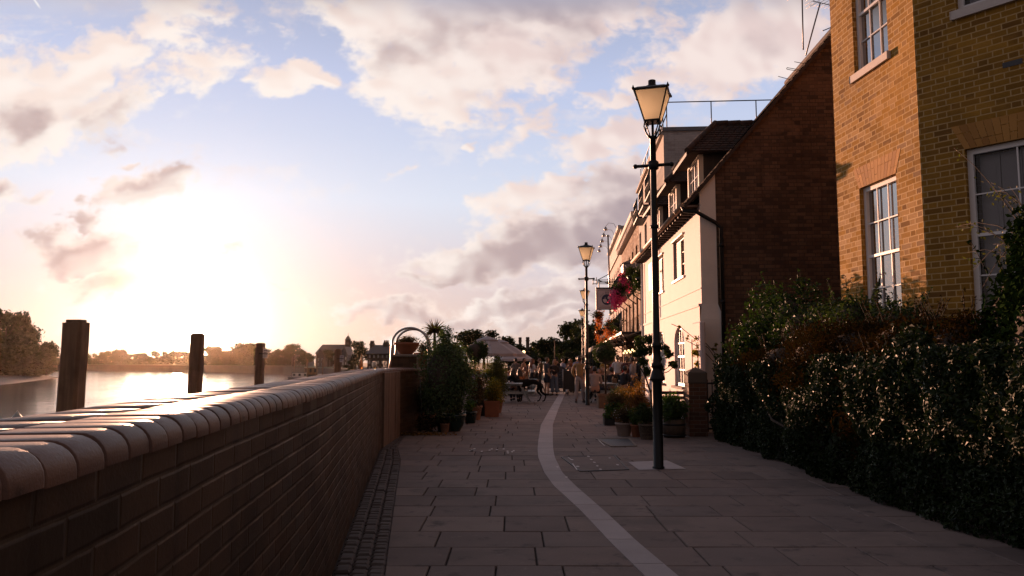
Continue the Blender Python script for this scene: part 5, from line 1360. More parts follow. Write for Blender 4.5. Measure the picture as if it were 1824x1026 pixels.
def bush(name, label, cat, base, parts, matl, leafsize, n, seed, sprigs=0, group=None, aspect=.55, up=.25, core=True, trunk=.03, stem_h=None, shell=.45):
    """parts: list of (centre, rx, ry, rz)"""
    t = thing(name, base, label, cat, group); mb = MB(); tot = sum(p[1] * p[3] + p[2] * p[3] for p in parts)
    for i, (c, rx, ry, rz) in enumerate(parts):
        nn = int(n * (rx * rz + ry * rz) / tot); clump(mb, c, rx, ry, rz, nn, leafsize, shell, 9, aspect, 0, seed + i, up)
        if core: mb.ball(c, rx * .55, ry * .55, rz * .6, 10, 7, 1)
    S = np.random.RandomState(seed + 55)
    for i in range(sprigs):
        c, rx, ry, rz = parts[S.randint(len(parts))]; th = S.uniform(0, 2 * math.pi); b_ = np.array(c) + np.array([rx * .6 * math.cos(th), ry * .6 * math.sin(th), rz * .75]); L = S.uniform(.15, .42) * rz ** .3
        dr_ = np.array([.4 * math.cos(th), .4 * math.sin(th), 1.0]); dr_ /= np.linalg.norm(dr_)
        k = 9; ps = b_ + np.outer(np.linspace(0, L, k), dr_) + S.normal(0, .012, (k, 3)); mb.leaves(ps, S.normal(size=(k, 3)), leafsize * S.uniform(.6, 1.1, k), aspect); mb.tube([b_, b_ + dr_ * L], [.005, .003], 4, 1)
    mb.build('foliage', [matl, M['bark']], t)
    mb = MB(); tops = [(c[0], c[1], c[2]) for c, *_ in parts]; stems(mb, base, tops, trunk, trunk * .5)
    for q_ in tops[:1]:
        for _ in range(4): stems(mb, base, [(q_[0] + rng.uniform(-.3, .3) * parts[0][1], q_[1] + rng.uniform(-.3, .3) * parts[0][2], q_[2])], trunk * .6, trunk * .3)
    mb.build('stem', M['bark'], t); return t
bush('bay_bush', 'bright green upright bush standing above the far end of the hedge, before the red gable', 'bush', (5.2, 14.4, 0),
     [((5.25, 14.6, 2.25), .62, .9, .85), ((5.0, 15.6, 1.75), .60, .7, .62), ((5.0, 13.6, 2.0), .5, .7, .7), ((4.75, 16.1, 1.25), .5, .5, .6)], M['bay'], .085, 15000, 21, 34)
bush('round_bush', 'rounded dark green bush under the brick house window, right of the upright bush', 'bush', (5.35, 12.2, 0),
     [((5.35, 12.3, 2.15), .55, .8, .55), ((5.55, 11.2, 2.0), .5, .7, .45), ((5.2, 13.1, 2.05), .45, .6, .5)], M['shrub'], .07, 15000, 31, 26)
bush('bronze_shrub', 'wide russet leaved shrub lying over the top of the hedge, below the brick house', 'shrub', (4.9, 10, 0),
     [((4.75, 8.2, 1.78), .55, .75, .34), ((4.72, 9.4, 1.80), .58, .85, .36), ((4.7, 10.7, 1.78), .58, .9, .36), ((4.7, 12.0, 1.72), .56, .9, .34), ((4.62, 13.4, 1.62), .55, .9, .34), ((4.5, 14.8, 1.30), .42, .7, .32), ((4.5, 9.8, 1.35), .40, 1.9, .42), ((4.46, 12.4, 1.3), .38, 1.6, .40)], M['redleaf'], .055, 42000, 41, 120, aspect=.45)
bush('ivy_bush', 'tall glossy ivy mass climbing at the right edge, in front of the brick house', 'ivy', (5.0, 7.0, 0),
     [((4.80, 7.45, 2.0), .30, .45, .62), ((4.95, 7.2, 2.55), .26, .36, .55), ((4.72, 6.9, 1.75), .42, .6, .8), ((4.65, 6.2, 1.6), .55, .8, 1.0), ((4.75, 7.7, 1.5), .3, .4, .45), ((5.0, 5.2, 2.2), .6, .7, .8)], M['ivy'], .075, 30000, 51, 20)
# thin arching sprays in front of the right-hand window
t = thing('briar_sprays', (5.2, 7.6, 0), 'thin arching twigs with small yellowing leaves across the right hand window', 'climbing plant'); mb = MB(); S = np.random.RandomState(4)
for i in range(16):
    p0 = Vector((5.1, 7.4, 2.2 + S.rand() * .7)); p3 = AY(S.uniform(1690, 1800), S.uniform(230, 520), S.uniform(8.0, 8.8)); mid = p0.lerp(p3, .5) + Vector((0, 0, .28)); pts = [p0.lerp(mid, k / 4).lerp(mid.lerp(p3, k / 4), k / 4) for k in range(5)]
    mb.tube(pts, [.006, .005, .004, .003, .002], 4, 1)
    for k in range(16): q_ = pts[1].lerp(pts[-1], S.rand()) + Vector(S.normal(0, .04, 3)); mb.leaves([q_], S.normal(size=(1, 3)), [.045 * S.uniform(.7, 1.3)], .55)
mb.build('foliage', [M['olive'], M['bark']], t)

# gate pier, gate, bench
gp = G(1245, 778); t = thing('gate_pier', (gp.x + .05, gp.y + .2, 0), 'square brick gate pier with a pale pyramid cap, between the cottage door and the hedge', 'gate pier')
x0, x1, y0, y1 = gp.x - .19, gp.x + .20, gp.y + .02, gp.y + .42
m_ = MB(); m_.box(x0, x1, y0, y1, 0, 1.12); m_.build('shaft', M['pierbrick'], t)
m_ = MB(); m_.box(x0 - .012, x1 + .012, y0 - .012, y1 + .012, 1.12, 1.36, 0, .02); cxp, cyp = (x0 + x1) / 2, (y0 + y1) / 2
for a, b in (((x0, y0), (x1, y0)), ((x1, y0), (x1, y1)), ((x1, y1), (x0, y1)), ((x0, y1), (x0, y0))): m_.poly([(a[0], a[1], 1.361), (b[0], b[1], 1.361), (cxp, cyp, 1.47)])
m_.build('pier_cap', M['quay'], t)
t = thing('iron_gate', (x1 + .35, cyp, 0), 'low black iron gate of plain uprights, right of the gate pier', 'gate'); m_ = MB()
for k in range(7): m_.tube([(x1 + .06 + k * .1, cyp, .08), (x1 + .06 + k * .1, cyp, 1.2)], .012, 6)
for z in (.15, 1.12): m_.bar((x1 + .02, cyp, z), (x1 + .7, cyp, z), .02, .035)
m_.build('bars', M['blackiron'], t)
bx = AY(1226, 730, 16.9)
t = thing('garden_chair', (bx.x, 17.3, 0), 'dark wooden garden chair with curved arms, half hidden behind the barrel planter', 'chair')
m_ = MB()
for k in range(4): m_.bar((bx.x - .5, 17.05 + k * .12, .44), (bx.x + .1, 17.05 + k * .12, .44), .09, .03)
m_.build('seat', M['darkwood'], t); m_ = MB()
for k in range(4): m_.bar((bx.x - .5, 17.60 + k * .02, .56 + k * .11), (bx.x + .1, 17.60 + k * .02, .56 + k * .11), .03, .07)
m_.build('backrest', M['darkwood'], t)
for sx in (-.48, .08):
    m_ = MB(); m_.tube([(bx.x + sx, 17.05, 0), (bx.x + sx, 17.02, .45), (bx.x + sx, 16.98, .66), (bx.x + sx, 17.1, .72), (bx.x + sx, 17.35, .70), (bx.x + sx, 17.6, .74)], .028, 6); m_.tube([(bx.x + sx, 17.6, 0), (bx.x + sx, 17.62, .95)], .03, 6); m_.build('arm', M['darkwood'], t)

# ---- potted plants: pot shapes
def pot_round(mb, c, r, h, flare=1.25, rim=True):
    pr = [(r * .72, 0), (r * .76, .01), (r, h * .86)] + ([(r * 1.07, h * .87), (r * 1.08, h)] if rim else [(r * 1.02, h)]) + [(r * .93, h), (r * .9, h * .88), (.001, h * .87)]
    mb.lathe(c, pr, 20)
def pot_square(mb, c, w, h):
    c = Vector(c); k = .92; w2 = w / 2; q2 = math.sqrt(2)
    mb.lathe(c, [(w2 * k * q2, 0), (w2 * q2, h * .84)], 4, 0, False, math.pi / 4); mb.lathe(c + Vector((0, 0, h * .84)), [(w2 * q2 * 1.08, 0), (w2 * q2 * 1.10, h * .16), (w2 * q2 * .95, h * .16), (w2 * q2 * .9, h * .06), (.001, h * .06)], 4, 0, False, math.pi / 4)
def pot_bowl(mb, c, r, h): mb.lathe(c, [(r * .5, 0), (r * .55, .02), (r * .86, h * .42), (r, h * .8), (r * 1.05, h * .82), (r * 1.05, h), (r * .95, h), (r * .9, h * .8), (.001, h * .78)], 22)
def potted(name, label, cat, base, potkind, pw, ph, potmat, fol, group=None, extra=None):
    t = thing(name, base, label, cat, group); m_ = MB()
    if potkind == 'round': pot_round(m_, base, pw / 2, ph)
    elif potkind == 'square': pot_square(m_, base, pw, ph)
    elif potkind == 'bowl': pot_bowl(m_, base, pw / 2, ph)
    elif potkind == 'barrel':
        m_.lathe(base, [(pw * .44, 0), (pw * .49, ph * .5), (pw * .47, ph), (pw * .43, ph), (pw * .42, ph * .85), (.001, ph * .85)], 22)
    elif potkind == 'trough':
        m_.box(base[0] - pw / 2, base[0] + pw / 2, base[1] - .17, base[1] + .17, 0, ph - .02, 0, .01); m_.box(base[0] - pw / 2 - .015, base[0] + pw / 2 + .015, base[1] - .185, base[1] + .185, ph - .04, ph, 0, .01)
    po = m_.build('pot', potmat, t)
    if potkind == 'barrel':
        h_ = MB()
        for z in (.12, .72): h_.lathe((base[0], base[1], base[2] + ph * z), [(pw * .492, -.02), (pw * .498, 0), (pw * .492, .02)], 22)
        h_.build('hoop', M['blackiron'], po)
    m_ = MB(); fol(m_, Vector(base) + Vector((0, 0, ph)))
    ms = extra or [M['shrub'], M['bark']]
    m_.build('foliage', ms, t); return t
def f_bush(rx, rz, n, sz, seed, lift=.75, asp=.55, up=.25):
    def f(mb, c):
        clump(mb, c + Vector((0, 0, rz * lift)), rx, rx, rz, n, sz, .6, 8, asp, 0, seed, up); stems(mb, c - Vector((0, 0, .06)), [c + Vector((rng.uniform(-.4, .4) * rx, rng.uniform(-.4, .4) * rx, rz * rng.uniform(.8, 1.3))) for _ in range(7)], .010, .004, 1)
    return f
def f_blades(n, L, spread, w, seed, droop=.5, mi=0):
    def f(mb, c):
        S = np.random.RandomState(seed)
        for i in range(n):
            a = S.uniform(0, 2 * math.pi); sp = spread * S.uniform(.2, 1); l = L * S.uniform(.65, 1.1); d = Vector((math.cos(a), math.sin(a), 0)); s_ = Vector((-d.y, d.x, 0)) * w * S.uniform(.7, 1.2)
            p = [c + d * (.03 + sp * t_ ** 1.4) + Vector((0, 0, l * (t_ - droop * t_ ** 2.6))) for t_ in (0, .33, .66, 1.0)]
            ws = (.6, 1, .75, .06); vs = []
            for q_, k in zip(p, ws): vs += [q_ - s_ * k * .5, q_ + s_ * k * .5]
            mb.mesh(vs, [(0, 1, 3, 2), (2, 3, 5, 4), (4, 5, 7, 6)], mi)
    return f
def both(*fs):
    def f(mb, c):
        for g in fs: g(mb, c)
    return f
def flowers(n, r, z0, z1, sz, seed, mi):
    def f(mb, c):
        S = np.random.RandomState(seed); a = S.uniform(0, 2 * math.pi, n); rr = r * np.sqrt(S.rand(n)); p = np.stack([c.x + rr * np.cos(a), c.y + rr * np.sin(a), c.z + S.uniform(z0, z1, n)], 1); mb.leaves(p, S.normal(0, .5, (n, 3)) + np.array([-.3, -.6, .5]), S.uniform(.6, 1.3, n) * sz, .8, mi)
    return f
def gnd(x, y): p = G(x, y); return (p.x, p.y, 0)
# left group, beside the river wall
b = gnd(793, 764); potted('potted_bush', 'large dense dark green bush in a pot, biggest plant by the river wall', 'potted bush', (AY(793, 700, 18.0).x, 18.0, 0), 'round', .42, .36, M['troughblack'], lambda mb, c: [clump(mb, (c.x + .02, c.y, 1.25), .68, .58, .82, 17000, .058, .5, 14, .5, 0, 61, .3), clump(mb, (c.x + .08, c.y, 1.93), .33, .33, .38, 4600, .05, .6, 7, .5, 0, 62, .4), clump(mb, (c.x - .2, c.y, .8), .45, .45, .5, 4000, .05, .6, 7, .5, 0, 63), mb.ball((c.x, c.y, 1.25), .42, .42, .66, 10, 8, 1)], None, [M['bushleaf'], M['bark']])
def cordy(mb, c):
    top = Vector((c.x, c.y, 2.33)); mb.tube([c - Vector((0, 0, .05)), c + Vector((.02, 0, .8)), top], [.05, .04, .035], 8, 1); S = np.random.RandomState(6)
    for i in range(110):
        a = S.uniform(0, 2 * math.pi); e = math.asin(S.uniform(-.45, 1)); l = S.uniform(.28, .40); d = Vector((math.cos(a) * math.cos(e), math.sin(a) * math.cos(e), math.sin(e))); s_ = d.orthogonal().normalized() * .022; s_.rotate(Matrix.Rotation(S.uniform(0, 6), 3, d))
        m_ = top + d * l * .5 + Vector((0, 0, .02)); tp = top + d * l - Vector((0, 0, .05 if e < .5 else 0)); mb.mesh([top - s_ * .4, top + s_ * .4, m_ + s_ * .6, tp, m_ - s_ * .6], [(0, 1, 2, 3, 4)])
cx = AY(774, 600, 19.6)
potted('cordyline', 'spiky palm like plant on a bare stem above the big bush', 'palm plant', (cx.x, 19.6, 0), 'round', .40, .36, M['troughblack'], cordy, None, [M['palm'], M['bark']])
b = gnd(808, 770); potted('potted_plant', 'grey green feathery plant in a large dark green glazed pot', 'potted plant', (b[0], b[1] + .27, 0), 'bowl', .50, .40, M['greenglaze'], f_bush(.26, .24, 1500, .045, 71), 'flower pots by the river wall', [M['shrub'], M['bark']])
b = gnd(806, 762); potted('potted_plant', 'trailing plant in a pale weathered clay pot, behind the green glazed pot', 'potted plant', (b[0] - .05, b[1] + .75, .38), 'round', .34, .32, M['paleclay'], f_bush(.34, .32, 2400, .04, 72), 'flower pots by the river wall', [M['shrub'], M['bark']])
m_ = MB(); m_.box(b[0] - .25, b[0] + .15, b[1] + .55, b[1] + .95, 0, .38, 0, .01); o = m_.build('brick_plinth', M['pierbrick'], None); tag(o, 'low brick stand raising the pale clay pot behind the green glazed pot', 'pot stand')
b = gnd(791.5, 771); potted('potted_plant', 'small squat terracotta pot left of the dark green glazed pot', 'potted plant', (b[0], b[1] + .1, 0), 'round', .21, .20, M['oldterra'], f_bush(.10, .08, 160, .04, 73), 'flower pots by the river wall', [M['brownshrub'], M['bark']])
b = gnd(837, 755); potted('potted_plant', 'strap leaved plant in a dark green tapering pot, between glazed pot and square planter', 'potted plant', (b[0], b[1] + .18, 0), 'round', .34, .30, M['greenglaze'], both(f_blades(60, .55, .34, .028, 74, .45), f_bush(.2, .16, 400, .05, 75)), 'flower pots by the river wall', [M['nasturtium'], M['bark']])
b = gnd(876, 743); potted('potted_plant', 'golden yellow shrub in a square orange terracotta planter', 'potted plant', (b[0], b[1] + .22, 0), 'square', .42, .46, M['terracotta'], f_bush(.31, .36, 3600, .048, 76, .62), 'flower pots by the river wall', [M['yellowleaf'], M['bark']])
b = gnd(855, 742); potted('potted_plant', 'dark brown square planter with low green plant, left of the orange planter', 'potted plant', (b[0], b[1] + .5, 0), 'square', .44, .44, M['troughblack'], f_bush(.3, .22, 1200, .05, 77), 'flower pots by the river wall', [M['shrub'], M['bark']])
def agap(mb, c):
    f_bush(.44, .55, 4200, .05, 78, .8)(mb, c); q_ = AY(841, 672, c.y - .35); mb.tube([c, q_], [.008, .006], 5, 1); S = np.random.RandomState(3); d = S.normal(size=(60, 3)); d /= np.linalg.norm(d, axis=1, keepdims=True); mb.leaves(np.array(q_) + d * .085, d, S.uniform(.04, .06, 60), .6, 2)
b = AY(845, 700, 21.6); potted('potted_plant', 'loose russet shrub with one lilac flower head, behind the strap leaved plant', 'potted plant', (b.x, 21.6, 0), 'round', .42, .38, M['oldterra'], agap, 'flower pots by the river wall', [M['brownshrub'], M['bark'], M['flowerpurple']])
b = AY(882, 690, 24.5); potted('potted_shrub', 'tall olive green shrub rising behind the golden shrub', 'potted shrub', (b.x, 24.5, 0), 'round', .5, .40, M['oldterra'], lambda mb, c: [clump(mb, (c.x, c.y, 1.05), .46, .46, .62, 5200, .055, .7, 10, .5, 0, 81, .3), clump(mb, (c.x + .1, c.y, 1.5), .24, .24, .3, 900, .05, .7, 5, .5, 0, 82), stems(mb, c, [(c.x, c.y, 1.4), (c.x + .2, c.y, 1.2), (c.x - .2, c.y, 1.2)], .015, .006, 1)], None, [M['olive'], M['bark']])
def standard(zc, r, sz, n, seed, trunk_r=.03):
    def f(mb, c):
        mb.tube([c - Vector((0, 0, .1)), (c.x, c.y, zc)], trunk_r, 8, 1); clump(mb, (c.x, c.y, zc), r * 1.05, r * 1.05, r, n, sz, .5, 16, .55, 0, seed, .2, .7, .42); mb.ball((c.x, c.y, zc), r * .68, r * .68, r * .68, 12, 8, 1)
    return f
b = AY(846, 628, 26.5); potted('clipped_tree', 'rounded dark green tree in a pot, left of the parasols', 'potted tree', (b.x, 26.5, 0), 'round', .5, .42, M['oldterra'], standard(b.z, .44, .06, 4600, 85), 'ball headed trees in tubs', [M['shrub'], M['bark']])
b = AY(1078, 631, 27.0); potted('clipped_tree', 'ball headed standard tree on a bare trunk in a tan planter, before the pub', 'potted tree', (b.x, 27.0, 0), 'square', .56, .48, M['tantrough'], standard(b.z, .50, .055, 6500, 86, .035), 'ball headed trees in tubs', [M['shrub'], M['bark']])
b = gnd(765, 772); bush('low_plant', 'low untidy brown plant on the paving at the foot of the wall end', 'plant', (b[0], b[1] + .35, 0), [((b[0], b[1] + .35, .18), .32, .25, .2)], M['brownshrub'], .05, 900, 88, 3, None, .5, .3, False, .01)
b = AY(750, 735, 18.2); potted('potted_plant', 'dark leafy plant in a reddish pot close against the wall return', 'potted plant', (b.x + .1, 18.5, 0), 'round', .40, .36, M['oldterra'], f_bush(.30, .36, 2200, .05, 89), 'flower pots by the river wall', [M['shrub'], M['bark']])
m_ = MB(); m_.tube([AY(751.5, 745, 17.9), AY(748.5, 676, 17.9)], .010, 6); m_.v = [(x, y, z) for x, y, z in m_.v]; o = m_.build('plant_stake', M['alu'], None); tag(o, 'thin pale upright stake beside the wall return', 'stake')
bz = AY(727, 633, 18.7)
potted('planted_bowl', 'wide terracotta bowl of dry reddish plants on the brick pier', 'potted plant', (pc.x + .02, 18.72, 1.76), 'bowl', .58, .28, M['terracotta'], both(f_bush(.30, .12, 900, .045, 91, .5), f_blades(70, .26, .2, .006, 92, .2)), None, [M['brownshrub'], M['bark']])
b2 = AY(752, 630, 19.6); potted('planted_bowl', 'smaller terracotta pot half hidden right of the wide bowl', 'potted plant', (b2.x, 19.6, 1.445), 'round', .40, .36, M['terracotta'], f_bush(.22, .16, 700, .045, 93), None, [M['brownshrub'], M['bark']])
# right group, in front of the cottage
RG_ = 'flower pots in front of the cottage'
b = gnd(1092, 758); potted('potted_plant', 'bright trailing nasturtium in a black trough, leftmost of the cottage pots', 'potted plant', (b[0] + .05, b[1] + .2, 0), 'trough', .52, .26, M['troughblack'], both(f_bush(.36, .22, 1800, .065, 101, .45, .85, .9), flowers(14, .3, .1, .3, .05, 1, 2)), RG_, [M['nasturtium'], M['bark'], M['flowerorange']])
b = gnd(1114, 778); potted('potted_plant', 'white flowered low plant in a round pale clay pot', 'potted plant', (b[0], b[1] + .2, 0), 'round', .36, .28, M['paleclay'], both(f_bush(.28, .22, 1500, .045, 102, .6), flowers(22, .24, .1, .3, .03, 2, 2)), RG_, [M['brownshrub'], M['bark'], M['signwhite']])
b = gnd(1136, 779.5); potted('potted_plant', 'green plant in a small terracotta pot between clay pot and wicker basket', 'potted plant', (b[0], b[1] + .15, 0), 'round', .25, .26, M['terracotta'], f_bush(.20, .20, 900, .045, 103), RG_, [M['nasturtium'], M['bark']])
b = gnd(1154, 784); potted('potted_plant', 'leafy plant in a pale wicker basket, just left of the lamp post foot', 'potted plant', (b[0] + .02, b[1] + .19, 0), 'round', .36, .32, M['wicker'], f_bush(.28, .26, 1700, .05, 104), RG_, [M['shrub'], M['bark']])
b = gnd(1206, 781); potted('potted_plant', 'bushy green plant with dark strap leaves in a half barrel, right of the lamp post', 'potted plant', (b[0], b[1] + .28, 0), 'barrel', .50, .38, M['barrel'], both(f_bush(.33, .32, 3000, .06, 105), f_blades(16, .55, .3, .04, 106, .4, 2)), RG_, [M['nasturtium'], M['bark'], M['flowerpurple']])
b = AY(1122, 705, 20.8); potted('potted_plant', 'tall copper coloured grass like shrub behind the cottage pots', 'potted plant', (b.x, 20.8, 0), 'round', .46, .34, M['oldterra'], both(f_blades(220, .85, .50, .012, 107, .35), f_bush(.40, .36, 2600, .045, 108)), RG_, [M['grassplant'], M['bark']])
b = AY(1140, 715, 18.9); potted('potted_plant', 'orange brown shrub with yellow green shoots, in front of the climbing tree', 'potted plant', (b.x, 18.9, 0), 'round', .40, .32, M['oldterra'], both(f_bush(.36, .36, 2800, .045, 109), f_bush(.16, .6, 500, .05, 110, .75)), RG_, [M['grassplant'], M['bark']])
b = AY(1105, 715, 19.6); potted('potted_plant', 'russet mixed plant with dry seed heads beside the nasturtium', 'potted plant', (b.x, 19.8, 0), 'round', .40, .30, M['oldterra'], both(f_bush(.34, .34, 2400, .04, 111), f_blades(60, .45, .3, .012, 112, .3)), RG_, [M['brownshrub'], M['bark']])
b = AY(1100, 695, 22.8); potted('potted_plant', 'rounded dark green plant behind the russet mixed plant', 'potted plant', (b.x, 22.8, 0), 'round', .4, .34, M['oldterra'], f_bush(.34, .32, 2000, .05, 113), RG_, [M['shrub'], M['bark']])
b = AY(1084, 712, 23.6); potted('potted_plant', 'spiky leaved plant at the foot of the tan planter', 'potted plant', (b.x, 23.0, 0), 'round', .36, .26, M['oldterra'], f_blades(70, .55, .34, .03, 114, .4), RG_, [M['shrub'], M['bark']])
# espalier like small tree before the cottage front
b = AY(1160, 700, 17.6); t = thing('small_tree', (b.x, 17.6, 0), 'small loose leaved tree with a crooked trunk before the cottage, behind the lamp post', 'tree')
m_ = MB(); br = [[(1163, 745), (1159, 700), (1150, 672), (1145, 640), (1142, 612)], [(1150, 672), (1168, 650), (1186, 625)], [(1159, 700), (1172, 668), (1198, 648)], [(1145, 640), (1158, 615), (1160, 600)], [(1150, 672), (1141, 655), (1137, 630)], [(1172, 668), (1190, 662), (1202, 652)]]
for k, pl in enumerate(br): pts = [AY(x, y, 17.6 + .15 * math.sin(i * 2 + k)) for i, (x, y) in enumerate(pl)]; m_.tube(pts, [(.030 if k == 0 else .016) * (1 - .7 * i / (len(pts) - 1)) for i in range(len(pts))], 6)
m_.build('trunk', M['bark'], t); m_ = MB()
for i, (x, y, r_) in enumerate([(1142, 612, .17), (1152, 602, .16), (1137, 632, .14), (1160, 606, .15), (1158, 625, .16), (1145, 645, .14), (1184, 622, .13), (1198, 646, .12), (1190, 632, .10), (1170, 640, .13), (1178, 655, .10), (1203, 652, .08), (1152, 660, .12), (1165, 618, .12), (1148, 625, .15), (1168, 660, .10)]):
    q_ = AY(x, y, 17.6 + .12 * math.sin(i)); clump(m_, q_, r_, r_, r_ * .9, 210, .075, .8, 5, .6, 0, 120 + i, .2)
m_.build('crown', M['shrub'], t)
# yellowing climber by the cottage door
b = AY(1243, 640, 17.75); t = thing('door_climber', (b.x, 17.7, 0), 'yellow green climber and bare arching twigs by the cottage door', 'climbing plant'); m_ = MB()
for pl in ([(1246, 700), (1243, 640), (1240, 610)], [(1250, 690), (1252, 630), (1256, 596)], [(1275, 640), (1262, 620), (1240, 605), (1215, 585), (1196, 577)], [(1276, 632), (1258, 612), (1236, 598)], [(1272, 645), (1248, 620), (1222, 606)]): m_.tube([AY(x, y, 17.55) for x, y in pl], .008, 5, 1)
for i, (x, y, r_) in enumerate([(1243, 612, .12), (1241, 630, .11), (1245, 648, .12), (1240, 660, .09), (1248, 622, .09), (1275, 615, .05), (1224, 600, .05), (1210, 582, .03), (1238, 603, .07), (1272, 622, .06)]): clump(m_, AY(x, y, 17.55), r_, r_ * .7, r_ * 1.1, 130 if r_ > .08 else 26, .06, .9, 4, .6, 0, 140 + i)
m_.build('foliage', [M['yellowleaf'], M['bark']], t)

# hanging baskets and flower boxes on the pub
def basket(label, x, y, Y_, r, hgt, mats, n, seed, cat='hanging basket', drop=.0):
    c = AY(x, y, Y_); t = thing('hanging_basket', c, label, cat, 'flower baskets hung on the pub'); m_ = MB(); m_.lathe(c, [(.02, -r * .6), (r * .55, -r * .35), (r * .7, 0)], 12)
    for k in range(3): a = k * 2.1; m_.tube([c + Vector((r * .7 * math.cos(a), r * .7 * math.sin(a), 0)), c + Vector((0, 0, hgt))], .008, 4)
    m_.build('basket', M['blackiron'], t); m_ = MB(); clump(m_, c + Vector((0, 0, -drop)), r, r, r * 1.1 + drop, n, .085, .8, 9, .7, 0, seed, 0); clump(m_, c + Vector((0, 0, .1)), r * 1.05, r, r * .8, n // 2, .09, .7, 7, .6, 1, seed + 1); m_.build('foliage', mats, t)
pk = [M['flowerpink'], M['shrub']]; gr_ = [M['shrub'], M['tree']]; orr = [M['flowerorange'], M['tree']]
basket('cascade of bright pink flowers right beside the pub sign', 1104, 520, 34.2, .44, .8, pk, 1500, 201, drop=.25)
basket('upper mass of pink flowers under the balcony rail', 1114, 499, 34.4, .36, .7, pk, 1100, 203, drop=.12)
basket('dark green hanging plants left of the lamp post, beside the pink flowers', 1128, 492, 33.0, .42, .8, gr_, 1000, 205, drop=.1)
basket('dark green hanging ferns against the cottage end wall', 1143, 494, 30.5, .38, .7, gr_, 900, 207, drop=.1)
basket('orange flowers trailing below the pub sign', 1066, 562, 40.0, .34, .8, orr, 600, 209, drop=.2)
basket('orange and green flower box under the lower balcony', 1088, 582, 42.0, .42, .8, orr, 700, 211, drop=.2)
basket('green and orange hanging plant low by the awning edge', 1068, 590, 46.0, .40, .8, orr, 600, 213, drop=.3)
basket('leafy hanging basket below the ironwork balcony', 1100, 575, 39.0, .34, .7, gr_, 500, 215, drop=.1)

# ================================================================ terrace furniture
def picnic(loc, rz, label, group='picnic tables on the pub terrace'):
    t = thing('picnic_table', (0, 0, 0), label, 'table', group)
    m_ = MB()
    for k in range(5): m_.box(-.85, .85, -.36 + k * .146, -.36 + k * .146 + .136, .72, .755, 0, .006)
    m_.build('tabletop', M['tablewood'], t)
    for sy in (-1, 1):
        m_ = MB()
        for k in range(2): y0 = sy * .70 - .14 + k * .145; m_.box(-.85, .85, y0, y0 + .135, .43, .462, 0, .006)
        m_.build('bench_seat', M['tablewood'], t)
    for sx in (-.62, .62):
        for sy in (-1, 1): m_ = MB(); m_.bar((sx, sy * .26, .72), (sx, sy * .66, 0), .045, .09, 0, (1, 0, 0)); m_.build('leg', M['tablewood'], t)
        m_ = MB(); m_.bar((sx + .05, -.80, .40), (sx + .05, .80, .40), .04, .09); m_.bar((sx + .05, -.36, .69), (sx + .05, .36, .69), .04, .06); m_.build('cross_rail', M['tablewood'], t)
    t.location = loc; t.rotation_euler.z = rz; return t
def copy_to(src, loc, rz, label): c = copy_tree(src); c.location = loc; c.rotation_euler.z = rz; c['label'] = label; return c
pt_ = A(915, 715, 30.2)
pic = picnic((pt_.x - .02, 30.3, 0), R(88), 'grey green picnic table nearest on the left, beside the dog')
copy_to(pic, (AY(1078, 700, 30.2).x, 30.6, 0), R(92), 'right hand picnic table by the pub, where the man in the pinkish shirt sits')
copy_to(pic, (AY(925, 690, 37).x, 37.0, 0), R(4), 'picnic table on the left farther back, under the parasols')
copy_to(pic, (AY(1030, 690, 41).x, 42.0, 0), R(90), 'picnic table far along the terrace, behind the black screen')
copy_to(pic, (AY(1112, 690, 34).x, 34.4, 0), R(90), 'picnic table close against the pub front, by the standing drinkers')
def tumbler(x, y, Y_, label, matl='signwhite', r=.035, h=.10):
    c = AY(x, y, Y_); m_ = MB(); m_.lathe((c.x, c.y, .757), [(r * .8, 0), (r, h), (r * .9, h), (r * .72, .01), (.001, .01)], 12); tag(m_.build('cup', M[matl], None, (c.x, c.y, .757)), label, 'cup')
tumbler(906.5, 681, 29.9, 'white paper cup on the near left picnic table, left one'); tumbler(912.5, 681, 29.9, 'low pale cup on the near left picnic table, right one', 'signwhite', .04, .055)
m_ = MB(); c = AY(1094, 676, 30.4); m_.box(c.x - .09, c.x + .09, 30.3, 30.42, .757, .93, 0, .01); m_.box(c.x - .06, c.x - .02, 30.33, 30.37, .93, 1.0); tag(m_.build('cutlery_box', M['tantrough'], None), 'small wooden cutlery box on the right hand picnic table', 'box')

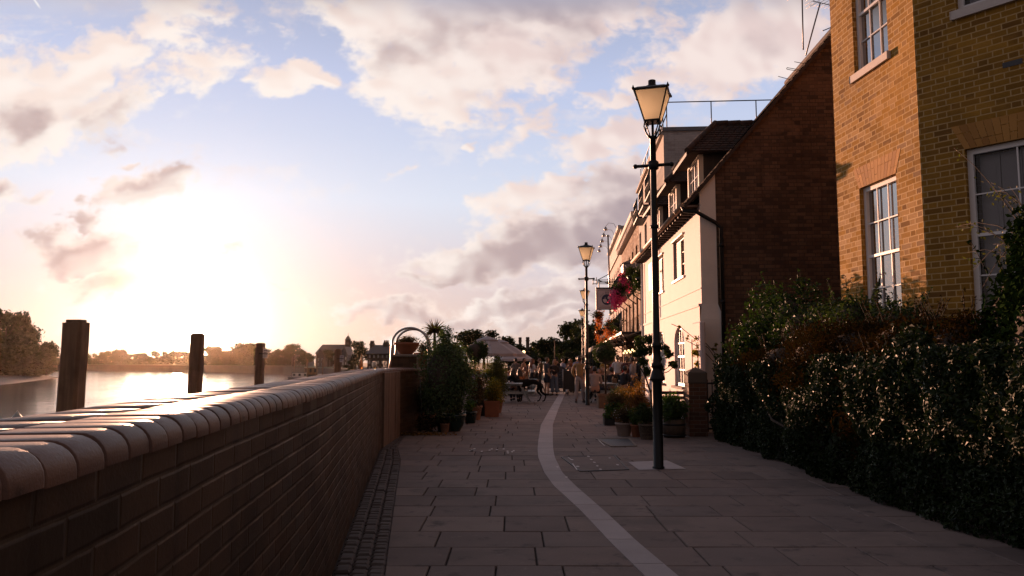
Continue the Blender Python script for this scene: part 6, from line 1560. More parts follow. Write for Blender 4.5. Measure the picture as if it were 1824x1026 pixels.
def parasol(x, y, Y_, edge_z, apex_z, rad, label, sides=8):
    c = AY(x, y, Y_); t = thing('parasol', (c.x, Y_, 0), label, 'parasol', 'pale canvas parasols over the terrace')
    m_ = MB(); n_ = sides; ap = Vector((c.x, Y_, apex_z)); rings = [(rad, edge_z), (rad * .66, edge_z + (apex_z - edge_z) * .42), (rad * .30, edge_z + (apex_z - edge_z) * .80)]
    V_ = []
    for (r_, z) in rings:
        for k in range(n_ * 2):
            a = math.pi * k / n_ + .2; q_ = r_ * (1 if k % 2 == 0 else .955); V_.append((c.x + q_ * math.cos(a), Y_ + q_ * math.sin(a), z - (0 if k % 2 == 0 else .03)))
    fs = []
    for i in range(2):
        for k in range(n_ * 2): l = (k + 1) % (n_ * 2); fs.append((i * n_ * 2 + k, i * n_ * 2 + l, (i + 1) * n_ * 2 + l, (i + 1) * n_ * 2 + k))
    m_.mesh(V_, fs)
    for k in range(n_ * 2):                                # hanging valance
        a, b = Vector(V_[k]), Vector(V_[(k + 1) % (n_ * 2)]); m_.quad(a, b, b + Vector((0, 0, -.14)), a + Vector((0, 0, -.14)))
    cn = m_.build('canopy', M['canvas'], t); m_ = MB()
    r0, z0 = rad * .36, edge_z + (apex_z - edge_z) * .80 + .03
    pts = [(c.x + r0 * math.cos(math.pi * 2 * k / n_ + .2), Y_ + r0 * math.sin(math.pi * 2 * k / n_ + .2), z0) for k in range(n_)]
    for k in range(n_): m_.poly([pts[k], pts[(k + 1) % n_], tuple(ap + Vector((0, 0, .05)))])
    for k in range(n_): a, b = Vector(pts[k]), Vector(pts[(k + 1) % n_]); m_.quad(a, b, b + Vector((0, 0, -.07)), a + Vector((0, 0, -.07)))
    m_.build('vent', M['canvas'], cn)
    m_ = MB()
    for k in range(n_): a = 2 * math.pi * k / n_ + .2; m_.tube([(c.x, Y_, apex_z - .1), (c.x + rad * .97 * math.cos(a), Y_ + rad * .97 * math.sin(a), edge_z - .02)], .012, 4)
    m_.build('ribs', M['tablewood'], t)
    m_ = MB(); m_.tube([(c.x, Y_, 0), (c.x, Y_, apex_z + .12)], .028, 8); m_.lathe((c.x, Y_, 0), [(.28, 0), (.28, .05), (.06, .09)], 14); m_.build('pole', M['tantrough'], t)
parasol(868, 620, 44, 2.02, 2.95, 1.72, 'large pale parasol at the left, nearest the ball headed tree')
parasol(889, 620, 50, 2.05, 2.95, 1.75, 'pale parasol in the middle, right of the largest one')
parasol(915, 632, 58, 1.75, 2.5, 1.5, 'low pale parasol at the right, behind the other two')

m_ = MB(); c = AY(993, 702, 39.0); t = thing('menu_board', (c.x, 39, 0), 'dark chalk menu board on legs standing right of the woman in wide jeans', 'menu board')
w_ = .42; m_.box(c.x - w_, c.x + w_, 38.97, 39.03, .25, 1.22, 0, .01); m_.poly([(c.x - w_, 38.98, 1.22), (c.x + w_, 38.98, 1.22), (c.x + w_ * .6, 38.98, 1.33), (c.x, 38.98, 1.37), (c.x - w_ * .6, 38.98, 1.33)]); m_.build('board', M['chalk'], t)
m_ = MB()
for k in range(9):
    z = 1.08 - k * .09
    for i in range(5):
        if (i * 7 + k * 3) % 6: m_.box(c.x - .30 + i * .125, c.x - .30 + i * .125 + .06 + .02 * ((i + k) % 3), 38.962, 38.968, z, z + .022)
m_.build('chalk_lines', M['chalkmark'], t)
m_ = MB()
for sx in (-w_ - .03, w_ + .03): m_.bar((c.x + sx, 39.0, 0), (c.x + sx, 39.0, 1.26), .06)
m_.box(c.x - w_, c.x + w_, 38.96, 39.04, .06, .11); m_.build('legs', M['tablewood'], t)
m_ = MB(); c = AY(1019, 690, 38.4); t = thing('wind_screen', (c.x, 38.4, 0), 'black waist high canvas screen right of the menu board', 'screen')
m_.box(c.x - .42, c.x + .44, 38.38, 38.42, .12, 1.12); m_.build('panel', M['troughblack'], t); m_ = MB()
for sx in (-.44, .46): m_.tube([(c.x + sx, 38.4, 0), (c.x + sx, 38.4, 1.2)], .022, 6)
m_.build('posts', M['steel'], t)
c = AY(1010.5, 690, 37.8); m_ = MB(); m_.lathe((c.x, 37.8, 0), [(.07, 0), (.085, .24), (.075, .24), (.06, .02), (.001, .02)], 12); tag(m_.build('water_bowl_pail', M['steel'], None), 'small pale pail on the ground at the foot of the black screen', 'pail')

# ================================================================ people
SKIN = {}
def cloth(name, col): 
    if name not in M: M[name] = plain(name, col, .85, 0, .18, 12, .25)
    return M[name]
M['skin'] = plain('skin', (.42, .23, .155), .55, 0, .06, 12); M['skin_dark'] = plain('brown_skin', (.19, .095, .06), .55, 0, .06, 12); M['eye'] = plain('eye', (.03, .02, .018), .3, 0, .02, 5)
def hairmat(n, c): 
    k = 'hair_' + n
    if k not in M: M[k] = timber(k, tuple(x * .65 for x in c), c, .5, 40, .5)
    return M[k]
def skinned(name, joints, edges, radii, mats, parent, org, level=1, roots=(0,), extra=None, flat=None):
    """one continuous surface grown along a skeleton of joints"""
    bm = bmesh.new(); lay = bm.verts.layers.skin.verify(); vs = [bm.verts.new(j) for j in joints]
    for (a, b) in edges: bm.edges.new((vs[a], vs[b]))
    for i, v in enumerate(vs):
        r_ = radii[i]; v[lay].radius = r_ if isinstance(r_, tuple) else (r_, r_); v[lay].use_root = i in roots
    me = bpy.data.meshes.new(name + '_skeleton'); bm.to_mesh(me); bm.free(); tmp = bpy.data.objects.new(name + '_skeleton', me); COL.objects.link(tmp)
    tmp.modifiers.new('Skin', 'SKIN').use_smooth_shade = True; s_ = tmp.modifiers.new('Sub', 'SUBSURF'); s_.levels = level; s_.render_levels = level
    dg = bpy.context.evaluated_depsgraph_get(); ev = tmp.evaluated_get(dg); me2 = bpy.data.meshes.new_from_object(ev)
    vsx = [tuple(v.co) for v in me2.vertices]; fsx = [tuple(p.vertices) for p in me2.polygons]
    bpy.data.objects.remove(tmp); bpy.data.meshes.remove(me); bpy.data.meshes.remove(me2)
    mb = MB(); mb.mesh(vsx, fsx, 0, True)
    if extra: extra(mb)
    return mb.build(name, mats, parent, org)

def person(x, y, Y_, face, label, pose='stand', H=1.70, skin='skin', top=('dark_top', (.02, .02, .025)), bottom=('dark_trousers', (.02, .022, .03)), hair=('brown', (.05, .028, .015)), hairlen='short', sleeves='short', legs='long', armL='down', armR='down', stride=0.0, build=1.0, shoe=('black_shoes', (.012, .012, .012)), lean=0.0, turn=0.0, cap=None, zoff=None):
    """stands (or sits) where its feet (or seat) project to; face = heading of the front, degrees from +Y clockwise"""
    p = AY(x, y, Y_); base = (p.x, Y_, 0.0)
    t = thing('person', base, label, 'person', 'people on the pub terrace')
    s = H / 1.70; f = math.radians(-face); F_ = Matrix.Rotation(f, 3, 'Z'); O = Vector(base)
    sit = pose == 'sit'; dz = -.40 if sit else 0.0
    def Q(v): v = Vector(v) * s; return F_ @ v + O
    def up(v):                                             # upper body: seat height, lean forward about the hips
        v = Vector(v); zc = v.z - .92; return Q((v.x, v.y * 1.0 + lean * zc, v.z + dz))
    J = {}
    J['pelvis'] = up((0, 0, .95)); J['waist'] = up((0, .005, 1.08)); J['chest'] = up((0, .0, 1.27)); J['sh'] = up((0, -.015, 1.405)); J['neck'] = up((0, .0, 1.47)); J['hb'] = up((0, .02, 1.53))
    for sd, n in ((-1, 'L'), (1, 'R')):
        J['hip' + n] = up((sd * .095, 0, .90))
        if sit: J['knee' + n] = Q((sd * .13, .42, .50)); J['ank' + n] = Q((sd * .14, .40, .09)); J['toe' + n] = Q((sd * .15, .56, .035))
        else:
            st = stride * sd; J['knee' + n] = Q((sd * .10, st * .55 + .015, .50)); J['ank' + n] = Q((sd * .105, st * 1.0 - .015, .09)); J['toe' + n] = Q((sd * .13, st * 1.0 + .13, .035))
        J['sho' + n] = up((sd * .185, -.01, 1.395)); arm = armL if n == 'L' else armR
        el, wr = {'down': ((.235, -.03, 1.13), (.245, .05, .89)), 'phone': ((.22, .0, 1.12), (.08, .27, 1.20)), 'hip': ((.37, -.08, 1.15), (.20, .04, 1.0)), 'table': ((.235, .16, 1.14), (.12, .38, 1.10)), 'drink': ((.24, .06, 1.12), (.14, .26, 1.30)), 'pocket': ((.27, -.06, 1.14), (.19, .05, .93)), 'cross': ((.23, .06, 1.14), (-.08, .20, 1.16)), 'head': ((.33, .10, 1.30), (.13, .12, 1.52)), 'back': ((.25, -.14, 1.14), (.08, -.20, .98))}[arm]
        J['elb' + n] = up((sd * el[0], el[1], el[2])); J['wri' + n] = up((sd * wr[0], wr[1], wr[2]))
        d = (J['wri' + n] - J['elb' + n]).normalized(); J['palm' + n] = J['wri' + n] + d * .075 * s
    names = ['pelvis', 'waist', 'chest', 'sh', 'neck', 'hb'] + [k + n for n in 'LR' for k in ('hip', 'knee', 'ank', 'toe', 'sho', 'elb', 'wri', 'palm')]
    ix = {n: i for i, n in enumerate(names)}; b_ = build
    rad = {'pelvis': (.115 * b_, .10 * b_), 'waist': (.12 * b_, .095 * b_), 'chest': (.14 * b_, .10 * b_), 'sh': .085, 'neck': .05, 'hb': .055, 'hip': .085 * b_, 'knee': .055, 'ank': .036, 'toe': .03, 'sho': .055, 'elb': .040, 'wri': .028, 'palm': (.036, .02)}
    jo = [J[n] for n in names]; ra = []
    for n in names:
        r_ = rad.get(n, rad.get(n[:-1])); ra.append(tuple(q_ * s for q_ in r_) if isinstance(r_, tuple) else r_ * s)
    ed = [('pelvis', 'waist'), ('waist', 'chest'), ('chest', 'sh'), ('sh', 'neck'), ('neck', 'hb')]
    for n in 'LR': ed += [('pelvis', 'hip' + n), ('hip' + n, 'knee' + n), ('knee' + n, 'ank' + n), ('ank' + n, 'toe' + n), ('sh', 'sho' + n), ('sho' + n, 'elb' + n), ('elb' + n, 'wri' + n), ('wri' + n, 'palm' + n)]
    ed = [(ix[a], ix[b]) for a, b in ed]; roots = [0]
    for n, sd in (('L', -1), ('R', 1)):                    # four fingers of different length, and a thumb from the side of the palm
        w = J['wri' + n]; d = (J['palm' + n] - w).normalized(); side_ = (F_ @ Vector((0, 1, 0))); ac = (side_ - d * side_.dot(d)); ac = ac.normalized() if ac.length > .2 else d.orthogonal().normalized(); cu = d.cross(ac).normalized() * (1 if n == 'L' else -1)
        for k, ln in enumerate((.062, .074, .068, .052)):
            r0 = w + d * .075 * s + ac * (.027 - .018 * k) * s; r1 = r0 + d * ln * .55 * s + cu * .012 * s; r2_ = r1 + (d * .6 + cu * .8).normalized() * ln * .5 * s
            i0 = len(jo); jo += [r0, r1, r2_]; ra += [.0095 * s, .009 * s, .0075 * s]; ed += [(i0, i0 + 1), (i0 + 1, i0 + 2)]; roots.append(i0)
        r0 = w + d * .03 * s + ac * .03 * s; r1 = r0 + (d * .7 + ac * .7) * .035 * s; r2_ = r1 + (d + cu * .3).normalized() * .03 * s
        i0 = len(jo); jo += [r0, r1, r2_]; ra += [.012 * s, .0105 * s, .009 * s]; ed += [(i0, i0 + 1), (i0 + 1, i0 + 2)]; roots.append(i0)
    tf = Matrix.Rotation(math.radians(-turn), 3, 'Z'); hc = J['hb'] + F_ @ Vector((0, .015 * s, .085 * s))
    def head(mb):
        base_ = len(mb.v); mb.ball((0, 0, 0), .074 * s, .092 * s, .118 * s, 14, 10)
        for i in range(base_, len(mb.v)):
            v = Vector(mb.v[i])
            if v.z < -.03 * s: v.x *= .82; v.y = v.y * .86 + .012 * s            # jaw
            fr_ = v.y > .06 * s
            if fr_ and abs(v.x) < .016 * s and -.045 * s < v.z < .015 * s: v.y += .022 * s   # nose
            mb.v[i] = tuple(hc + F_ @ tf @ v)
        for sx in (-1, 1):
            mb.ball(hc + F_ @ tf @ (Vector((sx * .030, .080, .008)) * s), .011 * s, None, None, 6, 4, 1)
            mb.ball(hc + F_ @ tf @ (Vector((sx * .074, -.005, -.01)) * s), .012 * s, .02 * s, .028 * s, 6, 4, 0)
        mb.ball(hc + F_ @ tf @ (Vector((0, .083, -.052)) * s), .022 * s, .010 * s, .007 * s, 8, 4, 2)
    lip = M.setdefault('lips', None) or plain('lips', (.30, .11, .09), .5, 0, .05, 8); M['lips'] = lip
    skinned('body', jo, ed, ra, [M[skin], M['eye'], lip], t, base, 1, roots, head)
    # clothes: the same skeleton, a little fuller
    def dress(name, chain, rr, matl, roots=(0,)):
        nm = []; 
        for a, b in chain:
            for k in (a, b):
                if k not in nm: nm.append(k)
        pts = [K[k] for k in nm]; rs = [rr[k] if k in rr else rr[k[:-1]] for k in nm]; rs = [tuple(q_ * s for q_ in r_) if isinstance(r_, tuple) else r_ * s for r_ in rs]
        return skinned(name, pts, [(nm.index(a), nm.index(b)) for a, b in chain], rs, matl, t, base, 1, roots)
    K = dict(J)
    for n in 'LR':
        K['sle' + n] = J['sho' + n].lerp(J['elb' + n], .75); K['cuf' + n] = J['elb' + n].lerp(J['wri' + n], .92); K['sh2' + n] = J['knee' + n].lerp(J['hip' + n], .12); K['hem' + n] = J['ank' + n].lerp(J['knee' + n], .04)
    K['tail'] = up((0, 0, .93 if not sit else .97)); K['nk'] = up((0, -.01, 1.44))
    ch = [('chest', 'waist'), ('waist', 'tail'), ('chest', 'sh'), ('sh', 'nk')]
    for n in 'LR': ch += [('sh', 'sho' + n), ('sho' + n, 'sle' + n if sleeves == 'short' else 'elb' + n)] + ([('elb' + n, 'cuf' + n)] if sleeves == 'long' else [])
    dress('shirt', ch, {'chest': (.158 * b_, .118 * b_), 'waist': (.142 * b_, .115 * b_), 'tail': (.145 * b_, .118 * b_), 'sh': .10, 'nk': .066, 'sho': .07, 'sle': .062, 'elb': .055, 'cuf': .042}, cloth(*top))
    if legs in ('long', 'shorts', 'wide'):
        ch = [('waist2', 'pelvis')]; K['waist2'] = up((0, 0, 1.02))
        for n in 'LR':
            if legs == 'shorts': K['mid' + n] = J['hip' + n].lerp(J['knee' + n], .5); ch += [('pelvis', 'hip' + n), ('hip' + n, 'mid' + n), ('mid' + n, 'sh2' + n)]
            else: ch += [('pelvis', 'hip' + n), ('hip' + n, 'knee' + n), ('knee' + n, 'hem' + n)]
        dress('trousers' if legs != 'shorts' else 'shorts', ch, {'waist2': (.128 * b_, .105 * b_), 'pelvis': (.130 * b_, .115 * b_), 'hip': .102 * b_, 'mid': .095 * b_, 'sh2': .088, 'knee': .078 if legs == 'long' else .098, 'hem': .058 if legs == 'long' else .105}, cloth(*bottom))
    else:
        mb = MB(); prof = [(.19, .42), (.185, .6), (.165, .8), (.14, .98), (.12, 1.06)] if not sit else [(.20, .80), (.17, .95), (.13, 1.06)]
        base_ = len(mb.v); mb.lathe((0, 0, 0), prof, 16)
        mb.v = [tuple(up((v[0], v[1] * .8, v[2]))) for v in mb.v]; mb.build('skirt', cloth(*bottom), t)
    hm = hairmat(*hair)
    def hairf():
        mb = MB(); base_ = len(mb.v); mb.ball((0, 0, 0), .086 * s, .104 * s, .124 * s, 14, 10)
        keep = []
        for i in range(base_, len(mb.v)):
            v = Vector(mb.v[i]); v.y -= .012 * s; v.z += .012 * s
            if v.y > .02 * s and v.z < .055 * s: v = Vector((v.x * .80, v.y * .55, max(v.z, -.02 * s) * .8 + .02 * s))
            if v.z < -.05 * s and hairlen == 'short': v.z = -.05 * s + (v.z + .05 * s) * .2
            mb.v[i] = tuple(hc + F_ @ tf @ v)
        if hairlen == 'long':
            L = Vector((0, -.075, 0)) * s
            pts = [hc + F_ @ tf @ (Vector((0, -.055, .03)) * s), hc + F_ @ tf @ (Vector((0, -.085, -.10)) * s), hc + F_ @ (Vector((0, -.115, -.26)) * s), hc + F_ @ (Vector((0, -.11, -.40)) * s)]
            for sx in (-.05, 0, .05): mb.tube([q_ + F_ @ Vector((sx * s * (1 + .3 * i), 0, 0)) for i, q_ in enumerate(pts)], [.055 * s, .062 * s, .05 * s, .018 * s], 8)
        if hairlen == 'bob':
            for sx in (-.06, 0, .06): mb.tube([hc + F_ @ tf @ (Vector((sx, -.05, .02)) * s), hc + F_ @ tf @ (Vector((sx * 1.2, -.06, -.10)) * s), hc + F_ @ tf @ (Vector((sx * 1.1, -.045, -.16)) * s)], [.055 * s, .05 * s, .02 * s], 8)
        if hairlen == 'bun': mb.ball(hc + F_ @ tf @ (Vector((0, -.09, .09)) * s), .045 * s)
        return mb.build('hair', hm, t)
    if hairlen != 'bald': hairf()
    if cap:
        mb = MB(); mb.lathe((0, 0, 0), [(.098 * s, .03 * s), (.096 * s, .07 * s), (.07 * s, .12 * s), (.001, .135 * s)], 14); mb.obox(Vector((-.07, .05, .03)) * s, Vector((.14, 0, 0)) * s, Vector((0, .13, -.015)) * s, Vector((0, 0, .012)) * s)
        mb.v = [tuple(hc + F_ @ tf @ Vector(v)) for v in mb.v]; mb.build('cap', cloth(*cap), t)
    for n in 'LR':
        mb = MB(); a, q_ = J['ank' + n], J['toe' + n]; hl_ = Vector((a.x, a.y, 0)) - (Vector((q_.x, q_.y, 0)) - Vector((a.x, a.y, 0))).normalized() * .05 * s; d = (Vector((q_.x, q_.y, 0)) - hl_)
        mb.tube([hl_ + Vector((0, 0, .045 * s)), hl_ + d * .35 + Vector((0, 0, .055 * s)), hl_ + d * .75 + Vector((0, 0, .042 * s)), hl_ + d * 1.1 + Vector((0, 0, .03 * s))], [.036 * s, .048 * s, .046 * s, .026 * s], 8)
        lo = min(v[2] for v in mb.v); mb.v = [(v[0], v[1], max(v[2] , .004)) for v in mb.v]; mb.build('shoe', cloth(*shoe), t)
    return t
WHT = ('white_trainers', (.5, .48, .46))
person(974, 704, 36.6, 65, 'man in dark grey t-shirt and navy shorts standing in the middle of the path', 'stand', 1.74, 'skin', ('charcoal_tshirt', (.050, .046, .050)), ('navy_shorts', (.012, .016, .03)), ('sandy', (.15, .085, .04)), 'short', 'short', 'shorts', 'down', 'down', .02, 1.22)
person(988, 704, 36.8, -155, 'fair haired woman in dark brown top and wide blue jeans looking at her phone', 'stand', 1.64, 'skin', ('dark_brown_top', (.035, .022, .018)), ('pale_blue_jeans', (.12, .15, .20)), ('fair', (.36, .20, .085)), 'bob', 'long', 'wide', 'phone', 'phone', .02, .95, ('black_shoes', (.012, .012, .012)), 0, 0)
person(948, 699, 38.5, 60, 'woman with long auburn hair in a white top and short dark skirt', 'stand', 1.68, 'skin', ('white_top', (.55, .50, .50)), ('black_skirt', (.014, .013, .016)), ('auburn', (.20, .065, .028)), 'long', 'short', 'skirt', 'down', 'drink', .03, .92, WHT)
person(1033, 717, 30.2, 22, 'man in patterned tan shirt and pale trousers walking away by the lamp post', 'stand', 1.76, 'skin_dark', ('patterned_tan_shirt', (.30, .18, .075)), ('pale_grey_trousers', (.30, .255, .25)), ('black', (.012, .010, .010)), 'short', 'long', 'long', 'pocket', 'phone', .13, 1.0, ('grey_shoes', (.10, .09, .09)), 0, 25)
person(914, 700, 31.2, 8, 'long haired woman in a black jacket seated at the near left picnic table', 'sit', 1.66, 'skin', ('black_jacket', (.014, .013, .015)), ('dark_trousers', (.02, .022, .03)), ('darkbrown', (.028, .016, .012)), 'long', 'long', 'long', 'table', 'table', 0, .98, lean=.15)
person(927, 700, 32.0, -20, 'person in a burnt orange cardigan seated beside the woman in the black jacket', 'sit', 1.62, 'skin', ('orange_cardigan', (.36, .125, .045)), ('dark_trousers', (.02, .022, .03)), ('darkbrown', (.028, .016, .012)), 'long', 'long', 'long', 'table', 'table', 0, .95, lean=.2)
person(899, 700, 36.2, 40, 'person in a pale pink top seated at the far left of the crowd', 'sit', 1.66, 'skin', ('pale_pink_top', (.40, .28, .25)), ('dark_trousers', (.02, .022, .03)), ('brown', (.05, .028, .015)), 'short', 'short', 'long', 'table', 'drink', lean=.1)
person(907, 700, 37.6, -30, 'person in a rust red top with a raised glass among the seated group', 'sit', 1.70, 'skin', ('rust_red_top', (.30, .075, .05)), ('dark_trousers', (.02, .022, .03)), ('brown', (.05, .028, .015)), 'short', 'short', 'long', 'drink', 'table', lean=.08)
person(927, 700, 38.6, 175, 'fair haired person in a beige top seated facing the path under the parasols', 'sit', 1.66, 'skin', ('beige_top', (.42, .31, .24)), ('dark_trousers', (.02, .022, .03)), ('fair', (.36, .20, .085)), 'bob', 'short', 'long', 'table', 'table', lean=.08)
person(938, 700, 37.8, -70, 'woman with long red brown hair in a tan top seated left of the standing woman', 'sit', 1.68, 'skin', ('tan_top', (.33, .19, .12)), ('dark_trousers', (.02, .022, .03)), ('auburn', (.20, .065, .028)), 'long', 'long', 'long', 'table', 'drink', lean=.08)
person(956, 700, 40.2, -100, 'person in black seated behind the woman in the white top', 'sit', 1.74, 'skin', ('black_jumper', (.016, .015, .017)), ('dark_trousers', (.02, .022, .03)), ('black', (.012, .010, .010)), 'short', 'long', 'long', 'table', 'table', lean=.1)
person(993, 702, 41.5, -60, 'man in black with a dark cap standing behind the woman in jeans', 'stand', 1.76, 'skin', ('black_jacket', (.014, .013, .015)), ('dark_trousers', (.02, .022, .03)), ('black', (.012, .010, .010)), 'short', 'long', 'long', 'cross', 'down', cap=('black_cap', (.012, .012, .014)))
person(1013, 700, 40.5, 150, 'person in an off white shirt seated behind the black screen', 'sit', 1.72, 'skin', ('off_white_shirt', (.48, .43, .40)), ('dark_trousers', (.02, .022, .03)), ('brown', (.05, .028, .015)), 'short', 'short', 'long', 'table', 'table', lean=.1)
person(1021, 700, 40.0, 200, 'dark haired woman in a bright pink top seated behind the black screen', 'sit', 1.68, 'skin', ('pink_top', (.55, .07, .16)), ('dark_trousers', (.02, .022, .03)), ('black', (.012, .010, .010)), 'long', 'short', 'long', 'table', 'table', lean=.05)
person(1060, 712, 29.6, 5, 'man in a pinkish shirt seated with his back turned, right of a lamp post', 'sit', 1.78, 'skin', ('pale_pinkish_shirt', (.36, .27, .24)), ('dark_trousers', (.02, .022, .03)), ('black', (.012, .010, .010)), 'short', 'long', 'long', 'table', 'table', 0, 1.12, lean=.1)
person(1068, 712, 32.2, 190, 'dark haired person with face hidden, seated across from the man in the pinkish shirt', 'sit', 1.66, 'skin', ('dark_green_top', (.022, .028, .022)), ('dark_trousers', (.02, .022, .03)), ('darkbrown', (.028, .016, .012)), 'short', 'long', 'long', 'table', 'table', lean=.1)
person(1073, 708, 33.0, 160, 'person with bright wavy fair hair among the people seated by the pub', 'sit', 1.72, 'skin', ('dusty_rose_top', (.30, .16, .13)), ('dark_trousers', (.02, .022, .03)), ('golden', (.46, .25, .09)), 'bob', 'short', 'long', 'table', 'table', lean=.05)
person(1090, 708, 31.4, 0, 'broad man in a black jumper seated with his back to the path', 'sit', 1.72, 'skin', ('black_jumper', (.016, .015, .017)), ('dark_trousers', (.02, .022, .03)), ('black', (.012, .010, .010)), 'short', 'long', 'long', 'table', 'table', 0, 1.15, lean=.12)
person(1083, 706, 33.5, 30, 'woman with fair hair down her back seated left of the man in the black jumper', 'sit', 1.64, 'skin', ('cream_top', (.45, .36, .28)), ('dark_trousers', (.02, .022, .03)), ('fair', (.36, .20, .085)), 'long', 'short', 'long', 'table', 'table', lean=.1)
person(1110, 708, 30.9, 48, 'man in a dark suit jacket seated in profile by the pub', 'sit', 1.80, 'skin', ('dark_suit', (.018, .018, .024)), ('dark_trousers', (.02, .022, .03)), ('black', (.012, .010, .010)), 'short', 'long', 'long', 'table', 'drink', 0, 1.1, lean=.2)
person(1101, 702, 35.2, 15, 'man in a plain white t-shirt standing with his back turned at the pub front', 'stand', 1.82, 'skin', ('white_tshirt', (.62, .58, .58)), ('dark_trousers', (.02, .022, .03)), ('sandy', (.15, .085, .04)), 'short', 'short', 'long', 'drink', 'drink', 0, 1.15)
person(1107, 702, 36.4, 215, 'person in a red shirt standing behind the man in the white t-shirt', 'stand', 1.76, 'skin', ('red_shirt', (.40, .045, .035)), ('dark_trousers', (.02, .022, .03)), ('brown', (.05, .028, .015)), 'short', 'short', 'long', 'down', 'drink')
person(1092, 702, 36.8, 120, 'person in a red top standing left of the man in the white t-shirt', 'stand', 1.70, 'skin', ('crimson_top', (.32, .035, .03)), ('dark_trousers', (.02, .022, .03)), ('golden', (.46, .25, .09)), 'bob', 'short', 'long', 'down', 'drink')
person(1117, 703, 34.6, -160, 'dark haired man with a brown face looking towards the camera at the pub front', 'stand', 1.76, 'skin_dark', ('maroon_top', (.10, .03, .028)), ('dark_trousers', (.02, .022, .03)), ('black', (.012, .010, .010)), 'short', 'short', 'long', 'down', 'drink')
person(1129, 706, 32.2, -55, 'person in a pale grey shirt standing with one arm bent on the hip', 'stand', 1.72, 'skin', ('pale_grey_shirt', (.30, .28, .30)), ('grey_trousers', (.08, .075, .08)), ('darkbrown', (.028, .016, .012)), 'short', 'long', 'long', 'hip', 'drink', lean=.05)
person(1137, 706, 32.8, -90, 'person in dark clothes standing close against the cottage wall end', 'stand', 1.78, 'skin_dark', ('black_coat', (.013, .012, .014)), ('dark_trousers', (.02, .022, .03)), ('black', (.012, .010, .010)), 'short', 'long', 'long', 'down', 'drink')
person(1029, 700, 44.0, 10, 'distant person with a blue bag held at the shoulder near the second lamp post', 'stand', 1.80, 'skin', ('sky_blue_top', (.16, .22, .40)), ('dark_trousers', (.02, .022, .03)), ('darkbrown', (.028, .016, .012)), 'short', 'short', 'long', 'drink', 'down')

for (x, Y_, face, lab, pose, top, hair_, hl) in [
    (886, 38.0, 30, 'person in a dark blue top seated at the far left edge of the terrace crowd', 'sit', ('dark_blue_top', (.03, .04, .09)), ('brown', (.05, .028, .015)), 'short'),
    (892, 41.0, 170, 'fair haired person in a white shirt seated behind the leftmost drinkers', 'sit', ('white_shirt', (.5, .46, .44)), ('fair', (.36, .20, .085)), 'bob'),
    (919, 41.5, -20, 'person in a grey top standing among the seated group under the parasols', 'stand', ('grey_top', (.14, .13, .13)), ('darkbrown', (.028, .016, .012)), 'short'),
    (933, 44.0, 120, 'person in a peach shirt standing behind the seated group, right of the bright lamp', 'stand', ('peach_shirt', (.42, .24, .16)), ('black', (.012, .010, .010)), 'short'),
    (962, 43.5, -80, 'person in an olive jacket standing between the white topped woman and the large man', 'stand', ('olive_jacket', (.07, .065, .03)), ('sandy', (.15, .085, .04)), 'short'),
    (1003, 46.0, 60, 'person in a light blue shirt standing far back above the menu board', 'stand', ('light_blue_shirt', (.25, .30, .42)), ('brown', (.05, .028, .015)), 'short'),
    (1016, 48.0, 190, 'far standing person in a rust coat behind the pink topped woman', 'stand', ('rust_coat', (.26, .09, .04)), ('fair', (.36, .20, .085)), 'long'),
    (1053, 36.5, 40, 'person in a lilac top seated beyond the man in the pinkish shirt', 'sit', ('lilac_top', (.28, .22, .33)), ('auburn', (.20, .065, .028)), 'long'),
    (1077, 37.5, -30, 'person in a mustard top standing behind the ball headed standard tree', 'stand', ('mustard_top', (.34, .20, .04)), ('darkbrown', (.028, .016, .012)), 'short'),
    (1086, 39.0, 150, 'person in a charcoal shirt standing under the awning, left of the red shirts', 'stand', ('charcoal_shirt', (.04, .038, .042)), ('black', (.012, .010, .010)), 'short'),
    (1123, 37.0, 100, 'tall person in a teal top standing by the pub door under the awning', 'stand', ('teal_top', (.03, .12, .12)), ('brown', (.05, .028, .015)), 'short')]:
    person(x, 700, Y_, face, lab, pose, 1.72, 'skin', top, ('dark_trousers', (.02, .022, .03)), hair_, hl, 'short', 'long', 'table' if pose == 'sit' else 'down', 'drink', 0, 1.0, lean=.08 if pose == 'sit' else 0)

# ================================================================ the dog
dg_ = AY(955, 715, 31.0); t = thing('dog', (dg_.x, 31.0, 0), 'large lean black dog standing with its front half behind the near picnic table', 'dog')
DJ = {'rump': (.12, 0, .74), 'loin': (-.16, 0, .80), 'ribs': (-.44, 0, .73), 'chest': (-.68, 0, .70), 'neck': (-.84, 0, .86), 'skull': (-.96, 0, .98), 'muzzle': (-1.10, 0, .93), 'nose': (-1.20, 0, .90), 'tail0': (.22, 0, .68), 'tail1': (.30, .02, .48), 'tail2': (.36, .02, .30)}
for n, sy, dx_ in (('L', .09, .0), ('R', -.09, .16)):
    DJ['hip' + n] = (.12 + dx_ * .3, sy, .62); DJ['stf' + n] = (.03 + dx_ * .7, sy, .42); DJ['hock' + n] = (.20 + dx_ * 1.0, sy, .24); DJ['pas' + n] = (.12 + dx_ * 1.1, sy, .05); DJ['paw' + n] = (.03 + dx_ * 1.1, sy, .025)
    f_ = -.66 + (.06 if n == 'L' else -.04); DJ['sho' + n] = (f_, sy, .58); DJ['elb' + n] = (f_ + .05, sy, .42); DJ['wri' + n] = (f_ + .02, sy, .20); DJ['fpa' + n] = (f_ + .01, sy, .04); DJ['fto' + n] = (f_ - .07, sy, .025)
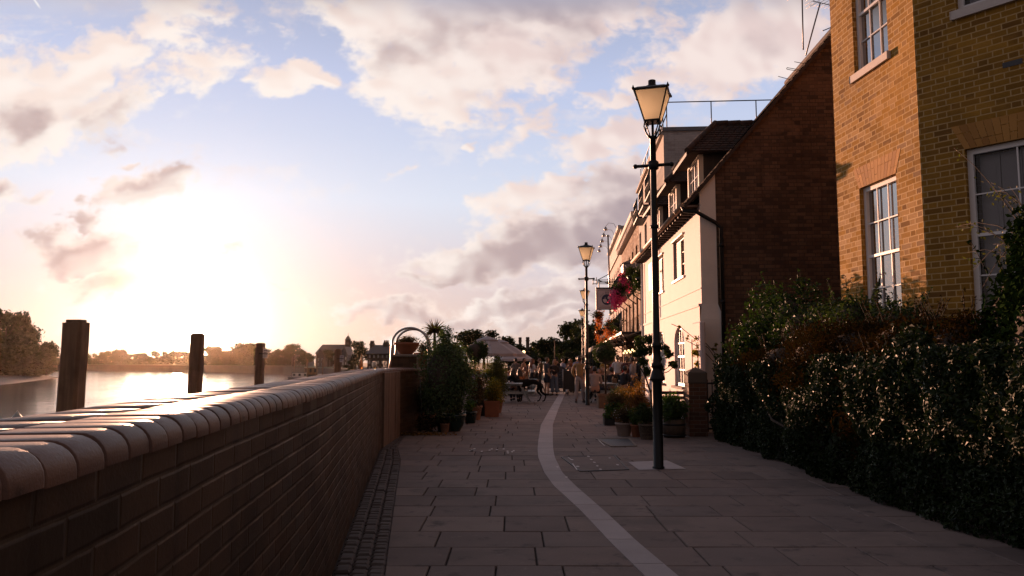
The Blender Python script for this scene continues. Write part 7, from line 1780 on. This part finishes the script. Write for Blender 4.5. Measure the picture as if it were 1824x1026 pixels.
DR = {'rump': (.105, .12), 'loin': (.08, .10), 'ribs': (.115, .16), 'chest': (.11, .16), 'neck': .075, 'skull': .07, 'muzzle': .042, 'nose': .03, 'tail0': .028, 'tail1': .018, 'tail2': .010, 'hip': .085, 'stf': .062, 'hock': .030, 'pas': .025, 'paw': .028, 'sho': .065, 'elb': .04, 'wri': .028, 'fpa': .026, 'fto': .026}
nm = list(DJ); ed = [('rump', 'loin'), ('loin', 'ribs'), ('ribs', 'chest'), ('chest', 'neck'), ('neck', 'skull'), ('skull', 'muzzle'), ('muzzle', 'nose'), ('rump', 'tail0'), ('tail0', 'tail1'), ('tail1', 'tail2')]
for n in 'LR': ed += [('rump', 'hip' + n), ('hip' + n, 'stf' + n), ('stf' + n, 'hock' + n), ('hock' + n, 'pas' + n), ('pas' + n, 'paw' + n), ('chest', 'sho' + n), ('sho' + n, 'elb' + n), ('elb' + n, 'wri' + n), ('wri' + n, 'fpa' + n), ('fpa' + n, 'fto' + n)]
RZ = Matrix.Rotation(R(6), 3, 'Z'); o_ = Vector((dg_.x + .02, 31.0, 0))
def ears(mb):
    for sy in (-1, 1): b_ = o_ + RZ @ Vector((-.93, sy * .055, 1.02)); mb.mesh([b_ + Vector((-.03, 0, .02)), b_ + Vector((.04, 0, .02)), b_ + Vector((.02, sy * .04, -.09)), b_ + Vector((-.02, sy * .035, -.07))], [(0, 1, 2, 3)])
skinned('body', [o_ + RZ @ Vector(DJ[n]) for n in nm], [(nm.index(a), nm.index(b)) for a, b in ed], [DR.get(n, DR.get(n[:-1])) for n in nm], plain('black_dog_coat', (.008, .007, .007), .85, 0, .2, 20, .2, .15), t, tuple(o_), 1, (nm.index('ribs'),), ears)

# ================================================================ river things
def pile(x0, x1, ytop, Y_, label, sign=None):
    L, Rr_ = AY(x0, ytop, Y_), AY(x1, ytop, Y_); w = (Rr_.x - L.x); cxp = (L.x + Rr_.x) / 2; zt2 = L.z
    t = thing('mooring_post', (cxp, Y_, WZ - 1.0), label, 'mooring post', 'timber mooring posts in the river')
    m_ = MB(); h = zt2 - WZ + 1.0; lx = w * .18; n_ = 10; S = random.Random(int(x0)); V_ = []; fs = []
    for i in range(n_ + 1):
        f = i / n_; k = w / 2 * (1.06 - .06 * f); zz = WZ - 1 + h * f; ox = -lx * (1 - f) * 1.5
        cs_ = [(-1, -.72), (-.72, -1), (.72, -1), (1, -.72), (1, .72), (.72, 1), (-.72, 1), (-1, .72)]
        for (a, b) in cs_: V_.append((cxp + ox + a * k + S.uniform(-.006, .006), Y_ + b * k + S.uniform(-.006, .006), zz + (S.uniform(-.03, .02) if i == n_ else 0)))
    for i in range(n_):
        for j in range(8): l = (j + 1) % 8; fs.append((i * 8 + j, i * 8 + l, (i + 1) * 8 + l, (i + 1) * 8 + j))
    fs.append(tuple(n_ * 8 + j for j in range(8))); m_.mesh(V_, fs)
    m_.box(cxp - w * .38, cxp + w * .38, Y_ - w * .3, Y_ + w * .3, zt2 - .02, zt2 + w * .10, 0, .01)
    m_.build('timber', M['pile'], t)
    if sign:
        m_ = MB(); a, b = AY(sign[0], sign[3], Y_ - w * .62), AY(sign[2], sign[1], Y_ - w * .62); m_.box(a.x, b.x, Y_ - w * .62, Y_ - w * .58, a.z, b.z, 0); sp = m_.build('notice_plate', M['signwhite'], t); m_ = MB(); H_ = b.z - a.z; W_ = b.x - a.x
        for k in range(4): m_.box(a.x + W_ * .14, b.x - W_ * (.14 + .12 * (k % 2)), Y_ - w * .62 - .006, Y_ - w * .62 - .001, b.z - H_ * (.2 + .2 * k), b.z - H_ * (.12 + .2 * k))
        m_.build('lettering', M['signline'], sp)
        m_ = MB(); m_.bar((cxp, Y_ - w * .58, (a.z + b.z) / 2), (b.x, Y_ - w * .58, (a.z + b.z) / 2), .04); m_.build('sign_batten', M['darkwood'], t)
pile(118.5, 153.5, 573, 15, 'thick weathered timber mooring post with a notched top, nearest and leftmost')
pile(342, 362.5, 595.5, 24.5, 'timber mooring post in the sun glare, second from the left')
pile(457.5, 471.5, 612, 34, 'timber mooring post with a white notice on its right side, before the far trees', (468, 622, 477.5, 638))
pile(597, 608, 623, 44, 'dark timber mooring post with a pale notice, rightmost before the houses', (605, 633, 612, 645))
c = G(30, 747, WZ); t = thing('buoy', (c.x, c.y, WZ), 'pale conical mooring buoy floating by the left edge of the picture', 'buoy')
m_ = MB(); m_.lathe((c.x, c.y, WZ - .2), [(.30, 0), (.36, .12), (.36, .26), (.22, .50), (.12, .60), (.10, .66), (.001, .70)], 18); m_.build('float', M['buoy'], t); m_ = MB(); m_.tube([(c.x + .06 * math.cos(a), c.y, WZ + .52 + .06 * math.sin(a)) for a in [i * .7 for i in range(9)]], .014, 5); m_.build('ring', M['steel'], t)

def boat(x0, x1, ywl, h, label, kind, Zt, seed=0):
    a = G(x0, ywl, WZ); b = G(x1, ywl, WZ); Y_ = (a.y + b.y) / 2; L = b.x - a.x; W_ = min(3.2, L * .32); c = Vector(((a.x + b.x) / 2, Y_, WZ)); t = thing('moored_boat', c, label, 'boat', 'boats moored along the river')
    m_ = MB(); n_ = 12; V_ = []; fs = []
    for i in range(n_ + 1):
        f = i / n_; x = a.x + L * f; k = W_ / 2 * (math.sin(math.pi * min(1, (f * 1.9 + .06))) if f < .26 else 1.0 if f < .85 else 1 - (f - .85) * .9); k = max(.03, min(k, W_ / 2)); sh = h * (1 + .35 * max(0, .3 - f) / .3)
        V_ += [(x, Y_ - k * .55, WZ - .3), (x - .1 * (f < .1), Y_ - k, WZ + sh), (x, Y_ + k, WZ + sh), (x, Y_ + k * .55, WZ - .3)]
    for i in range(n_):
        for j in range(3): fs.append((i * 4 + j, (i + 1) * 4 + j, (i + 1) * 4 + j + 1, i * 4 + j + 1))
    fs += [(0, 1, 2, 3), tuple(n_ * 4 + j for j in (3, 2, 1, 0))]; m_.mesh(V_, fs); m_.build('hull', M['boatdark' if kind != 'white' else 'boatwhite'], t)
    m_ = MB(); z0 = WZ + h; m_.box(a.x + L * .24, a.x + L * .92, Y_ - W_ * .40, Y_ + W_ * .40, z0 - .02, z0 + Zt, 0, .05); cb = m_.build('cabin', M['boatwood' if kind == 'wood' else 'boatwhite'], t)
    m_ = MB(); m_.box(a.x + L * .21, a.x + L * .95, Y_ - W_ * .45, Y_ + W_ * .45, z0 + Zt, z0 + Zt + .12, 0, .04); m_.build('roof', M['boatwhite' if kind != 'dark' else 'boatdark'], cb)
    n_ = max(3, int(L / 1.6))
    for i in range(n_):
        m_ = MB(); x = a.x + L * (.28 + .60 * i / (n_ - 1) * .93); m_.box(x, x + L * .36 / n_, Y_ - W_ * .40 - .03, Y_ - W_ * .40 + .01, z0 + Zt * .32, z0 + Zt * .82, 0, .02); m_.build('window', M['farglass'], cb)
    m_ = MB(); m_.tube([(a.x + L * .3, Y_, z0 + Zt), (a.x + L * .3, Y_, z0 + Zt + 2.2)], .05, 6); m_.build('mast', M['boatwood'], t)
boat(513, 548, 679, .75, 'dark hulled boat with a pale cabin, leftmost of the moored boats', 'dark', .9)
boat(536, 565, 674, .9, 'low wooden houseboat with yellow lit looking cabin side, behind the leftmost boat', 'wood', 1.6)
boat(571, 594, 670, .8, 'white cabin cruiser with a rounded roof, right of the wooden houseboat', 'white', 1.3)
boat(560, 575, 676, .5, 'small white dinghy like cruiser between the larger boats', 'white', .6)
m_ = MB(); a, b = G(615, 670, WZ + 1.2), G(700, 661, WZ + 1.2); m_.obox(Vector((a.x, a.y, WZ + .3)), Vector((b.x - a.x, b.y - a.y, 0)), Vector((0, 2.2, 0)), Vector((0, 0, .5)))
t = m_.build('pontoon', M['boatwood'], None); tag(t, 'long low timber pontoon beyond the wall, below the riverside houses', 'pontoon')
for k in range(7):
    f = (k + .5) / 7; p = a.lerp(b, f); L = 4.2; t = thing('rowing_boat', (p.x, p.y + 1, WZ + .8), 'small open rowing boat racked on the pontoon in a close row', 'rowing boat', 'rowing boats racked on the pontoon'); m_ = MB()
    V_ = []; fs = []
    for i in range(9):
        g_ = i / 8; k2 = .55 * math.sin(math.pi * min(.96, max(.04, g_))) ** .6; V_ += [(p.x - k2, p.y + L * (g_ - .5), WZ + 1.45), (p.x, p.y + L * (g_ - .5), WZ + .85), (p.x + k2, p.y + L * (g_ - .5), WZ + 1.45)]
    for i in range(8): fs += [(i * 3, i * 3 + 1, i * 3 + 4, i * 3 + 3), (i * 3 + 1, i * 3 + 2, i * 3 + 5, i * 3 + 4)]
    m_.mesh(V_, fs); m_.build('hull', M['boatwood' if k % 3 else 'boatwhite'], t); m_ = MB(); m_.tube([(p.x, p.y, WZ + 1.2), (p.x + .1, p.y, WZ + 3.0 + (k % 3) * .5)], .03, 5); m_.build('mast', M['boatwood'], t)
for i, (x, yt, yb, Y_) in enumerate([(565, 630, 672, 120), (575, 640, 672, 130), (548, 640, 668, 140)]):
    p0, p1 = AY(x, yb, Y_), AY(x, yt, Y_); m_ = MB(); m_.tube([(p1.x, Y_, WZ - .5), (p1.x, Y_, p1.z)], .12, 8); tag(m_.build('mooring_pole', M['pile'], None), ['tall dark pole standing in the river among the moored boats', 'thin pale pole right of the tall dark pole among the boats', 'short thin pole left of the tall dark pole among the boats'][i], 'pole')

# ================================================================ far trees and houses
def make_tree(seed, kind='round', n=1700, leafk='tree'):
    """unit tree, ten metres tall, standing at the origin"""
    t = thing('tree', (0, 0, 0), 'round crowned tree', 'tree'); S = np.random.RandomState(seed); m_ = MB(); tr_h = 3.2
    m_.tube([(0, 0, -.5), (.05, 0, 1.2), (.1, .05, tr_h), (.05, .1, 6.5)], [.34, .28, .22, .08], 8)
    for k in range(7):
        a = S.uniform(0, 6.28); z = S.uniform(2.2, 5.0); e = Vector((math.cos(a) * S.uniform(1.6, 2.8), math.sin(a) * S.uniform(1.6, 2.8), z + S.uniform(1.5, 3.2))); b_ = Vector((.07, .05, z)); m_.tube([b_, b_.lerp(e, .5) + Vector((0, 0, -.2)), e], [.12, .08, .03], 6)
    m_.build('trunk', M['bark'], t); m_ = MB()
    if kind == 'round':
        for k in range(10):
            a = S.uniform(0, 6.28); r_ = S.uniform(.4, 2.1); clump(m_, (r_ * math.cos(a), r_ * math.sin(a), S.uniform(4.2, 8.3)), S.uniform(1.2, 1.9), S.uniform(1.2, 1.9), S.uniform(1.0, 1.6), n // 10, .50, .9, 5, .7, 0, seed * 13 + k, .2)
    elif kind == 'tall':
        for k in range(10):
            a = S.uniform(0, 6.28); r_ = S.uniform(.2, 1.0); clump(m_, (r_ * math.cos(a), r_ * math.sin(a), 2.6 + .7 * k), S.uniform(.9, 1.3), S.uniform(.9, 1.3), S.uniform(.8, 1.2), n // 10, .38, .9, 5, .7, 0, seed * 13 + k, .2)
    else:
        for k in range(12):
            a = S.uniform(0, 6.28); r_ = S.uniform(.5, 3.0); clump(m_, (r_ * math.cos(a), r_ * math.sin(a), S.uniform(1.0, 7.6)), S.uniform(1.5, 2.3), S.uniform(1.5, 2.3), S.uniform(1.2, 1.8), n // 12, .60, .95, 5, .7, 0, seed * 13 + k, .2)
    m_.build('crown', M[leafk], t); return t
protos = {'round': [make_tree(1, 'round', 2400), make_tree(2, 'round', 2400), make_tree(3, 'round', 3600, 'treedark')], 'tall': [make_tree(4, 'tall', 1500, 'treedark')], 'broad': [make_tree(5, 'broad', 4200), make_tree(6, 'broad', 4200, 'treedark')]}
used = set()
def tree(x, ytop, Y_, zbase, label, kind='round', wid=1.0, group='trees beyond the river and terrace', v=0, cat='tree'):
    pr = protos[kind][v % len(protos[kind])]; d = AY(x, ytop, Y_); h = (d.z - zbase) / 9.3
    if pr.name in used: o = copy_tree(pr)
    else: o = pr; used.add(pr.name)
    o.location = (d.x, Y_, zbase); o.scale = (h * wid, h * wid, h); o.rotation_euler.z = rng.uniform(0, 6.28); o['label'] = label; o['group'] = group; return o
far = 'round topped tree in the hazy tree line across the river'
S = random.Random(12)
line = [(100, 628), (120, 632), (160, 629), (185, 627), (205, 624), (222, 622), (240, 629), (262, 628), (282, 624), (300, 625), (322, 625), (338, 626), (372, 617), (385, 616), (400, 624), (425, 622), (440, 610), (452, 611), (470, 618), (485, 622), (500, 622)]
for i, (x, y) in enumerate(line):
    Y_ = 375 - max(0, (x - 250)) * .30 + S.uniform(-4, 4); tree(x, y - 1, Y_, WZ + .4, far, 'broad', 1.35, 'hazy tree line across the river', i)
    if i % 2 == 0: tree(x + 9, y + 8, Y_ - 5, WZ + .3, far, 'broad', 1.6, 'hazy tree line across the river', i + 1)
for i, (x, y, Y_, k, w) in enumerate([(12, 549, 196, 'broad', 1.0), (40, 552, 200, 'broad', .85), (-25, 545, 205, 'broad', 1.0), (52, 566, 202, 'broad', .6), (-60, 552, 190, 'broad', 1.0), (28, 592, 186, 'broad', 1.5), (60, 604, 192, 'broad', 1.0), (76, 606, 205, 'broad', .9), (88, 618, 215, 'broad', .9), (-15, 600, 180, 'broad', 1.5), (10, 612, 176, 'broad', 1.9), (45, 622, 182, 'broad', 1.9), (-8, 634, 176, 'broad', 2.0), (14, 637, 178, 'broad', 2.1), (34, 638, 181, 'broad', 2.1), (54, 640, 185, 'broad', 2.0), (70, 641, 190, 'broad', 1.9), (84, 643, 197, 'broad', 1.8)]):
    tree(x, y, Y_, WZ + (2.2 if i < 5 else .5), ['tall dark tree in the clump on the left river bank', 'low spreading bush like tree at the foot of the left bank clump'][i > 4], k, w, 'tree clump on the left river bank', i)
for (x, y, Y_, k, w, v, lab) in [(523, 612, 250, 'round', 1.3, 0, 'sparse sunlit tree left of the far riverside houses'), (545, 621, 245, 'broad', 1.2, 1, 'low dark tree below the sparse sunlit tree'), (640, 605, 165, 'broad', .95, 1, 'large dark tree right of the cupola, before the terrace of chimneys'), (585, 622, 215, 'round', 1.0, 0, 'mid green tree between the gabled riverside houses'), (628, 641, 130, 'broad', 1.5, 0, 'round bush at the water edge right of the last mooring post'),
        (832, 586, 150, 'round', 1.7, 0, 'left tree of the pair with lacy crowns above the ball headed tree'), (862, 590, 155, 'round', 1.3, 1, 'middle tree with a lacy crown above the parasols'), (884, 586, 150, 'round', 1.6, 1, 'right tree of the lacy crowned pair above the parasols'), (815, 608, 140, 'broad', 1.1, 0, 'low tree behind the big bush, left of the lacy crowns'),
        (979, 591, 95, 'round', 1.35, 2, 'full dark tree standing alone above the standing couple'), (935, 612, 120, 'broad', 1.0, 1, 'dark tree under the two far chimneys'), (953, 606, 125, 'round', .9, 2, 'small tree right of the two far chimneys'), (1004, 605, 92, 'broad', 1.1, 1, 'dark tree right of the full lone tree'), (1022, 584, 88, 'broad', 1.0, 1, 'dark tree left of the lamp post row, far along the path'), (1036, 568, 92, 'broad', 1.0, 0, 'tallest tree behind the lamp post row'), (1052, 566, 100, 'broad', 1.1, 1, 'tree crown beyond the orange flower basket'), (1066, 572, 104, 'broad', 1.0, 0, 'tree crown farther right, under the pub balcony'), (790, 615, 120, 'broad', .9, 1, 'dim tree seen behind the spiky palm plant'), (905, 612, 135, 'broad', 1.0, 1, 'low dark tree behind the right parasol'), (965, 618, 110, 'broad', 1.3, 1, 'low dark bushy tree behind the crowd'), (1014, 622, 80, 'broad', 1.2, 1, 'dark bush at the end of the terrace')]:
    tree(x, y, Y_, -.1 if x > 700 else WZ + 2, lab, k, w, None, v)
for k in protos:                                            # spare patterns not placed in the view
    for o in protos[k]:
        if o.name not in used:
            for c in list(o.children): bpy.data.objects.remove(c)
            bpy.data.objects.remove(o)

def far_house(x0, x1, ytop, yb, Y_, depth, label, wallm='farwall', roof=None, wins=(3, 2), chim=(), zb=None, cat='house', ridge=.35):
    a, b = AY(x0, ytop, Y_), AY(x1, yb, Y_); zb = b.z if zb is None else zb; zt2 = a.z; t = thing('far_house', ((a.x + b.x) / 2, Y_ + depth / 2, zb), label, cat)
    H_ = zt2 - zb; eav = zb + H_ * (1 - ridge); m_ = MB(); fr = Frame((a.x, Y_), (1, 0), (0, -1)); W_ = b.x - a.x
    hs = []
    for i in range(wins[0]):
        for j in range(wins[1]):
            s0 = W_ * (i + .3) / wins[0]; hs.append((s0, s0 + W_ * .4 / wins[0], zb + (eav - zb) * (j + .25) / wins[1], zb + (eav - zb) * (j + .75) / wins[1]))
    fr.wall(m_, 0, W_, zb - 3, eav, hs, .25)
    for (sx, nx) in ((0, -1), (W_, 1)): p = fr.P(sx, 0, 0); q_ = fr.P(sx, -depth, 0); m_.quad(p + Vector((0, 0, zb - 3)), q_ + Vector((0, 0, zb - 3)), q_ + Vector((0, 0, eav)), p + Vector((0, 0, eav)))
    if roof == 'gable': m_.poly([fr.P(0, 0, eav), fr.P(W_, 0, eav), fr.P(W_ / 2, 0, zt2)])
    m_.build('wall', M[wallm], t); m_ = MB(); o_ = .3
    if roof == 'gable':
        for sx in (0, 1): e0, e1 = fr.P(-o_ if sx == 0 else W_ + o_, o_, eav - .15), fr.P(-o_ if sx == 0 else W_ + o_, -depth, eav - .15); r0, r1 = fr.P(W_ / 2, o_, zt2), fr.P(W_ / 2, -depth, zt2); th_ = Vector((0, 0, .15)); m_.mesh([e0, e1, r1, r0, e0 + th_, e1 + th_, r1 + th_, r0 + th_], [(0, 1, 2, 3), (4, 5, 6, 7), (0, 4, 7, 3), (0, 1, 5, 4)])
    else:
        e0, e1 = fr.P(-o_, o_, eav), fr.P(W_ + o_, o_, eav); r0, r1 = fr.P(W_ * .06, -depth / 2, zt2), fr.P(W_ * .94, -depth / 2, zt2); b0_, b1_ = fr.P(-o_, -depth - o_, eav), fr.P(W_ + o_, -depth - o_, eav); m_.quad(e0, e1, r1, r0); m_.quad(b0_, r0, r1, b1_); m_.poly([e0, r0, b0_]); m_.poly([e1, b1_, r1]); m_.quad(e0, b0_, b1_, e1)
    rf = m_.build('roof', M['farroof'], t)
    for (cx_, cw, ct) in chim:
        p, q_ = AY(cx_ - cw / 2, ct, Y_ + depth * .4), AY(cx_ + cw / 2, ct, Y_ + depth * .4); m_ = MB(); m_.box(p.x, q_.x, p.y, p.y + 1.2, eav, p.z, 0, .03); m_.box(p.x - .08, q_.x + .08, p.y - .08, p.y + 1.28, p.z - .35, p.z - .2); n_ = 3
        for k in range(n_): m_.lathe((p.x + (q_.x - p.x) * (k + .5) / n_, p.y + .6, p.z), [(.14, 0), (.11, .4)], 8)
        m_.build('chimney', M[wallm], rf)
    for h in hs:
        m_ = MB(); 
        for (s0, s1, z0, z1) in ((h[0], h[0] + .1, h[2], h[3]), (h[1] - .1, h[1], h[2], h[3]), (h[0], h[1], h[3] - .1, h[3]), (h[0], h[1], h[2], h[2] + .1), ((h[0] + h[1]) / 2 - .04, (h[0] + h[1]) / 2 + .04, h[2], h[3])): fr.box(m_, s0, s1, -.22 + .002 * (s1 - s0), -.14, z0, z1)
        w = m_.build('window', M['white'], t); m_ = MB(); fr.quad(m_, h[0], h[1], h[2], h[3], -.2); m_.build('pane', M['farglass'], w)
    return t, zt2
far_house(563, 612, 613, 648, 232, 12, 'long dark roofed riverside block with a flat ridge, far across the water', 'farwall', None, (7, 2), (), WZ + 1, 'building', .35)
far_house(564, 577, 622, 648, 224, 9, 'pale gabled riverside house, left of the last mooring post', 'farpale', 'gable', (2, 3), (), WZ + 1)
far_house(609, 618, 618, 648, 222, 9, 'pale gabled riverside house right of the last mooring post', 'farpale', 'gable', (2, 3), (), WZ + 1)
far_house(520, 546, 628, 652, 262, 10, 'low pale riverside house among the far trees', 'farpale', None, (4, 2), (), WZ + 1)
t = thing('clock_tower', AY(619, 640, 236), 'small brick tower with a pointed cap above the far riverside roofs', 'tower'); a, b = AY(614.5, 606, 236), AY(623, 642, 236)
m_ = MB(); m_.box(a.x, b.x, 236, 236 + (b.x - a.x), b.z - 4, a.z, 0, .05); m_.box(a.x - .12, b.x + .12, 235.88, 236.12 + (b.x - a.x), a.z - 2.2, a.z - 1.95); m_.build('shaft', M['farwall'], t); m_ = MB(); m_.lathe(((a.x + b.x) / 2, 236 + (b.x - a.x) / 2, a.z), [(1.25, 0), (1.1, .25), (.55, 1.0), (.06, 1.5), (.05, 2.2)], 4, 0, False, math.pi / 4); m_.build('cap_roof', M['farroof'], t)
for k in range(2): m_ = MB(); m_.box(a.x + .25 + k * .55, a.x + .55 + k * .55, 235.97, 236.02, a.z - 1.6, a.z - .6); m_.build('louvre', M['farroof'], t)
far_house(655, 700, 613.5, 655, 128, 9, 'dark brick terrace with two broad chimney stacks behind the hoop handrails', 'farwall', None, (6, 3), ((662, 7, 611), (687, 9, 610)), 0)
far_house(915, 950, 618, 650, 140, 9, 'dark house with two tall chimneys above the parasols', 'farwall', None, (4, 2), ((926.5, 5, 604.5), (940, 6, 604)), 0)
far_house(752, 800, 624, 655, 150, 9, 'dim house low behind the plants at the wall end', 'farwall', None, (5, 2), (), 0)
p = AY(921, 612, 130); m_ = MB(); m_.tube([(p.x, 130, 0), (p.x, 130, p.z)], .07, 6); tag(m_.build('thin_pole', M['steel'], None), 'thin pale pole left of the two far chimneys', 'pole')
p = AY(988, 606, 70); m_ = MB(); m_.tube([(p.x, 70, 0), (p.x, 70, p.z)], .035, 6); tag(m_.build('thin_pole', M['pile'], None), 'slim post in front of the full dark lone tree', 'pole')
p = AY(933, 627, 62); t = thing('terrace_lamp', (p.x, 62, 0), 'small bright lamp on a thin post right of the parasols', 'lamp'); m_ = MB(); m_.tube([(p.x, 62, 0), (p.x, 62, p.z - .1)], .03, 6); m_.build('post', M['blackiron'], t); m_ = MB(); m_.ball(p, .13); m_.build('globe', M['bulb'], t)
# low railings and a hedge line close the terrace
m_ = MB(); a, b = AY(880, 650, 66), AY(1040, 650, 70)
for k in range(40): q_ = Vector((a.x, 66, 0)).lerp(Vector((b.x, 70, 0)), k / 39); m_.tube([q_, q_ + Vector((0, 0, 1.2))], .03, 5)
for z in (.4, 1.2): m_.tube([(a.x, 66, z), (b.x, 70, z)], .03, 5)
tag(m_.build('terrace_railing', M['blackiron'], None), 'dark railing closing the far end of the terrace behind the crowd', 'railing')
# the wire running from the lamp row to the houses
m_ = MB(); a, b = AY(940, 628, 90), AY(1062, 548, 45); m_.tube([a.lerp(b, k / 8) + Vector((0, 0, -.5 * math.sin(math.pi * k / 8))) for k in range(9)], .003, 4); tag(m_.build('overhead_wire', plain('wire_sheath', (.02, .02, .02), .9, 0, .1, 5, 0, 0.0), None), 'thin overhead wire sloping up from the far trees to the pub sign', 'wire')

# ================================================================ evening haze over the river
def haze(dens):
    m_ = bpy.data.materials.new('evening_haze'); m_.use_nodes = True; t = NT(m_.node_tree); t.n.clear()
    o = t.add('ShaderNodeOutputMaterial'); v = t.add('ShaderNodeVolumePrincipled'); v.inputs['Color'].default_value = (1.0, .86, .68, 1); v.inputs['Density'].default_value = dens; v.inputs['Anisotropy'].default_value = .90; t.l.new(v.outputs[0], o.inputs['Volume'])
    mb = MB(); mb.box(-640, 460, -80, 760, WZ - 2.6, 34); ob = mb.build('haze', m_, None); ob['kind'] = 'stuff'; return ob
HAZE = 0.000022
if HAZE > 0: haze(HAZE)
